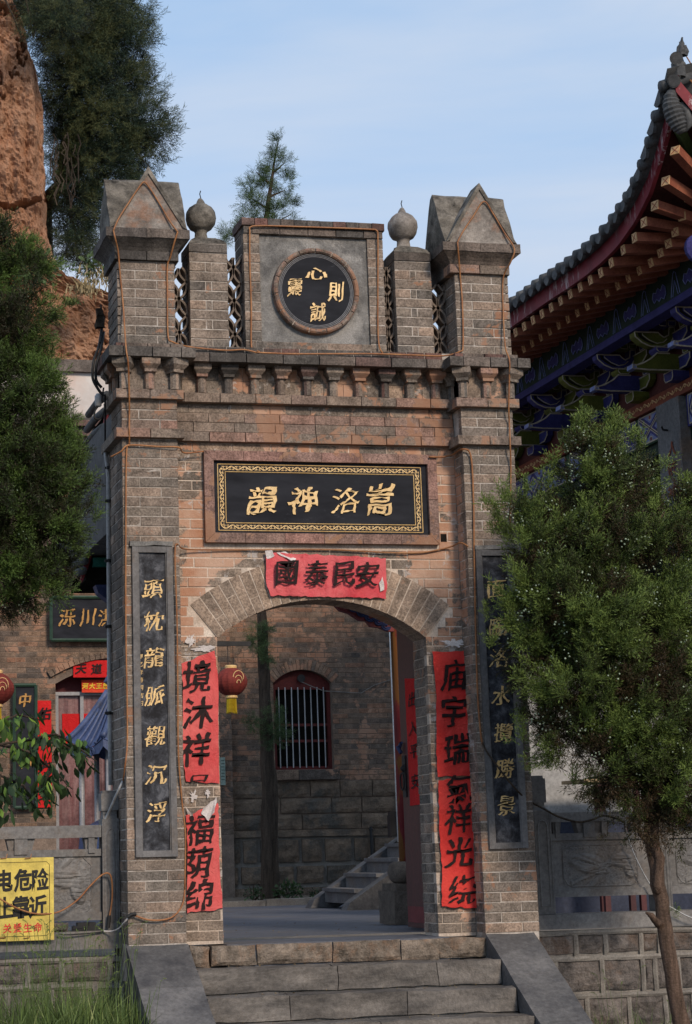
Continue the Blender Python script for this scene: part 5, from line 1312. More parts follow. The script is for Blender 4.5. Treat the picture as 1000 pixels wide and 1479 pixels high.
# roof plane and tiles
mb = MB()
for a, b in zip(ys[:-1], ys[1:]): mb.quad((XE - .04, b, zt(b) + .02), (XE - .04, a, zt(a) + .02), (6.6, max(a, 3.8), 8.0), (6.6, max(b, 3.8), 8.0))
mb.out('roof_bed', M_tile, th)
mb = MB()
for a, b in zip(ys[:-1], ys[1:]):
    for (p0, p1, e0, e1) in ((XE - .07, XE + .06, .0, .055),):
        mb.quad((p0, b, zt(b) + e0), (p0, a, zt(a) + e0), (p0, a, zt(a) + e1), (p0, b, zt(b) + e1)); mb.quad((p0, a, zt(a) + e0), (p0, b, zt(b) + e0), (p1, b, zt(b) + e0), (p1, a, zt(a) + e0)); mb.quad((p0, b, zt(b) + e1), (p0, a, zt(a) + e1), (p1 + .3, a, zt(a) + e1 + .12), (p1 + .3, b, zt(b) + e1 + .12))
mb.out('eave_tile_bed', M_tile, th)
tm = MB(); tm.tube([(0, 0, 0), (.03, 0, .004), (.30, 0, .10)], [.052, .056, .048], 10)
tm2 = MB(); tm2.tube([(0, 0, 0), (.27, 0, .11)], [.050, .045], 10)
dm = MB(); dm.prism([(-.075, .03), (-.07, -.02), (-.04, -.055), (0, -.075), (.04, -.055), (.07, -.02), (.075, .03)], 'x', -.015, .015)
tme, tme2, dme = tm.mesh('round_tile', M_tile, True), tm2.mesh('round_tile', M_tile, True), dm.mesh('drip_tile', M_tile)
y = Y0 + .10; k = 0
while y < Y1:
    z = zt(y) + .045; pz = math.atan2(zt(y) - zt(y + .1), .1)
    inst('round_tile', tme, th, (XE - .10, y, z), (1, 1, 1), (rnd.uniform(-.05, .05), rnd.uniform(-.05, .05), rnd.uniform(-.06, .06)))
    for q in range(1, 4): inst('round_tile', tme2, th, (XE - .10 + .27 * q, y, z + .10 * q + .012 * q * q), (1, 1, 1), (rnd.uniform(-.05, .05), -.06 * q, 0))
    o = inst('drip_tile', dme, th, (XE - .075, y + .10, z - .02 + (zt(y + .1) - zt(y)) * .5), (1, 1, 1), (-pz * .8, 0, rnd.uniform(-.05, .05)))
    y += .222 * (1 if y > 2.6 else .80); k += 1
for i in range(10):
    x = XE + .25 + i * .2; inst('round_tile', tme, th, (x, Y0 - .08, zt(Y0 + x - XE) + .045), (1, 1, 1), (0, 0, math.pi / 2)); 
# rafters with painted gold ends
M_raft = mat_simple('rafter_red_paint', (.19, .055, .036), (.30, .11, .065), 6, .7, .2, .2)
M_rend = mat_simple('gold_rafter_end', (.40, .22, .095), (.60, .38, .19), 25, .6, .3, 0)
Z6 = lambda x, y: (720 + x / 3.52, 40 + y / 3.52)
r1 = [at(*Z6(*p), 'x', 3.745) for p in ((900, 625), (852, 780), (797, 905), (742, 990), (694, 1068), (636, 1130), (576, 1195))]
y = r1[-1].y; 
while y < 8.8: y += .257; r1.append(Vector((3.745, y, 5.955)))
r2 = [at(*Z6(*p), 'x', 4.05) for p in ((966, 862), (935, 960), (900, 1040), (866, 1098), (826, 1145), (777, 1195), (718, 1235))]
y = r2[-1].y
while y < 8.8: y += .257; r2.append(Vector((4.05, y, r2[6].z - .005)))
def rafter(p, q, h_=.042):
    d = (q - p); L = d.length; d.normalize(); up = Vector((0, 0, 1)); s_ = d.cross(up).normalized(); u2 = s_.cross(d)
    Mx = Matrix((d, s_, u2)).transposed().to_4x4(); Mx.translation = p
    mb = MB(); mb.box(0, L, -h_, h_, -h_, h_, 0, Mx); o = mb.out('rafter', M_raft, th)
    mb = MB(); mb.box(-.008, .0015, -h_ - .001, h_ + .001, -h_ - .001, h_ + .001, 0, Mx); mb.out('rafter_end', M_rend, o)
    mb = MB()
    for a, b in (((-.8, -.8), (.8, .8)), ((-.8, .8), (.8, -.8))): mb.tube([Mx @ Vector((-.009, a[0] * h_, a[1] * h_)), Mx @ Vector((-.009, b[0] * h_, b[1] * h_))], .004, 4)
    mb.out('end_cross', M_raft, o)
for p in r1: rafter(p, Vector((4.75, max(p.y + .0, 2.6 + (p.y - 2.6) * .35) if p.y < 2.6 else p.y, 6.10)))
for p in r2: rafter(p, Vector((5.0, max(p.y, 2.9 + (p.y - 2.9) * .3) if p.y < 2.9 else p.y, 6.14)), .038)
# purlin board with cloud painting
M_pgreen = mat_simple('dark_green_paint', (.008, .020, .015), (.018, .036, .026), 8, .7, .2, .2)
M_pblue = mat_simple('ultramarine_paint', (.020, .020, .085), (.040, .038, .15), 8, .7, .2, .2)
M_olive = mat_simple('olive_green_paint', (.055, .062, .010), (.10, .105, .018), 8, .7, .2, .2)
M_cream = mat_simple('cream_outline_paint', (.26, .22, .17), (.40, .35, .28), 20, .7, .2, 0)
M_lblue = mat_simple('pale_blue_paint', (.10, .12, .26), (.20, .23, .40), 12, .7, .2, 0)
XP = 4.45
zb = 5.63
mb = MB(); mb.box(XP, XP + .12, 2.4, Y1, zb + .075, zb + .40); mb.out('purlin_board', M_pgreen, th)
mb = MB(); mb.box(XP - .02, XP + .14, 2.35, Y1, zb, zb + .074); mb.out('purlin_edge', M_pblue, th)
for k in range(10):
    y = 2.7 + k * .70
    mb = MB(); C = [(0, .10), (.05, .06), (.11, .09), (.16, .06), (.21, .10), (.27, .07), (.31, .12), (.28, .18), (.22, .16), (.17, .20), (.11, .16), (.06, .21), (.01, .17)]
    mb.prism([(y + a, zb + .07 + b) for a, b in C], 'x', XP - .008, XP + .001); mb.out('cloud_painting', M_pblue, th)
    mb = MB(); mb.tube([(XP - .008, y + a, zb + .07 + b) for a, b in C + [C[0]]], .0045, 4)
    A = [(.40, .02), (.47, .24), (.50, .26), (.53, .24), (.60, .02)]; mb.tube([(XP - .004, y + a, zb + .075 + b) for a, b in A], .005, 4); mb.tube([(XP - .004, y + a, zb + .075 + b) for a, b in ((.44, .02), (.50, .17), (.56, .02))], .005, 4)
    mb.out('painted_outline', M_lblue, th)
# bracket sets
def outline(poly, y, mb, inset=0.0, r=.005):
    c = (sum(p[0] for p in poly) / len(poly), sum(p[1] for p in poly) / len(poly))
    P = [(p[0] + (c[0] - p[0]) * inset, p[1] + (c[1] - p[1]) * inset) for p in poly]
    mb.tube([(a, y, b) for a, b in P + [P[0]]], r, 4, False)
def bracket_set(y, colr, alt):
    """one bracket cluster; profile drawn across the eave, front face at y"""
    y0, y1 = y, y + .13; ol = MB()
    beak = [(4.98, 5.235), (4.60, 5.235), (4.425, 5.245), (4.415, 5.27), (4.52, 5.30), (4.62, 5.355), (4.68, 5.41), (4.82, 5.41), (4.98, 5.40)]
    mb = MB(); mb.prism(beak, 'y', y0, y1); br = mb.out('bracket_set', colr, th)
    ol.tube([(a, y0 - .002, b) for a, b in beak[1:8]], .0075, 4, False); ol.tube([(4.60, y0 - .002, 5.237), (4.98, y0 - .002, 5.237)], .0075, 4, False)
    tip = [(4.405, 5.245), (4.455, 5.240), (4.445, 5.285), (4.41, 5.29)]; mb = MB(); mb.prism(tip, 'y', y0 - .004, y1 + .004); mb.out('beak_tip', M_lblue, br); outline(tip, y0 - .007, ol, 0, .004)
    dou = [(4.69, 5.415), (4.79, 5.415), (4.815, 5.445), (4.815, 5.472), (4.665, 5.472), (4.665, 5.445)]
    mb = MB(); mb.prism(dou, 'y', y0 - .02, y1 + .02); mb.out('bearing_block', alt, br); outline(dou, y0 - .023, ol, .12, .005)
    bowl = [(4.455, 5.625), (4.46, 5.575), (4.53, 5.515), (4.62, 5.478), (4.75, 5.478), (4.84, 5.52), (4.885, 5.60), (4.89, 5.68), (4.83, 5.68), (4.82, 5.60), (4.77, 5.575), (4.73, 5.60), (4.71, 5.625)]
    mb = MB(); mb.prism(bowl, 'y', y0, y1); mb.out('upper_arm', colr, br); ol.tube([(a, y0 - .002, b) for a, b in bowl + [bowl[0]]], .0075, 4, False)
    dk = MB(); dk.prism([(4.485, 5.620), (4.495, 5.575), (4.56, 5.53), (4.64, 5.50), (4.68, 5.50), (4.60, 5.535), (4.525, 5.585), (4.52, 5.620)], 'y', y0 - .0015, y0 + .01); dk.out('dark_line', M_void, br)
    ol.tube([(a, y0 - .003, b) for a, b in ((4.70, 5.622), (4.535, 5.618), (4.54, 5.59), (4.61, 5.54), (4.69, 5.51), (4.76, 5.525), (4.80, 5.56))], .005, 4, False)
    for xx in (4.86, 4.76):
        b2 = [(xx - .035, 5.69), (xx + .035, 5.69), (xx + .045, 5.71), (xx + .045, 5.75), (xx - .045, 5.75), (xx - .045, 5.71)]; mb = MB(); mb.prism(b2, 'y', y0 - .01, y1 + .01); mb.out('bearing_block', alt, br); outline(b2, y0 - .013, ol, .1, .005)
    yc = y + .065
    for xx, z2, L in ((4.95, 5.255, .32), (4.90, 5.50, .40)):
        P = [(yc - L, z2 + .12), (yc - L, z2 + .06), (yc - L * .7, z2), (yc + L * .7, z2), (yc + L, z2 + .06), (yc + L, z2 + .12)]
        mb = MB(); mb.prism(P, 'x', xx - .035, xx + .035); mb.out('lateral_arm', alt, br); ol.tube([(xx - .037, a, b) for a, b in P + [P[0]]], .0075, 4, False)
        for e in (-1, 1):
            c_ = yc + e * L * .86; bz = z2 + .122; mb = MB(); mb.frustum((xx - .045, xx + .045, c_ - .05, c_ + .05, bz), (xx - .06, xx + .06, c_ - .065, c_ + .065, bz + .035)); mb.box(xx - .06, xx + .06, c_ - .065, c_ + .065, bz + .035, bz + .07); mb.out('bearing_block', colr, br)
            ol.tube([(xx - .062, c_ - .05, bz), (xx - .062, c_ + .05, bz), (xx - .062, c_ + .065, bz + .07), (xx - .062, c_ - .065, bz + .07), (xx - .062, c_ - .05, bz)], .005, 4, False)
    base = [(yc - .07, 5.138), (yc + .07, 5.138), (yc + .10, 5.17), (yc + .10, 5.232), (yc - .10, 5.232), (yc - .10, 5.17)]
    mb = MB(); mb.prism(base, 'x', 4.82, 5.0); mb.out('base_block', alt, br); ol.tube([(4.818, a, b) for a, b in base + [base[0]]], .005, 4, False)
    ol.out('cream_outline', M_cream, br)
for k in range(7):
    bracket_set(3.235 + .965 * k, M_olive if k % 2 else M_pblue, M_pblue if k % 2 else M_olive)
mb = MB(); mb.box(5.0, 5.06, 2.0, Y1, 5.0, 6.1); mb.out('board_between_brackets', M_soff, th)
# frieze with gold scrolls
mb = MB(); mb.box(4.95, 5.12, 1.7, Y1, 5.01, 5.135); M_frz = mat_simple('rust_red_frieze_paint', (.14, .035, .018), (.21, .055, .026), 6, .7, .2, .2); mb.out('frieze_board', M_frz, th)
mb = MB(); y = 1.9; k = 0
while y < Y1 - .1:
    sg = 1 if k % 2 else -1
    mb.tube([(4.947, y + .012 * i, 5.072 + .022 * sg * math.sin(i * math.pi / 8)) for i in range(9)], .005, 4, False)
    mb.tube([(4.946, y + .05 + .026 * (1 - a / 8) * math.cos(a), 5.075 + .03 * (1 - a / 8) * math.sin(a) * sg) for a in [i * .8 for i in range(8)]], .005, 4, False)
    y += .097; k += 1
mb.out('gold_scroll', M_rend, th)
# painted beams
mb = MB(); mb.box(5.0, 5.30, 4.86, Y1, 4.68, 5.008); mb.out('painted_beam', mat_simple('beam_green_paint', (.025, .060, .035), (.045, .095, .055), 6, .7, .2, .2), th)
mb = MB(); mb.box(5.0, 5.30, 1.8, 4.28, 4.68, 5.008); mb.out('painted_beam', M_pblue, th)
mb = MB(); mb.box(5.04, 5.26, 1.8, Y1, 4.55, 4.678); mb.out('beam_underboard', M_pgreen, th)
XB = 4.997
def rib(P, mat, w_=.008, name='beam_painting', d=0.0):
    mb = MB()
    for (a, b), (c_, e) in zip(P[:-1], P[1:]):
        L = math.hypot(c_ - a, e - b) or 1; n1, n2 = -(e - b) / L * w_, (c_ - a) / L * w_
        mb.quad((XB - d, a - n1, b - n2), (XB - d, a + n1, b + n2), (XB - d, c_ + n1, e + n2), (XB - d, c_ - n1, e - n2))
    return mb
def painted(y0, y1, kind):
    z0, z1 = 4.70, 4.99; mb = MB(); mb.quad((XB, y1, z0), (XB, y0, z0), (XB, y0, z1), (XB, y1, z1)); mb.out('painted_ground', M_lblue if kind != 'scale' else M_pblue, th)
    mats = {}
    def put(P, mat, w_, d): 
        key = mat.name; mm = mats.setdefault(key, (MB(), mat))[0]; s_ = rib(P, mat, w_, d=d); n = len(mm.v); mm.v += s_.v; mm.f += [tuple(n + i for i in f) for f in s_.f]; mm.m += s_.m
    yc, zc = (y0 + y1) / 2, (z0 + z1) / 2
    if kind == 'X':
        for s_ in (1, -1):
            put([(y0, zc - .145 * s_), (y1, zc + .145 * s_)], M_pblue, .045, .001 + .001 * (s_ > 0)); put([(y0, zc - .145 * s_), (y1, zc + .145 * s_)], M_cream, .018, .003 + .001 * (s_ > 0)); put([(y0, zc - .145 * s_), (y1, zc + .145 * s_)], M_ink, .005, .0055 + .0005 * (s_ > 0))
        for cy_, cz_ in ((yc, z0 + .03), (yc, z1 - .03), (y0 + .05, zc), (y1 - .05, zc)):
            put([(cy_ + .045 * math.cos(a), cz_ + .028 * math.sin(a)) for a in [i * .524 for i in range(13)]], M_cream, .006, .003); put([(cy_ - .02, cz_), (cy_ + .02, cz_)], M_frz, .016, .002)
        for cy_ in (y0 + .11, y1 - .11):
            for cz_ in (z0 + .07, z1 - .07): put([(cy_ + .03 * math.cos(a), cz_ + .035 * math.sin(a)) for a in [i * .524 for i in range(13)]], M_olive, .007, .0025)
    elif kind == 'lattice':
        n = 3; w_ = (y1 - y0) / n
        for i in range(n):
            c_ = y0 + (i + .5) * w_
            for s_, mt, ww in ((1, M_pblue, .02), (.72, M_cream, .010), (.45, M_ink, .004)):
                put([(c_ - w_ / 2 * s_, zc), (c_, zc + .135 * s_), (c_ + w_ / 2 * s_, zc), (c_, zc - .135 * s_), (c_ - w_ / 2 * s_, zc)], mt, ww, .001 + (1 - s_) * .004)
            for zz in (z0 + .03, z1 - .03): put([(c_ - w_ / 2 - .03, zz), (c_ - w_ / 2 + .03, zz)], M_frz, .02, .002)
    else:
        for j in range(5):
            for i in range(int((y1 - y0) / .07)):
                cy_ = y0 + .035 + i * .07 + (.035 if j % 2 else 0); cz_ = z0 + .03 + j * .058
                put([(cy_ + .033 * math.cos(a), cz_ + .03 * math.sin(a)) for a in [i2 * .4 for i2 in range(9)]], M_cream, .004, .001); put([(cy_ - .008, cz_ + .008), (cy_ + .008, cz_ + .008)], M_frz if j == 2 else M_lblue, .008, .0015)
    put([(y0, z0), (y1, z0), (y1, z1), (y0, z1), (y0, z0)], M_cream, .007, .007)
    for key, (mm, mat) in mats.items(): mm.out('beam_painting', mat, th)
painted(4.88, 5.42, 'X'); painted(5.50, 6.05, 'scale'); painted(7.50, 8.75, 'lattice'); painted(6.15, 7.35, 'X'); painted(3.6, 4.22, 'lattice'); painted(8.85, 9.3, 'scale')
# pillar, wall behind
t = MB(); t.box(4.93, 5.42, 4.31, 4.845, -.1, 5.005); M_pil = mat_simple('weathered_stone_pillar', (.085, .085, .088), (.145, .142, .14), 3, .85, .2, .5, 40, .008, stretch=(1, 1, .4), c3=(.14, .10, .075)); weather(t.out('pillar', M_pil, th), 5, .006, 5)
for i, (ch, py) in enumerate((('人', 648), ('依', 676), ('神', 712))):
    p = at(971, py, 'x', 4.925); brush(ch, 4.922, p.y, p.z, .22, .17, M_frz, th, .0, .09, seed=i, plane='x', name='carved_character')
mb = MB(); p = at(962, 620, 'x', 4.9); mb.tube([(4.97, p.y + .06, p.z), (4.86, p.y - .02, p.z - .01), (4.84, p.y - .03, p.z + .02)], .012, 5); mb.out('iron_hook', M_black, th)
mb = MB(); mb.box(5.6, 8.2, 3.2, Y1, -.1, 6.0); mb.prism([(Y0 + .1, 6.35), (Y1, 6.35), (Y1, 8.0), (3.8, 8.0)], 'x', 6.3, 8.3); mb.box(5.0, 7.0, 9.3, 9.4, -.1, 5.0); mb.out('inner_wall', M_void, th)
mb = MB(); mb.box(4.96, 5.3, 8.95, 9.35, -.1, 4.68); weather(mb.out('pillar', M_pil, th), 3, .006, 5)
mb = MB(); mb.lathe([(.14, 0), (.14, .05), (.10, .07)], (0, 0, 0), 16, Matrix.Translation(tuple(at(1009, 360, 'y', 2.0))) @ Matrix.Rotation(math.pi / 2, 4, 'X')); mb.out('beam_end', M_pblue, th)
# corner: hip rafter, scaly tile beast, ridge end and figure
M_hip = mat_simple('hip_rafter_green', (.035, .060, .018), (.06, .09, .03), 6, .7, .2, .2)
YC = 1.42
def C(px, py, y=YC): return at(px, py, 'y', y)
mb = MB(); mb.tube([C(981, 186, 1.5), C(1000, 226, 1.9), C(1030, 290, 2.6)], .055, 4); mb.out('hip_rafter', M_hip, th)
mb = MB(); P = [C(975, 128), C(969, 140), C(970, 153), C(975, 168), C(981, 182), C(986, 192)]
n = 25; PP = []; RR = []
base_r = [.035, .060, .078, .085, .070, .035]
for i in range(n):
    u = i / (n - 1) * 5; k = min(int(u), 4); f = u - k; PP.append(P[k].lerp(P[k + 1], f)); RR.append((base_r[k] * (1 - f) + base_r[k + 1] * f) * (1 + (.10 if i % 2 else -.05)))
mb.tube(PP, RR, 14); mb.out('scaly_beast', M_tile, th)
mb = MB(); mb.tube([C(982, 150), C(992, 160), C(996, 178), C(990, 190)], [.03, .045, .04, .015], 8); mb.out('beast_fin', M_tile, th, smooth=True)
mb = MB(); mb.tube([C(977, 84, 1.36), C(978, 86, 1.46), C(982, 100, 1.65), C(1004, 110, 2.4)], [.052, .055, .06, .06], 12); mb.tube([C(977, 84, 1.355), C(977, 84, 1.37)], .058, 16)
mb.tube([C(980, 92), C(981, 112)], [.065, .06], 10); mb.out('ridge_end_tile', M_tile, th)
mb = MB(); mb.tube([C(973.5, 117, 1.34), C(974, 118, 1.42), C(1000, 134, 2.1)], [.058, .058, .05], 14); mb.tube([C(973.5, 117, 1.335), C(973.5, 117, 1.345)], .048, 14); mb.out('corner_tile', M_tile, th)
mb = MB(); mb.tube([C(984, 80), C(983, 70), C(985, 62), C(986, 55)], [.045, .035, .022, .010], 7); mb.tube([C(989, 80), C(991, 72), C(989, 66)], [.03, .026, .012], 6); mb.tube([C(983, 66), C(981, 60)], [.014, .005], 5); weather(mb.out('ridge_figure', M_tile, th), 2, .012, 30)
mb = MB(); mb.tube([C(969, 112), C(980, 108), C(990, 109), C(1002, 120)], .008, 5); mb.tube([C(992, 82), C(998, 92), C(1001, 100)], .006, 5); mb.out('rope_light', M_rope, None, tag=('orange rope light tied round the upswept eave corner of the right hall', 'rope light'))
# low rendered wall between gate and hall
zt2 = at(765, 955, 'y', 4.0).z
t = thing('rendered_wall', 'low grey-white rendered wall behind the right juniper and balustrade', 'wall')
mb = MB(); mb.box(2.4, 4.86, 4.0, 4.2, -.1, zt2); mb.out('wall_body', M_wwall, t)
mb = MB(); mb.box(2.4, 4.86, 3.985, 3.999, -.1, .86); mb.out('dark_dado', mat_simple('dark_blue_lower_wall', (.022, .028, .050), (.040, .048, .075), 4, .7, .2, .2), t)  # dark blue sheet over the lower part of the wall
mb = MB(); mb.box(2.35, 4.88, 3.95, 4.25, zt2 + .002, zt2 + .06); mb.out('coping', M_cap, t)
t = thing('wooden_table', 'small dark wooden table with a pale plank top beyond the right balustrade', 'table')
a = at(865, 1130, 'y', 3.2); b = at(916, 1130, 'y', 3.2)
for x in (a.x, a.x + .11, a.x + .24, b.x): mb = MB(); mb.box(x, x + .05, 3.2 + (.35 if x in (a.x + .11,) else 0), 3.25 + (.35 if x in (a.x + .11,) else 0), -.05, a.z); mb.out('table_leg', M_door, t)
mb = MB(); mb.box(a.x - .02, b.x + .07, 3.18, 3.24, a.z - .06, a.z - .002); mb.out('apron', M_door, t)
c_ = at(841, 1124, 'y', 3.2); mb = MB(); mb.box(c_.x, b.x - .02, 3.15, 3.7, a.z + .0, a.z + .03); mb.out('table_top', mat_simple('pale_plank', (.30, .22, .13), (.42, .32, .20), 8, .7, .2, .2), t)
mb = MB(); mb.box(b.x - .28, b.x + .25, 3.1, 3.6, a.z + .035, a.z + .06); mb.out('folded_cloth', M_pgreen, None, tag=('folded dark green cloth on the wooden table at right', 'cloth'))
# ---------------------------------------------------------------- loess cliff
M_loess, nt, b_ = newmat('loess_earth', .95, .05)
g = noise(nt, .55, 8, .65, stretch=(1, 1, .5)); c = ramp(nt, g, [(.3, (.50, .265, .160)), (.5, (.66, .365, .225)), (.72, (.74, .48, .325))])
c = mix(nt, ramp(nt, noise(nt, 2.6, 9, .8, stretch=(1.3, 1.3, .28), dist=.5), [(.54, 0.), (.62, .7)]), c, (.26, .13, .08))
c = mix(nt, ramp(nt, noise(nt, 1.1, 4, .6), [(.55, 0.), (.8, .5)]), c, (.36, .27, .19)); setc(nt, b_, c)
bump(nt, b_, noise(nt, 2.4, 10, .8, stretch=(1, 1, .45), dist=.4), 1.0, .30)
def cliff(name, YC0, edge, xl, nx, ny, amp, seed, top=3):
    mb = MB(); E = [(at(px, py, 'y', YC0).x, at(px, py, 'y', YC0).z) for px, py in edge]
    zs = ([E[0][1] + top] if top else []) + [E[0][1] + (E[-1][1] - E[0][1]) * i / (ny - 1) for i in range(ny)]
    def ex(z):
        if z >= E[0][1]: return E[0][0] - (z - E[0][1]) * .12
        for (x0, z0), (x1, z1) in zip(E[:-1], E[1:]):
            if z1 <= z <= z0: return x0 + (x1 - x0) * (z0 - z) / max(1e-6, z0 - z1)
        return E[-1][0]
    vs = []; W = nx + 8
    for z in zs:
        e = ex(z)
        for i in range(W):
            if i <= nx: u = i / nx; x = xl + (e - xl) * (1 - (1 - u) ** 1.5); y = YC0 + 1.6 * max(0, u - .80) ** 1.4 * 6
            else: k = i - nx; x = e + .05 * k - .02 * k * k; y = YC0 + 1.2 + k * 2.6
            p = Vector((x * .8 + seed, y * .3, z * .45)); n1 = mnoise.fractal(p, .8, 2.1, 5); n2 = mnoise.noise(Vector((x * 3.2, z * .5, seed)))
            n3 = mnoise.noise(Vector((x * 2.0, z * 2.2, seed + 4)))
            n4 = mnoise.noise(Vector((x * 4.0, z * .9, seed + 9))); n5 = mnoise.fractal(Vector((x * 4.5, z * 3.2, seed + 2)), .6, 2.2, 4)
            cr = max(0, .035 - abs(mnoise.noise(Vector((x * 1.1 + 3 + .25 * n5, z * .33, seed + 20))))) * 22 * max(0, min(1, .5 + 2 * mnoise.noise(Vector((x * .8, z * .5, 77)))))
            vs.append((x + n1 * amp * .25 + n3 * .05, y - n1 * amp - abs(n2) * amp * .7 - n3 * amp * .5 - n4 * .16 - n5 * .15 + cr * .7, z))
    R_ = len(zs)
    mb.add(vs, [(j * W + i, (j + 1) * W + i, (j + 1) * W + i + 1, j * W + i + 1) for j in range(R_ - 1) for i in range(W - 1)])
    return mb.out(name, M_loess, None, 'structure', smooth=False)
cliff('loess_cliff', 30.0, [(26, -30), (46, 40), (62, 90), (70, 150), (72, 230), (76, 300), (82, 352), (92, 380), (100, 392), (112, 400), (140, 520), (150, 700)], -2.5, 130, 240, .22, 3.0)
cliff('cliff_foot_slope', 26.0, [(96, 388), (118, 398), (150, 412), (190, 425), (230, 450), (300, 520), (420, 700)], -2.5, 120, 90, .2, 8.0, 0)

# ---------------------------------------------------------------- foliage
rs = np.random.RandomState(5)
def spray_template(seed, nb=10, leaf=.12, lw=.040, spread=.62, nleaf=5):
    """one juniper spray of unit length: side twigs clad in narrow leaves (triangles)"""
    r = np.random.RandomState(seed); V = []; T = []
    def leafat(p, d, L, w_, tone):
        d = d / (np.linalg.norm(d) + 1e-9); s_ = np.cross(d, r.normal(size=3)); s_ /= (np.linalg.norm(s_) + 1e-9)
        V.append(p - s_ * w_ / 2); V.append(p + s_ * w_ / 2); V.append(p + d * L); T.extend([tone, tone, tone + .10])
    for b in range(nb):
        t = (b + .5) / nb; a = r.uniform(0, 2 * np.pi)
        base = np.array([0, 0, t * .75]); out = np.array([np.cos(a) * spread, np.sin(a) * spread, .75]); out /= np.linalg.norm(out)
        L = .42 * (1 - .45 * t)
        for k in range(nleaf):
            u = (k + .3) / nleaf; p = base + out * L * u; d = out + r.normal(size=3) * .55
            leafat(p, d, leaf * (1.1 - .3 * u), lw, u * .30 + t * .15)
        leafat(base + out * L, out, leaf * 1.2, lw, .42 + t * .15)
    for k in range(5): leafat(np.array([0, 0, .2 * k]), np.array([r.normal() * .4, r.normal() * .4, 1]), leaf * 1.3, lw, .1 + .09 * k)
    return np.array(V), np.array(T)
def build_sprays(name, tmpl, P, D, Ssz, tone, mat, parent, kind='stuff', tw=1.0):
    """place sprays (numpy), joined into one mesh of separate small leaves with a 'tone' attribute"""
    n = len(P); vs = []; ts = []
    D = D / (np.linalg.norm(D, axis=1, keepdims=True) + 1e-9)
    up = np.tile([0.0, 0.0, 1.0], (n, 1)); rr = rs.normal(size=(n, 3)); A = np.cross(D, rr); A /= (np.linalg.norm(A, axis=1, keepdims=True) + 1e-9); B = np.cross(D, A)
    which = rs.randint(0, len(tmpl), n)
    for k, (V, T) in enumerate(tmpl):
        m_ = which == k
        if not m_.any(): continue
        p, d, a, b, s_, t_ = P[m_], D[m_], A[m_], B[m_], Ssz[m_], tone[m_]
        W = p[:, None, :] + s_[:, None, None] * (V[None, :, 0:1] * a[:, None, :] + V[None, :, 1:2] * b[:, None, :] + V[None, :, 2:3] * d[:, None, :])
        vs.append(W.reshape(-1, 3)); ts.append((t_[:, None] + tw * T[None, :]).reshape(-1))
    co = np.concatenate(vs).astype(np.float32); tt = np.clip(np.concatenate(ts), 0, 1).astype(np.float32)
    nv = len(co); nf = nv // 3
    me = bpy.data.meshes.new(name); me.vertices.add(nv); me.loops.add(nv); me.polygons.add(nf)
    me.vertices.foreach_set('co', co.ravel()); me.loops.foreach_set('vertex_index', np.arange(nv, dtype=np.int32))
    me.polygons.foreach_set('loop_start', np.arange(0, nv, 3, dtype=np.int32))
    try: me.polygons.foreach_set('loop_total', np.full(nf, 3, dtype=np.int32))
    except Exception: pass
    at_ = me.attributes.new('tone', 'FLOAT', 'POINT'); at_.data.foreach_set('value', tt)
    me.materials.append(mat); me.update(calc_edges=True)
    o = bpy.data.objects.new(name, me); COL.objects.link(o); o.parent = parent
    if kind: o['kind'] = kind
    return o
def lobes_px(L, y, pxm, shrink=0):
    """lobes given as photo pixel centre, pixel radius, depth offset -> world ellipsoids"""
    out = []
    for px, py, r, dy in L:
        p = at(px, py, 'y', y + dy); out.append((np.array(p), max(r - shrink, r * .45) / pxm))
    return out
def crown(lobes, nclump, per, spr, cone, upb, base_tone, tonefn=None, flat=1.0, inner=.25, jitter=.11, elong=0.0, tvar=.10, pock=0.0):
    P = []; D = []; S_ = []; T = []
    vol = np.array([r ** 2 for _, r in lobes]); vol = vol / vol.sum()
    for li, (c, r) in enumerate(lobes):
        n = max(3, int(nclump * vol[li]))
        for _ in range(n):
            v = rs.normal(size=3); v /= np.linalg.norm(v)
            if v[1] > .55: v[1] *= -1         # mostly the side the photo shows, still all round
            rad = r * (1 - inner * rs.rand() ** 2) if rs.rand() < .75 else r * rs.uniform(.3, .8)
            pk = mnoise.noise(Vector(tuple((c + v * r) * pock + 3.3))) if pock else 0
            rad *= 1 + .55 * pk
            p = c + v * rad * np.array([1, flat, 1])
            dd = v * .8 + np.array([0, 0, upb]) + rs.normal(size=3) * .15
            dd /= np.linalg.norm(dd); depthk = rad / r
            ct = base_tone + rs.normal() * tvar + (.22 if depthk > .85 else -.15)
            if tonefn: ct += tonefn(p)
            if pock: ct += .55 * mnoise.noise(Vector(tuple(p * 2.6 + 9.1))) + .25 * pk  # recessed pockets toned darker: crown shade put into the leaf colour
            k = int(per * rs.uniform(.7, 1.3)); 
            q = p + rs.normal(size=(k, 3)) * jitter * r ** .3 + dd * rs.uniform(-elong, elong, (k, 1))
            d = dd + rs.normal(size=(k, 3)) * cone
            P.append(q); D.append(d); S_.append(spr * rs.uniform(.65, 1.3, k)); T.append(ct + rs.normal(size=k) * .06 + .25 * (np.einsum('ij,j->i', q - p, dd)))
    return np.concatenate(P), np.concatenate(D), np.concatenate(S_), np.concatenate(T)
def trunk(mb, pts, rad, n=10, j=.01):
    pts = [Vector(p) for p in pts]; out = []; ro = []
    for i in range(len(pts) - 1):
        for k in range(4):
            u = k / 4; out.append(pts[i].lerp(pts[i + 1], u) + Vector((rnd.uniform(-j, j), rnd.uniform(-j, j), 0))); ro.append((rad[i] * (1 - u) + rad[i + 1] * u) * rnd.uniform(.93, 1.07))
    out.append(pts[-1]); ro.append(rad[-1]); mb.tube(out, ro, n)
TJ = [spray_template(s_) for s_ in range(6)]
TF = [spray_template(s_ + 20, 8, .13, .026, .6, 5) for s_ in range(5)]

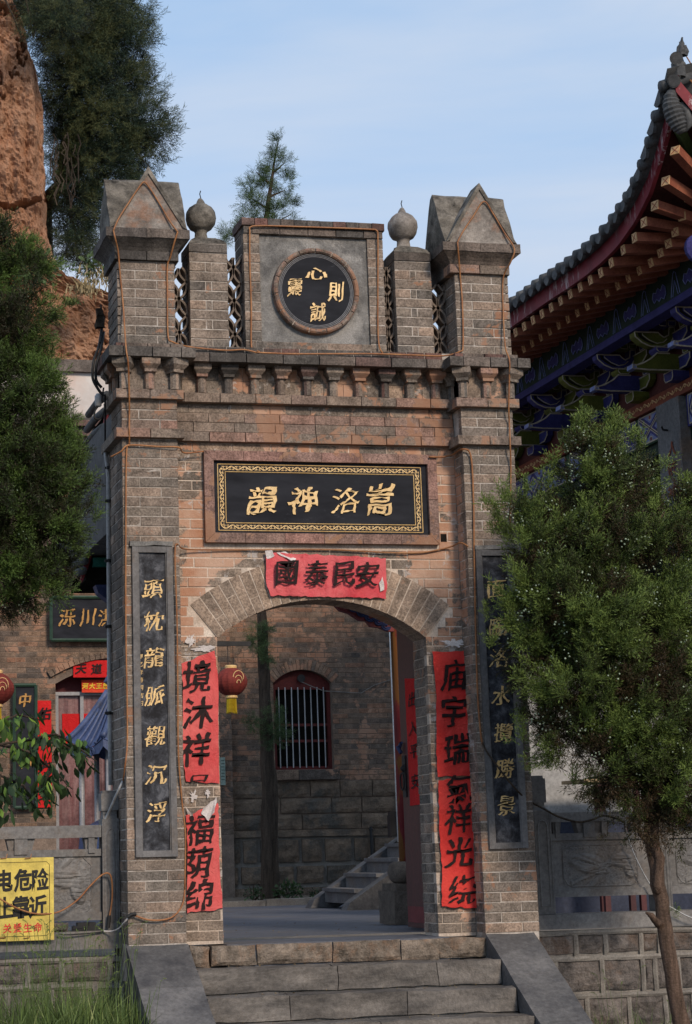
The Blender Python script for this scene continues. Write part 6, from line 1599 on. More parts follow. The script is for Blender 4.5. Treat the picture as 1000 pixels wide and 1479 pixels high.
# right juniper
YJ = -.75; KJ = 2952.6 / 14.0
jr = thing('juniper_tree', 'berry-laden green juniper standing before the right balustrade', 'tree')
LB = [(838, 640, 36, 0), (885, 640, 30, .1), (862, 690, 60, 0), (905, 700, 52, .1), (975, 735, 48, .1), (1005, 790, 60, .2), (735, 748, 30, 0), (762, 790, 46, -.05), (805, 775, 58, 0),
      (870, 790, 75, -.1), (945, 800, 70, 0), (752, 850, 34, 0), (790, 870, 66, -.1), (860, 890, 78, -.25), (940, 900, 80, -.15), (1020, 900, 80, 0), (742, 920, 28, .05),
      (787, 945, 46, 0), (850, 985, 78, -.2), (930, 1000, 82, -.2), (1015, 1010, 80, -.1), (787, 1040, 27, 0), (815, 1065, 50, 0), (880, 1085, 60, -.1), (950, 1100, 62, -.1), (1010, 1110, 66, 0), (940, 1150, 40, 0), (985, 1165, 40, 0)]
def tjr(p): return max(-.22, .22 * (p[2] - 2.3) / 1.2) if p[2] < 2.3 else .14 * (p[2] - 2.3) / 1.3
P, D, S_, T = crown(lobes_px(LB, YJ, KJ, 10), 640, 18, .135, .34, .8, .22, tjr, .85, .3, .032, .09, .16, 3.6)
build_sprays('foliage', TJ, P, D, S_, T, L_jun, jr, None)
# shoots that stand clear of the outline
sh = [(845, 598), (838, 612), (885, 604), (893, 618), (912, 625), (926, 640), (728, 705), (722, 716), (740, 722), (800, 665), (792, 690), (760, 700), (985, 690), (1000, 700), (712, 760), (703, 880), (706, 925), (748, 1035), (755, 1060), (830, 1125), (800, 1100), (960, 668), (820, 640)]
P = np.array([np.array(at(a, b + 12, 'y', YJ)) + rs.normal(size=3) * .012 for a, b in sh for _ in range(7)]); D = np.tile([0.05, 0, 1.0], (len(P), 1)) + rs.normal(size=(len(P), 3)) * .35
build_sprays('shoot', TJ, P, D, rs.uniform(.08, .19, len(P)), np.full(len(P), .62) + rs.normal(size=len(P)) * .08, L_jun, jr, None)
# dead inner sprays hanging low
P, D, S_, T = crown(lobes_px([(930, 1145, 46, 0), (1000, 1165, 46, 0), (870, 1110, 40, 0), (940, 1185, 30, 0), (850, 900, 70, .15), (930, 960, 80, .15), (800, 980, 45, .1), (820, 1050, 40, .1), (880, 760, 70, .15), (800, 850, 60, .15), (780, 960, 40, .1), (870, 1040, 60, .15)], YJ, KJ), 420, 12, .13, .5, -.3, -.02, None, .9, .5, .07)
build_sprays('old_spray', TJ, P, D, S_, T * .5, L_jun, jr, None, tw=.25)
ico = []; bm = bmesh.new(); bmesh.ops.create_icosphere(bm, subdivisions=1, radius=1); iv = [v.co.copy() for v in bm.verts]; if_ = [tuple(v.index for v in f.verts) for f in bm.faces]; bm.free()
mb = MB(); lob = lobes_px(LB, YJ, KJ, 10)
for _ in range(340):
    c, r = lob[rs.randint(len(lob))]; v = rs.normal(size=3); v[1] = -abs(v[1]) * 1.2; v /= np.linalg.norm(v); p0 = c + v * r * 1.02
    if p0[2] < 1.0: continue
    for _ in range(rs.randint(2, 7)):
        q = p0 + rs.normal(size=3) * .028; s_ = rs.uniform(.0055, .0085); mb.add([Vector(q) + a * s_ for a in iv], if_)
mb.out('berries', M_berry, jr, 'stuff', smooth=True)
mb = MB(); tp = [at(995, 1560, 'y', YJ), at(984, 1479, 'y', YJ), at(968, 1380, 'y', YJ), at(955, 1300, 'y', YJ), at(942, 1210, 'y', YJ), at(932, 1120, 'y', YJ), at(915, 950, 'y', YJ), at(880, 780, 'y', YJ), at(860, 660, 'y', YJ)]
trunk(mb, tp, [.066, .058, .054, .052, .050, .046, .034, .022, .008]); 
trunk(mb, [at(950, 1290, 'y', YJ - .04), at(952, 1240, 'y', YJ - .05), at(940, 1180, 'y', YJ - .03), at(925, 1100, 'y', YJ)], [.03, .035, .03, .02], 8)
trunk(mb, [at(952, 1335, 'y', YJ - .05), at(940, 1322, 'y', YJ - .08), at(933, 1318, 'y', YJ - .08)], [.03, .02, .006], 7, .003)
trunk(mb, [at(945, 1225, 'y', YJ), at(925, 1205, 'y', YJ), at(918, 1190, 'y', YJ)], [.025, .016, .004], 6, .003)
for a, b in (((932, 1120), (830, 1040)), ((930, 1080), (1010, 980)), ((920, 1000), (790, 920)), ((900, 880), (760, 790)), ((890, 820), (960, 740)), ((935, 1150), (990, 1110))):
    p, q = at(*a, 'y', YJ), at(*b, 'y', YJ - .1); trunk(mb, [p, p.lerp(q, .5) + Vector((0, 0, -.04)), q], [.03, .018, .006], 6)
mb.out('trunk', M_bark, jr, smooth=True)
p, d = at(905, 1240, 'y', YJ), None
P = np.array([np.array(at(975, 1325, 'y', YJ - .08)) + rs.normal(size=3) * .02 for _ in range(6)]); build_sprays('shoot', TJ, P, np.tile([.2, 0, .6], (6, 1)) + rs.normal(size=(6, 3)) * .4, rs.uniform(.05, .09, 6), np.full(6, .4), L_jun, jr, None)

# left juniper
YK = -.4; KK = 2952.6 / 14.2
jl = thing('juniper_tree', 'dense dark green juniper filling the left edge above the name board', 'tree')
LL = [(5, 345, 34, 0), (28, 385, 45, 0), (-30, 400, 60, .1), (40, 450, 44, 0), (10, 480, 60, -.1), (-40, 520, 80, .1), (45, 540, 50, 0), (20, 590, 70, -.1), (68, 620, 46, 0), (90, 690, 44, 0), (40, 680, 70, -.15), (112, 745, 30, 0),
      (70, 755, 58, -.1), (0, 740, 80, -.1), (-50, 650, 90, .1), (88, 805, 32, 0), (45, 825, 55, -.05), (0, 850, 58, 0), (-50, 800, 80, .1), (20, 875, 28, 0)]
def tjl(p): return .10 * (p[2] - 3.2) / 1.5
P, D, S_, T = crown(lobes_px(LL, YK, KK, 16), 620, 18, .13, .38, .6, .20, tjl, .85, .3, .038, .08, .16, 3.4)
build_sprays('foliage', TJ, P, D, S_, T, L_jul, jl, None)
sh = [(0, 322), (12, 328), (40, 345), (60, 378), (72, 392), (78, 430), (85, 520), (96, 560), (100, 590), (118, 660), (132, 690), (138, 715), (143, 745), (120, 800), (104, 835), (60, 880), (88, 610), (110, 640)]
P = np.array([np.array(at(a - 6, b + 10, 'y', YK)) + rs.normal(size=3) * .014 for a, b in sh for _ in range(6)]); D = np.tile([0.35, 0, 1.0], (len(P), 1)) + rs.normal(size=(len(P), 3)) * .35
build_sprays('shoot', TJ, P, D, rs.uniform(.08, .16, len(P)), np.full(len(P), .5) + rs.normal(size=len(P)) * .08, L_jul, jl, None)
mb = MB(); trunk(mb, [Vector((-3.3, YK, -1.0)), Vector((-3.25, YK, .6)), at(-20, 850, 'y', YK), at(-10, 600, 'y', YK), at(10, 360, 'y', YK)], [.11, .10, .07, .04, .01])
for a, b in (((-18, 820), (90, 740)), ((-15, 700), (80, 640)), ((-12, 600), (70, 520)), ((-18, 860), (70, 810))):
    p, q = at(*a, 'y', YK), at(*b, 'y', YK - .1); trunk(mb, [p, p.lerp(q, .5) + Vector((0, 0, -.05)), q], [.03, .02, .006], 6)
mb.out('trunk', M_bark, jl, smooth=True)
mb = MB(); lob = lobes_px(LL, YK, KK, 16)
for _ in range(60):
    c, r = lob[rs.randint(len(lob))]; v = rs.normal(size=3); v[1] = -abs(v[1]) * 1.2; v /= np.linalg.norm(v); p0 = c + v * r * 1.0
    for _ in range(rs.randint(1, 4)): q = p0 + rs.normal(size=3) * .02; mb.add([Vector(q) + a * .005 for a in iv], if_)
mb.out('berries', M_berry, jl, 'stuff')

# tree on the cliff
YT = 32.0; KT = 2952.6 / 47
ct = thing('cliff_tree', 'large dark feathery tree hanging over the top of the loess cliff', 'tree')
LC = [(70, 20, 60, 1), (130, 10, 70, 0), (110, 70, 66, 0), (165, 70, 50, 0), (190, 40, 34, .5), (130, 130, 62, -.3), (190, 130, 40, 0), (205, 180, 42, 0), (160, 185, 58, -.3), (110, 195, 46, .3), (225, 200, 22, 0), (190, 225, 40, 0),
      (140, 245, 52, -.2), (105, 265, 36, .5), (175, 270, 30, 0), (120, 305, 42, 0), (110, 345, 34, 0), (135, 360, 26, 0), (100, 372, 20, .2), (90, 120, 40, .8), (60, -30, 70, 1), (140, -50, 80, .5), (84, 150, 26, 1.5), (88, 200, 26, 1.5), (94, 250, 24, 1.5), (98, 300, 22, 1.5), (104, 340, 18, 1.5), (55, 15, 30, -3.0), (85, 30, 36, -3.0)]
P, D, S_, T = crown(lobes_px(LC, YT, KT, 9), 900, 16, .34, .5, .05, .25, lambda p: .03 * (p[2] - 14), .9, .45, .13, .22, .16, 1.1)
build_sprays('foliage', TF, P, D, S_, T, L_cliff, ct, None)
sh = [(208, 60), (222, 95), (228, 130), (238, 135), (240, 178), (248, 190), (245, 210), (232, 225), (228, 240), (205, 255), (215, 150), (195, 25), (175, 8)]
P = np.array([np.array(at(a - 8, b, 'y', YT)) + rs.normal(size=3) * .12 for a, b in sh for _ in range(7)]); D = np.tile([.8, 0, .15], (len(P), 1)) + rs.normal(size=(len(P), 3)) * .35
build_sprays('twig', TF, P, D, rs.uniform(.25, .5, len(P)), np.full(len(P), .3), L_cliff, ct, None)
mb = MB(); rt = at(84, 270, 'y', 33); rb = at(62, 300, 'y', 34); trunk(mb, [Vector((rb.x, 34, 3.0)), rb, rt], [.35, .25, .15], 8, .03)
for tgt in ((130, 80), (190, 120), (215, 190), (170, 240), (130, 180), (130, 300), (112, 350)):
    q = at(*tgt, 'y', YT); m1 = rt.lerp(q, .5) + Vector((0, 0, .5)); trunk(mb, [rt, m1, q], [.14, .08, .02], 6, .03)
for tgt in ((235, 205), (222, 140), (215, 240), (232, 180)):
    p = at(165, 190, 'y', YT); q = at(*tgt, 'y', YT); trunk(mb, [p, p.lerp(q, .6) + Vector((0, 0, .05)), q], [.05, .03, .01], 5, .03)
mb.out('trunk', M_barkd, ct, smooth=True)
mb = MB()     # hanging roots over the cliff face
for k in range(16):
    px, py = rnd.uniform(75, 115), rnd.uniform(190, 260); L = rnd.uniform(30, 90); pts = [at(px + rnd.uniform(-4, 4) + i * rnd.uniform(-1, 2), py + L * i / 5, 'y', 29.2) for i in range(6)]; mb.tube(pts, .014, 3)
for pts in (((8, 0), (20, 25), (30, 50)), ((38, 0), (44, 30), (48, 52)), ((48, 55), (52, 40), (44, 18))): mb.tube([at(a, b, 'y', 29) for a, b in pts], .02, 4)
mb.out('hanging_root', M_barkd, ct, 'stuff')
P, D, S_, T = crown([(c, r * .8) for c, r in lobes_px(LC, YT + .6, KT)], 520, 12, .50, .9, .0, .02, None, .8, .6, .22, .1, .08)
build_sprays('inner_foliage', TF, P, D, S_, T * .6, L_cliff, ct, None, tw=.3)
# young tree behind the gate
sp = thing('young_conifer', 'slender young conifer rising behind the medallion panel of the gate', 'tree')
YS = 20.0; KS = 2952.6 / 35
LS = [(a, b, r_s * .72, d) for a, b, r_s, d in [(403, 203, 7, 0), (398, 222, 12, 0), (385, 232, 8, 0), (410, 235, 10, 0), (372, 250, 13, 0), (392, 250, 12, 0), (415, 262, 11, 0), (362, 268, 14, 0), (385, 272, 14, .2), (408, 285, 12, 0), (358, 292, 13, 0), (378, 298, 15, 0), (402, 305, 14, 0), (420, 298, 8, 0), (360, 315, 14, 0), (392, 325, 18, 0), (420, 320, 8, 0), (330, 340, 12, 0), (322, 350, 9, 0), (348, 335, 12, 0)]]
P, D, S_, T = crown(lobes_px(LS, YS, KS), 170, 9, .20, .5, .5, .35, None, .9, .5, .06)
build_sprays('foliage', TF, P, D, S_, T, L_sap, sp, None)
mb = MB(); trunk(mb, [Vector((at(380, 400, 'y', YS).x, YS, -.2)), at(382, 400, 'y', YS), at(384, 320, 'y', YS), at(392, 260, 'y', YS), at(403, 200, 'y', YS)], [.14, .08, .05, .03, .008], 7)
for a, b in (((386, 300), (360, 285)), ((388, 285), (412, 275)), ((390, 265), (370, 248)), ((394, 250), (412, 235)), ((384, 320), (350, 320)), ((384, 330), (420, 310))): trunk(mb, [at(*a, 'y', YS), at(*b, 'y', YS)], [.025, .008], 5)
mb.out('trunk', M_barkd, sp)
# courtyard tree seen through the arch
YA = 12.9
ct2 = thing('courtyard_tree', 'bare straight dark trunk with small tufts of needles, standing inside the arch', 'tree')
mb = MB(); trunk(mb, [at(389, 1306, 'y', YA), at(389, 1290, 'y', YA), at(388, 1220, 'y', YA), at(388, 1130, 'y', YA), at(383, 1020, 'y', YA), at(380, 940, 'y', YA), at(378, 860, 'y', YA), at(377, 700, 'y', YA)], [.15, .115, .105, .10, .085, .075, .065, .03], 12)
trunk(mb, [at(398, 1300, 'y', YA - .05), at(397, 1230, 'y', YA - .05), at(396, 1130, 'y', YA - .05), at(392, 1080, 'y', YA)], [.07, .05, .05, .02], 8); mb.out('trunk', M_barkd, ct2, smooth=True)
tufts = [(378, 915, 9), (372, 930, 9), (381, 945, 8), (367, 925, 6), (397, 1030, 8), (400, 1048, 7), (393, 1060, 9), (388, 1070, 6), (406, 1062, 5), (366, 1040, 6), (362, 1045, 4)]
P, D, S_, T = crown(lobes_px([(a, b, c_, -.15) for a, b, c_ in tufts], YA, 2952.6 / 28.5), 60, 10, .15, .6, .3, .50, None, 1, .6, .05)
build_sprays('needle_tuft', TF, P, D, S_, T, L_sap, ct2, None)
mb = MB(); trunk(mb, [at(372, 880, 'y', YA), at(372, 700, 'y', YA)], [.03, .03], 6)

# ---------------------------------------------------------------- broad leaves, weeds, grass
def leaf_mesh(mat, L=1, W=.46, tone=.4):
    mb = MB(); mid = [(0, 0, 0), (0, .25, .03), (0, .55, .02), (0, .85, -.04), (0, 1, -.09)]; wd = [.04, .34, .46, .22, 0]
    vs = []
    for (x, y, z), w_ in zip(mid, wd): vs += [(-w_ * W, y * L, z - w_ * .18), (0, y * L, z), (w_ * W, y * L, z - w_ * .18)]
    mb.add(vs, [(3 * i, 3 * i + 1, 3 * i + 4, 3 * i + 3) for i in range(4)] + [(3 * i + 1, 3 * i + 2, 3 * i + 5, 3 * i + 4) for i in range(4)])
    me = mb.mesh('leaf', mat, True); a = me.attributes.new('tone', 'FLOAT', 'POINT'); a.data.foreach_set('value', [tone] * len(me.vertices)); return me
LMs = [leaf_mesh(L_broad, 1, .5, t_) for t_ in (.12, .25, .38, .5, .72, .92)]
pt_ = thing('persimmon_tree', 'glossy broad-leaved persimmon branch with a green fruit reaching in at lower left', 'tree')
YP = -1.6
br = [((-60, 1090), (0, 1075), (50, 1068), (90, 1075), (130, 1095)), ((0, 1075), (40, 1085), (75, 1110), (105, 1140)), ((-60, 1090), (-10, 1050), (25, 1032), (60, 1040)), ((-40, 1100), (0, 1120), (35, 1135), (50, 1165)), ((50, 1068), (80, 1060), (110, 1078), (140, 1100)), ((0, 1120), (-5, 1150), (5, 1172)), ((75, 1110), (60, 1135), (70, 1160))]
mb = MB()
for P_ in br: trunk(mb, [at(a, b, 'y', YP + rnd.uniform(-.1, .1)) for a, b in P_], [.012] + [.008] * (len(P_) - 2) + [.003], 5, .004)
q0 = at(-60, 1090, 'y', YP); trunk(mb, [Vector((q0.x - .5, YP, -1.0)), Vector((q0.x - .45, YP, -.2)), q0], [.07, .05, .014], 8); mb.out('branch', M_barkd, pt_, smooth=True)
nl = 0
for P_ in br:
    for (a, b), (c_, d) in zip(P_[:-1], P_[1:]):
        for k in range(21 if a > -30 else 8):
            u = rnd.random(); px, py = a + (c_ - a) * u + rnd.gauss(0, 8), b + (d - b) * u + rnd.gauss(0, 8)
            if not (-70 < px < 150 and 1022 < py < 1180): continue
            if px > 90 and rnd.random() < .25: continue
            p = at(px, py, 'y', YP + rnd.uniform(-.18, .18)); light = (px < 45 and py < 1095 and rnd.random() < .6) or rnd.random() < .12
            me = LMs[rnd.choice((4, 5, 4, 3))] if light else LMs[rnd.choice((0, 0, 1, 1, 2, 3))]
            s_ = rnd.uniform(.055, .105); o = inst('leaf', me, pt_, p, (s_, s_, s_), (rnd.uniform(-2.4, -.5), rnd.uniform(-.5, .5), rnd.uniform(-1.6, 1.6) + math.pi)); nl += 1
for px, py, r in ((82, 1072, 5.5), (24, 1095, 5)):
    p = at(px, py, 'y', YP - .05); mb = MB(); mb.lathe([(.3 * r / 225, -.85 * r / 225), (.8 * r / 225, -.5 * r / 225), (r / 225, 0), (.8 * r / 225, .6 * r / 225), (.3 * r / 225, .85 * r / 225)], p, 12); mb.out('fruit', mat_simple('green_fruit', (.05, .10, .03), (.09, .15, .05), 9, .5, .4, 0), pt_, smooth=True)
def blades(name, spots, n, h, w_, tone, label, heads=0, lean=.4, mat=None):
    V = []; T = []
    for _ in range(n):
        x, y, z = spots(); a = rs.uniform(0, 2 * np.pi); hh = h * rs.uniform(.4, 1.15); le = abs(rs.normal()) * lean * hh; ca, sa = np.cos(a), np.sin(a); t0 = tone + rs.normal() * .12
        p = [np.array([x + ca * le * (u ** 2), y + sa * le * (u ** 2), z + hh * u * (1 - .18 * u * le / max(hh, .01))]) for u in (0, .33, .66, 1)]
        s_ = np.array([-sa, ca, 0]) * w_ * rs.uniform(.6, 1.3)
        if rs.rand() < .5: s_ = np.array([w_, 0, 0]) * rs.uniform(.6, 1.3)
        for k in range(3):
            w0, w1 = (1, .85, .5, 0)[k], (1, .85, .5, 0)[k + 1]
            V += [p[k] - s_ * w0, p[k] + s_ * w0, p[k + 1] + s_ * w1]; T += [t0 + .1 * k] * 3
            if k < 2: V += [p[k] - s_ * w0, p[k + 1] + s_ * w1, p[k + 1] - s_ * w1]; T += [t0 + .1 * k] * 3
    for _ in range(heads):
        x, y, z = spots(); hh = h * rs.uniform(.85, 1.75); a = rs.uniform(0, 2 * np.pi); le = .25 * hh; ca, sa = np.cos(a), np.sin(a)
        base = np.array([x + ca * le * .8, y + sa * le * .8, z + hh]); st = np.array([x, y, z]); s_ = np.array([.0012, 0, 0])
        V += [st - s_, st + s_, base + s_, st - s_, base + s_, base - s_]; T += [tone] * 6
        for q in range(34):
            u = q / 34; c_ = base + np.array([ca * .05 * u, sa * .05 * u, .05 * u - .03 * u * u]); dr = rs.normal(size=3); dr /= np.linalg.norm(dr); r_w = .011 * np.sin(np.pi * (.1 + .85 * u)); s2 = np.cross(dr, rs.normal(size=3)); s2 /= np.linalg.norm(s2)
            V += [c_ - s2 * .0022, c_ + s2 * .0022, c_ + dr * r_w]; T += [tone + .28 + rs.rand() * .2] * 3
    co = np.array(V, dtype=np.float32); nv = len(co); me = bpy.data.meshes.new(name); me.vertices.add(nv); me.loops.add(nv); me.polygons.add(nv // 3)
    me.vertices.foreach_set('co', co.ravel()); me.loops.foreach_set('vertex_index', np.arange(nv, dtype=np.int32)); me.polygons.foreach_set('loop_start', np.arange(0, nv, 3, dtype=np.int32))
    at_ = me.attributes.new('tone', 'FLOAT', 'POINT'); at_.data.foreach_set('value', np.clip(np.array(T, dtype=np.float32), 0, 1)); me.materials.append(mat or L_grass); me.update(calc_edges=True)
    o = bpy.data.objects.new(name, me); COL.objects.link(o); o['kind'] = 'stuff'; lab(o, label, 'grass'); return o
def sp1():
    x = -2.0 + rs.normal() * .30; 
    while not -3.4 < x < -1.50: x = -1.95 + rs.normal() * .30
    return x, rs.uniform(-1.0, .1), -.78
blades('foxtail_grass', sp1, 1500, .55, .0065, .42, 'tall foxtail grass growing at the foot of the left retaining wall', 190, .5)
def sp3(): return rs.uniform(-3.2, -1.56), rs.uniform(-.7, .2), -.82
blades('foxtail_grass', sp3, 350, .34, .006, .36, 'short green weeds under the yellow warning sign', 40, .6)
def sp2(): return 1.75 + abs(rs.normal()) * .5, rs.uniform(-.3, .3), -.86
blades('foxtail_grass', sp2, 130, .34, .004, .4, 'sparse weeds at the foot of the right retaining wall', 10, .6)
def cliffg(px, py, y, n, h, tone, label, sprd=.25, mat=None):
    c0 = at(px, py, 'y', y)
    def s_(): return c0.x + rs.normal() * sprd, y - .2 + rs.normal() * .1, c0.z + rs.normal() * sprd * .4
    blades('dry_grass', s_, n, h, .012, tone, label, 0, 1.3, mat)
L_dry = mat_leaf('dry_straw', [(0, (.20, .15, .08)), (1, (.42, .34, .19))])
cliffg(120, 425, 25.0, 170, .30, .5, 'tuft of dry straw on the slope below the cliff', .13, L_dry)
cliffg(145, 408, 25.2, 120, .20, .4, 'dry grass along the top of the low slope', .25, L_dry)
cliffg(100, 442, 25.3, 160, .14, .8, 'small bright green cushion of weed on the loess slope', .08)
def bush(name, px, py, y, r, n, label, tone=.35, mats=None, ls=.06):
    t = thing(name, label, 'plant'); c0 = np.array(at(px, py, 'y', y)); mb = MB()
    V = []; T = []
    for _ in range(n):
        v = rs.normal(size=3); v /= np.linalg.norm(v); p = c0 + v * r * rs.uniform(.2, 1) * np.array([1.2, .8, .8]); d = v + np.array([0, 0, .3]) + rs.normal(size=3) * .5; d /= np.linalg.norm(d); s_ = np.cross(d, rs.normal(size=3)); s_ /= np.linalg.norm(s_); L = ls * rs.uniform(.6, 1.3); tt = tone + rs.normal() * .18
        V += [p, p + d * L * .5 + s_ * L * .28, p + d * L, p, p + d * L, p + d * L * .5 - s_ * L * .28]; T += [tt] * 6
    co = np.array(V, dtype=np.float32); nv = len(co); me = bpy.data.meshes.new('leaves'); me.vertices.add(nv); me.loops.add(nv); me.polygons.add(nv // 3)
    me.vertices.foreach_set('co', co.ravel()); me.loops.foreach_set('vertex_index', np.arange(nv, dtype=np.int32)); me.polygons.foreach_set('loop_start', np.arange(0, nv, 3, dtype=np.int32))
    at_ = me.attributes.new('tone', 'FLOAT', 'POINT'); at_.data.foreach_set('value', np.clip(np.array(T, dtype=np.float32), 0, 1)); me.materials.append(mats or L_sap); me.update(calc_edges=True)
    o = bpy.data.objects.new('leaves', me); COL.objects.link(o); o.parent = t
    for k in range(6): v = rs.normal(size=3) * r * .5; mb.tube([Vector(c0) + Vector((0, 0, -r)), Vector(c0) + Vector(v)], .006, 3)
    mb.out('stem', M_barkd, t); return t
bush('courtyard_shrub', 417, 1288, 12.6, .17, 260, 'small leafy green plant at the kerb right of the courtyard trunk', .5, None, .055)
bush('courtyard_shrub', 366, 1291, 12.6, .12, 130, 'low dark plant at the kerb left of the courtyard trunk', .3, None, .05)
bush('courtyard_shrub', 455, 1290, 13.2, .08, 70, 'tiny weed at the foot of the rear stone wall', .3, None, .04)
bush('cliff_shrub', 45, 385, 24.5, .55, 500, 'bright leafy shrub on the loess just above the left juniper', .8, None, .13)
bush('cliff_shrub', 140, 385, 26.5, .40, 300, 'small yellow-green shrub at the edge of the slope beside the left gable', .75, None, .12)
for (px, py) in ((404, 455),): pass
# ---------------------------------------------------------------- rope lights, cables and pipes
def smooth(P, n=6):
    P = [Vector(p) for p in P]; out = []
    for i in range(len(P) - 1):
        p0, p1, p2, p3 = P[max(i - 1, 0)], P[i], P[i + 1], P[min(i + 2, len(P) - 1)]
        for k in range(n):
            t = k / n; out.append(.5 * ((2 * p1) + (p2 - p0) * t + (2 * p0 - 5 * p1 + 4 * p2 - p3) * t * t + (3 * p1 - p0 - 3 * p2 + p3) * t ** 3))
    out.append(P[-1]); return out
def cable(name, pts, r, mat, label, cat, group=None, sm=True, n=6):
    P = [at(a, b, 'y', y) for a, b, y in pts]; mb = MB(); mb.tube(smooth(P) if sm else P, r, n); return mb.out(name, mat, None, smooth=True, tag=(label, cat, group))
RL = 'orange rope lights strung over the gate'
rr = .0065
cable('rope_light', [(164, 333, -.12), (172, 315, -.11), (186, 293, -.10), (200, 272, -.10), (208, 263, -.105), (216, 271, -.10), (230, 293, -.10), (246, 320, -.11), (257, 335, -.12)], rr, M_rope, 'orange rope light outlining the left front gable', 'rope light', RL)
cable('rope_light', [(164, 333, -.12), (167, 346, -.115), (171, 365, -.05), (174, 400, -.015), (178, 440, -.015), (182, 500, -.13), (185, 521, -.135), (186, 540, -.10), (187, 575, -.06), (187, 600, -.015), (187, 620, -.06), (187, 642, -.015)], rr, M_rope, 'orange rope light running down the front of the left pier head', 'rope light', RL)
cable('rope_light', [(257, 335, -.12), (252, 350, -.10), (246, 372, -.04), (242, 385, -.015), (242, 430, -.015), (243, 485, -.015), (250, 494, -.04), (268, 500, .03), (300, 504, .06), (330, 506, .06), (352, 505, .06), (370, 509, .05)], rr, M_rope, 'orange rope light down the right side of the left pier head and along the ledge', 'rope light', RL)
cable('rope_light', [(375, 508, .06), (366, 504, .12), (363, 495, .14), (363, 440, .14), (361, 380, .14), (361, 336, .125), (362, 328, .12), (380, 326, .12), (450, 328, .12), (530, 331, .12), (544, 333, .12), (546, 345, .125), (546, 400, .14), (546, 470, .14), (548, 500, .12), (553, 510, .06)], rr, M_rope, 'orange rope light framing the square medallion panel', 'rope light', RL)
cable('rope_light', [(370, 509, .05), (420, 511, .05), (480, 511, .05), (540, 511, .05), (600, 513, .04), (640, 514, .03), (664, 508, -.02), (669, 498, -.02), (668, 440, -.015), (665, 400, -.015), (662, 362, -.11), (661, 350, -.12)], rr, M_rope, 'orange rope light along the cornice and up the left edge of the right pier head', 'rope light', RL)
cable('rope_light', [(661, 350, -.12), (668, 336, -.11), (684, 312, -.10), (699, 291, -.105), (712, 308, -.10), (728, 335, -.10), (743, 359, -.12), (738, 378, -.10), (727, 402, -.015), (727, 450, -.015), (730, 500, -.06), (736, 520, -.135), (736, 545, -.10), (735, 590, -.06), (736, 612, -.02), (737, 640, -.06), (738, 680, -.015), (737, 760, -.02)], rr, M_rope, 'orange rope light over the right front gable and down the right pier', 'rope light', RL)
cable('rope_light', [(187, 642, -.015), (183, 655, -.012), (182, 750, -.012), (182, 900, -.012), (184, 1020, -.012), (184, 1075, -.012), (181, 1105, -.03), (178, 1128, .08)], .0062, M_rope, 'orange rope light straight down the left edge of the left pier', 'rope light', RL)
cable('rope_light', [(160, 660, .05), (175, 652, -.01), (187, 643, -.02), (230, 645, -.02), (258, 646, -.02), (266, 654, .13), (294, 652, .14)], .006, M_rope, 'thin orange cable crossing the left pier under the ledge', 'rope light', RL)
cable('rope_light', [(620, 660, .14), (640, 660, .14), (655, 656, .13), (668, 649, -.02), (680, 658, -.02), (684, 720, -.012), (685, 800, -.012), (687, 900, -.012), (690, 1000, -.012), (694, 1055, -.012), (697, 1075, -.012)], .0075, M_rope, 'orange rope light down the inner edge of the right pier', 'rope light', RL)
cable('rope_light', [(267, 1285, .0), (268, 1206, .0), (264, 1168, .0), (258, 1090, -.03), (257, 1000, -.03), (256, 900, -.03), (253, 800, -.03), (257, 786, .0), (268, 793, .15), (330, 794, .18), (400, 794, .18), (480, 794, .18), (560, 798, .18), (610, 798, .18), (650, 790, .17), (665, 784, .05), (676, 789, -.02)], .0062, M_rope, 'orange rope light beside the left stone couplet and across above the arch', 'rope light', RL)
cable('rope_light', [(267, 1285, .0), (265, 1302, -.01), (259, 1315, -.02), (248, 1325, -.025), (232, 1329, -.03), (212, 1328, -.03), (192, 1321, -.03)], .0062, M_rope, 'loose orange cable end sagging at the base of the left pier', 'rope light', RL)
cable('rope_light', [(-40, 1270, .15), (0, 1298, .15), (28, 1313, .17), (55, 1320, .19), (85, 1317, .22), (112, 1300, .24), (130, 1280, .25), (147, 1264, .25), (158, 1262, .25), (162, 1275, .26), (162, 1300, .27), (158, 1325, .27)], .0062, M_rope, 'orange cable looping across the warning sign and left balustrade post', 'rope light', RL)
cable('rope_light', [(764, 1160, .02), (762, 1100, .02), (760, 1040, .02), (759, 980, .02)], .008, M_rope, 'short orange rope light on the outer edge of the right pier', 'rope light', RL)
cable('black_joint', [(158, 1322, .27), (157, 1334, .27), (156, 1340, .27)], .014, M_black, 'black taped cable joint at the foot of the left balustrade post', 'cable joint')
cable('black_joint', [(184, 1325, -.03), (190, 1321, -.03), (197, 1320, -.03)], .014, M_black, 'black taped cable joint on the bricks low on the left pier', 'cable joint')
cable('white_cord', [(186, 1325, -.03), (180, 1332, 0.0), (172, 1341, .1), (162, 1345, .2), (150, 1345, .24)], .006, M_tornw, 'short white cord joining the cables at the left pier foot', 'cord')
cable('white_cord', [(150, 1345, .24), (140, 1347, .24), (100, 1350, .22), (85, 1349, .22)], .005, M_black, 'thin black cord along the top of the left ledge', 'cord')
cable('overhead_cable', [(697, 1072, -.02), (703, 1085, -.03), (716, 1103, -.06), (735, 1128, -.08), (758, 1152, 0), (785, 1168, .2), (808, 1180, .3), (835, 1187, .35), (855, 1184, .36), (872, 1178, .36), (890, 1182, .36), (903, 1188, .36), (914, 1184, .34), (925, 1172, .2)], .0075, M_barkd, 'brown twisted cable sagging from the right pier over the balustrade', 'cable')
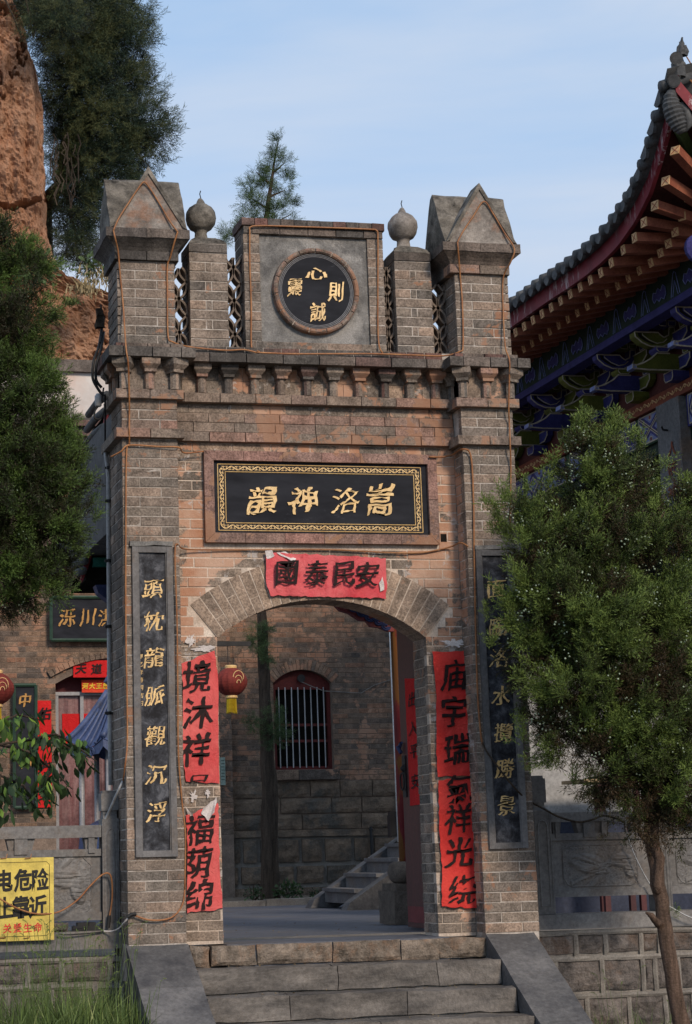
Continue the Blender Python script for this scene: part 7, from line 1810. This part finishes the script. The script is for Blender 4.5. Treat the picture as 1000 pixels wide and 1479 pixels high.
cable('overhead_cable', [(930, 1164, .1), (916, 1172, .2), (906, 1184, .3), (904, 1196, .34), (910, 1218, .36), (918, 1238, .36), (930, 1262, .36), (944, 1285, .36), (956, 1302, .3), (972, 1312, .3), (1000, 1326, .3), (1030, 1330, .3)], .006, M_metal, 'pale grey wire hanging in front of the right relief panel', 'cable')
cable('overhead_cable', [(178, 1128, .1), (172, 1140, .1), (163, 1160, .2), (155, 1178, .3), (146, 1196, .33)], .009, M_pipe, 'thick pale cable slanting down beside the left pier', 'cable')
# grey conduit on the left flank with clamps
P = [(152, 648, .55), (154, 662, .55), (157, 690, .55), (157, 760, .55), (157.5, 850, .55), (158, 960, .55), (159, 1060, .55), (160, 1134, .55)]
t = thing('conduit_pipe', 'slim grey plastic pipe running up the left flank of the gate', 'pipe')
mb = MB(); W_ = [at(a, b, 'y', y) for a, b, y in P]; mb.tube(W_, .016, 8); mb.out('pipe', M_pipe, t, smooth=True)
for py in (676, 724, 810, 905, 1030): p = at(157.5, py, 'y', .55); mb = MB(); mb.tube([p - Vector((0, 0, .012)), p + Vector((0, 0, .012))], .022, 8); mb.box(p.x - .03, p.x + .04, p.y - .012, p.y + .012, p.z - .008, p.z + .008); mb.out('clamp', M_black, t)
# black cable bundle by the cornice
t = thing('cable_bundle', 'tangled black cables and white insulator hanging off the left end of the cornice', 'cables')
for k, pts in enumerate((((148, 470, .5), (143, 500, .4), (136, 520, .3), (134, 545, .3), (142, 562, .3), (150, 572, .3)), ((150, 480, .5), (146, 505, .35), (140, 525, .3), (139, 548, .3), (147, 560, .3)), ((150, 560, .3), (146, 580, .3), (138, 592, .3), (137, 604, .3), (146, 604, .3), (152, 590, .3)), ((146, 440, .5), (148, 470, .5), (145, 495, .4)), ((152, 570, .3), (152, 600, .4), (152, 650, .5)))):
    mb = MB(); mb.tube(smooth([at(a, b, 'y', y) for a, b, y in pts]), .011 if k < 2 else .007, 6); mb.out('cable', M_black, t, smooth=True)
p = at(142, 578, 'y', .3); mb = MB(); mb.lathe([(.018, -.05), (.026, -.04), (.026, .03), (.012, .05)], p, 10); mb.out('insulator', M_pipe, t, smooth=True)
p = at(143, 458, 'y', .5); mb = MB(); mb.box(p.x - .015, p.x + .035, .46, .54, p.z - .09, p.z + .07); weather(mb.out('charred_bracket', M_barkd, t), 3, .03, 14)
